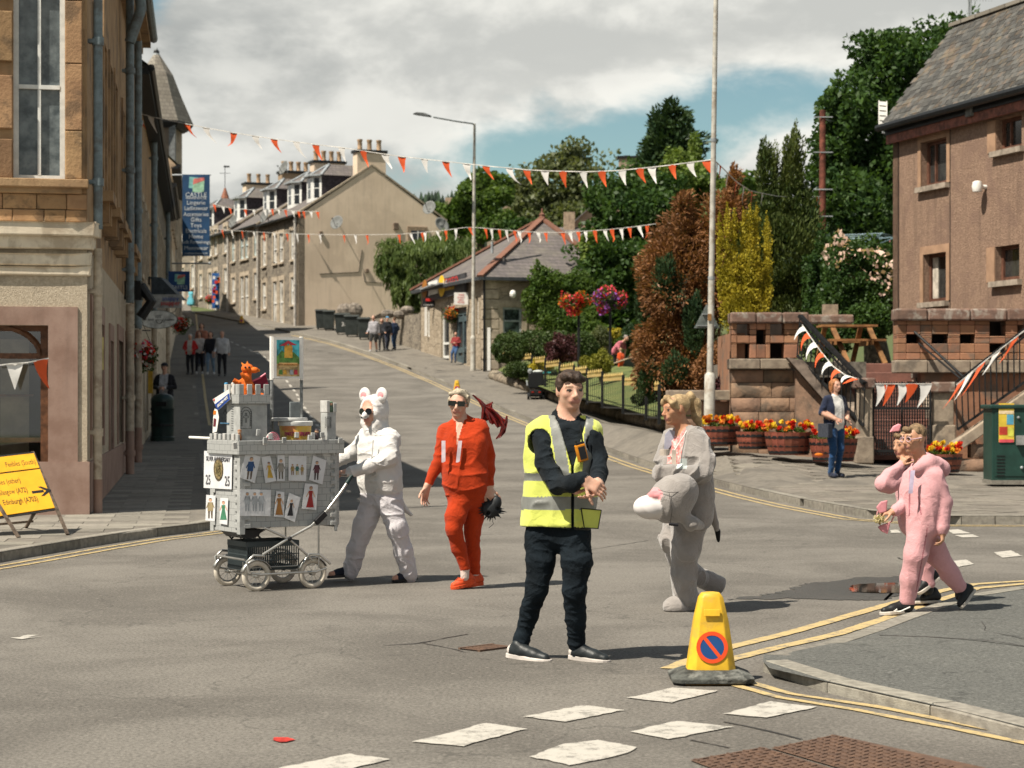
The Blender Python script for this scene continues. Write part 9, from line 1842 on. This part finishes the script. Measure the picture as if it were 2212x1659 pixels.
 shoe('trainer',t,J(*sh[0][0]),J(*sh[0][1]),[ws,mbk],h=.10,w=.04,sole=.026,up=(0,0,1));shoe('trainer',t,J(*sh[1][0]),J(*sh[1][1]),[ws,mbk],h=.09,w=.04,sole=.022,up=(-.75,0,.6)if front else(0,0,1))
 for a in((1960,1296,.0),(2076,1272,.16))if front else((2012,1264,0),(2008,1284,.1)):B2=Body(.008);p=J(*a);B2.cone(p,p+np.array((0,0,-.05)),.045,.045,0);B2.mesh('sock',mbk,t)
 if front:
  g=MB();p,q=V(*J(1972,1016,-.15)),V(*J(1967,1066,-.175));g.prism([p-V(.016,0,0),p+V(.016,0,0),q+V(.014,0,0),q-V(.016,0,0)],V(.0,.003,0));g.build('ribbon',M('satin_lilac',(.5,.42,.55),.5),t)
  g=MB();g.tube([V(*J(1938,1316,-.075)),V(*J(1930,1320,-.078)),V(*J(1944,1321,-.08)),V(*J(1966,1311,-.078))],.0055,5);g.build('swoosh',m_wht,t)
  e=T('ear_headband','pink pig-ear headband with a straw tuft carried by the boy in front','headband',J(1905,1110,-.05));pk=M('ear_pink',(.60,.24,.27),.9)
  for pts in(((1918,1080),(1915,1106),(1900,1110),(1893,1096),(1903,1084)),((1924,1130),(1918,1154),(1904,1148),(1896,1138),(1910,1132))):g=MB();g.prism([V(*J(x,y,-.06))for x,y in pts],V(0,.02,0));g.build('ear',pk,e,bev=.008)
  g=MB();g.tube([V(*J(x,y,-.05))for x,y in((1896,1104),(1893,1122),(1904,1138),(1926,1126),(1934,1108))],.006,6);g.build('band',M('band_pink',(.5,.25,.25),.8),e);crown('tuft',e,[(tuple(J(1900,1122,-.06)),(.04,.03,.035))],160,.03,leafmat('straw',(.5,.43,.27),(.62,.55,.36)))
 else:
  g=MB();g.prism([V(*J(x,y,.0))for x,y in((1951,936),(1930,938),(1938,925),(1950,919),(1956,922))],V(0,.03,0));g.build('pig_ear',M('ear_pink',(.60,.24,.27),.9),t,bev=.008)
boy(0,0,0,'nearer boy in pink suit with glasses striding toward the road, headband in hand',True);boy(.62,-8,-4,'boy in pink suit half hidden behind the other, hand at his chin',False)
# ---- woman by the tubs, and simpler figures farther off
def walker(label,x,yf,yt,d=None,face=0.0,top=(.3,.3,.3),legs=(.02,.02,.03),hair=(.1,.06,.03),skin=sk_pale,stride=.0,arms='swing',skirt=False,shorts=False,sleeve=True,shoe=(.03,.03,.03),group=None,h=None,lean=0.0,long=False,cap=None,coat=None,bag=None,seated=False,h0=.11):
 b=G(x,yf,h0)if d is None else P(x,yf,d);d=b.y;Hh=h or(yf-yt)*d/FPX;s=Hh/1.72;t=T('person',label,'person',b,group);f=V(-math.sin(face),-math.cos(face),0);r=f.cross(ZU)
 K=lambda a,o,z:np.array(b+(r*a+f*(o+lean*max(0,z-.85))+ZU*(z-(.0 if lean==0 else .28*abs(lean)*max(0,z-.9))))*s);B=Body(.016 if Hh*FPX/d<130 else .011)
 L,R=head(B,K(0,.03,1.60),.225*s,face,-.1 if lean else 0,0,K(0,0,1.40),eyes=Hh*FPX/d>130,fem=long,nr=.055*s)
 B.loft([(K(-.13,0,1.37),K(.13,0,1.37),.07*s),(K(-.10,0,1.2),K(.10,0,1.2),.115*s),(K(-.08,0,1.02),K(.08,0,1.02),.115*s),(K(-.09,0,.90),K(.09,0,.90),.115*s)],TOP,.04)
 for q in(-1,1):
  e,w={'swing':(K(q*.25,-.06-q*.03,1.10),K(q*.25,.10+q*.12,.90)),'front':(K(q*.26,.02,1.12),K(q*.07,.24,1.10)),'hip':(K(q*.29,-.02,1.12),K(q*.14,.18,1.02)),'down':(K(q*.24,-.02,1.10),K(q*.26,.06,.86)),'reach':(K(q*.2,.25,1.05),K(q*.12,.42,.8))}[arms]
  B.chain([K(q*.18,0,1.36),e],[.062*s,.05*s],TOP,.02);B.chain([e,w],[.048*s,.036*s],TOP if sleeve else SKIN,.015);wv=Vector(w)-Vector(e);hand(B,w,wv,f,.17*s,.6,thumb=q)
  k=K(q*.095,.06+q*stride*.3,.50);a=K(q*.10,-.02+q*stride*.55,.09);c2=SKIN if shorts else LEG
  if seated:k=K(q*.1,.42,.52);a=K(q*.1,.40,.09)
  B.chain([K(q*.085,0,.88),k],[.10*s,.072*s],LEG,.03);B.chain([k,a],[.066*s,.045*s],c2,.015)
  B.cone(a-np.array((0,0,.045*s)),np.array(a)+np.array(f)*.15*s-np.array((0,0,.055*s)),.045*s,.036*s,SHOE,.02)
 if skirt:B.loft([(K(-.08,0,1.0),K(.08,0,1.0),.12*s),(K(-.17,0,.45),K(.17,0,.45),.17*s),(K(-.2,0,.2),K(.2,0,.2),.18*s)],TOP,.04)
 cm=lambda c:cloth('cloth_%02d%02d%02d'%tuple(int(v*99)for v in c),c);mats=[skin,cm(top),cm(legs),m_hairb,m_lip,m_eye,m_brow,cm(shoe)];paint=None
 if coat:
  mats.append(cm(coat));ca=np.array(b);fa,rra=np.array(f),np.array(r);paint=lambda p,l:np.where((l==TOP)&~((np.abs((p-ca)@rra)<.105*s)&((p-ca)@fa>.0)),8,l)
 B.mesh('body',mats,t,paint,{TOP:(.010,9,(1,1,1.2)),LEG:(.010,9,(1,1,1.5))})
 hm=M('hair_%02d%02d%02d'%tuple(int(v*99)for v in hair),hair,.7,.3,30);pr=[('e',(0,-.12,.19),(.365,.40,.36))]
 if long:pr+=[('c',[(-.33,-.02,.15),(-.36,-.08,-.3)],[.12,.10]),('c',[(.33,-.02,.15),(.36,-.08,-.3)],[.12,.10]),('c',[(0,-.4,.1),(0,-.38,-.45)],[.26,.2])]
 hairmesh(t,L,R,.225*s,hm,pr,res=.012)
 if cap:g=Body(.010);g.ell(L(0,-.02,.26),tuple(np.array((.38,.42,.26))*.225*s),0,R,.02);g.ell(L(0,.42,.2),tuple(np.array((.25,.25,.04))*.225*s),0,R,.02);g.mesh('cap',cm(cap),t)
 if bag:c=V(*K(.30,.1,.82));g=MB();g.obox(c,r*.05*s,f*.14*s,ZU*.12*s);g.tube([c+ZU*.1*s,V(*K(.26,.1,.92))],.015*s,5);g.build('bag',cm(bag),t,bev=.02)
 return t
walker('woman in navy cardigan and white top with blue jeans standing by the flower tubs',1803,1031,818,33.9,-.55,(.62,.60,.57),(.014,.05,.13),(.32,.13,.05),stride=.05,arms='hip',sleeve=False,coat=(.014,.02,.045),shoe=(.015,.02,.04),bag=(.02,.025,.04),long=True)
walker('capped man in black jacket looking at his hands behind the litter bin',356,936,783,52.6,.1,(.40,.40,.42),(.015,.015,.02),(.03,.02,.015),arms='front',coat=(.015,.016,.018),cap=(.012,.012,.014))
W_='pedestrians walking down the shaded side'
walker('older woman in open red jacket with hands on hips, leftmost walker in the shade',411,809,721,None,.1,(.42,.40,.38),(.015,.015,.018),(.50,.46,.42),arms='hip',coat=(.42,.02,.02),group=W_)
walker('woman in patterned top walking behind the other people in the shade',436,792,698,None,0,(.30,.12,.08),(.05,.06,.09),(.06,.035,.02),arms='down',group=W_,long=True);walker('long-haired woman in white top and black trousers in the shaded group',431,808,716,None,0,(.5,.46,.44),(.015,.015,.018),(.05,.03,.02),stride=.2,group=W_,long=True,shoe=(.5,.5,.5))
walker('woman in black top and pale blue jeans in the shaded group',455,809,716,None,.1,(.015,.015,.017),(.16,.24,.34),(.10,.05,.03),stride=.2,group=W_,long=True,shoe=(.5,.5,.5));walker('man in pale shirt and black trousers carrying a bag, rightmost in the shaded group',480,813,714,None,0,(.44,.44,.46),(.012,.012,.014),(.22,.16,.12),stride=.15,group=W_,bag=(.35,.25,.22))
U_='people walking by the rubble wall'
walker('bald man in grey hoodie and dark shorts walking by the rubble wall',807,760,681,None,.2,(.33,.32,.34),(.03,.03,.03),(.40,.27,.2),stride=.35,shorts=True,group=U_,shoe=(.5,.5,.5));walker('woman dressed in black between two men by the rubble wall',825,757,688,None,.2,(.02,.02,.022),(.02,.02,.022),(.20,.08,.04),stride=.2,group=U_,long=True)
walker('person in dark clothes with blue cap by the rubble wall',836,757,683,None,-.6,(.02,.022,.03),(.025,.03,.05),(.04,.03,.02),stride=.2,group=U_,cap=(.08,.25,.42));walker('person in navy jacket and jeans turned away beside the rubble wall',852,755,686,None,2.4,(.015,.03,.07),(.02,.05,.11),(.12,.06,.03),stride=.1,group=U_)
walker('child in pale blue princess dress far up the pavement',412,661,624,None,.3,(.12,.42,.52),(.3,.2,.15),(.30,.15,.06),skirt=True,sleeve=False,long=True)
walker('gardener in pink shirt bending over the flower bed',1326,812,728,74,-.9,(.50,.14,.18),(.02,.02,.025),(.25,.22,.2),arms='reach',sleeve=False,lean=.75,h=1.65);walker('small child in orange top and shorts beside the bending gardener',1341,813,752,73,2.6,(.62,.08,.015),(.62,.08,.015),(.40,.28,.15),shorts=True,arms='down',sleeve=False)
walker('person in dark red top sitting in the shop doorway',985,784,728,86.5,.3,(.22,.03,.03),(.03,.07,.16),(.04,.03,.02),seated=True,arms='front',h=1.35)
tag(MB().cyl(P(1320,787,72),P(1381,766,70),.025,n=6).build('garden_pole',M('pale_timber',(.42,.33,.24))),'pale wooden pole leaning across the garden beside the child','pole')
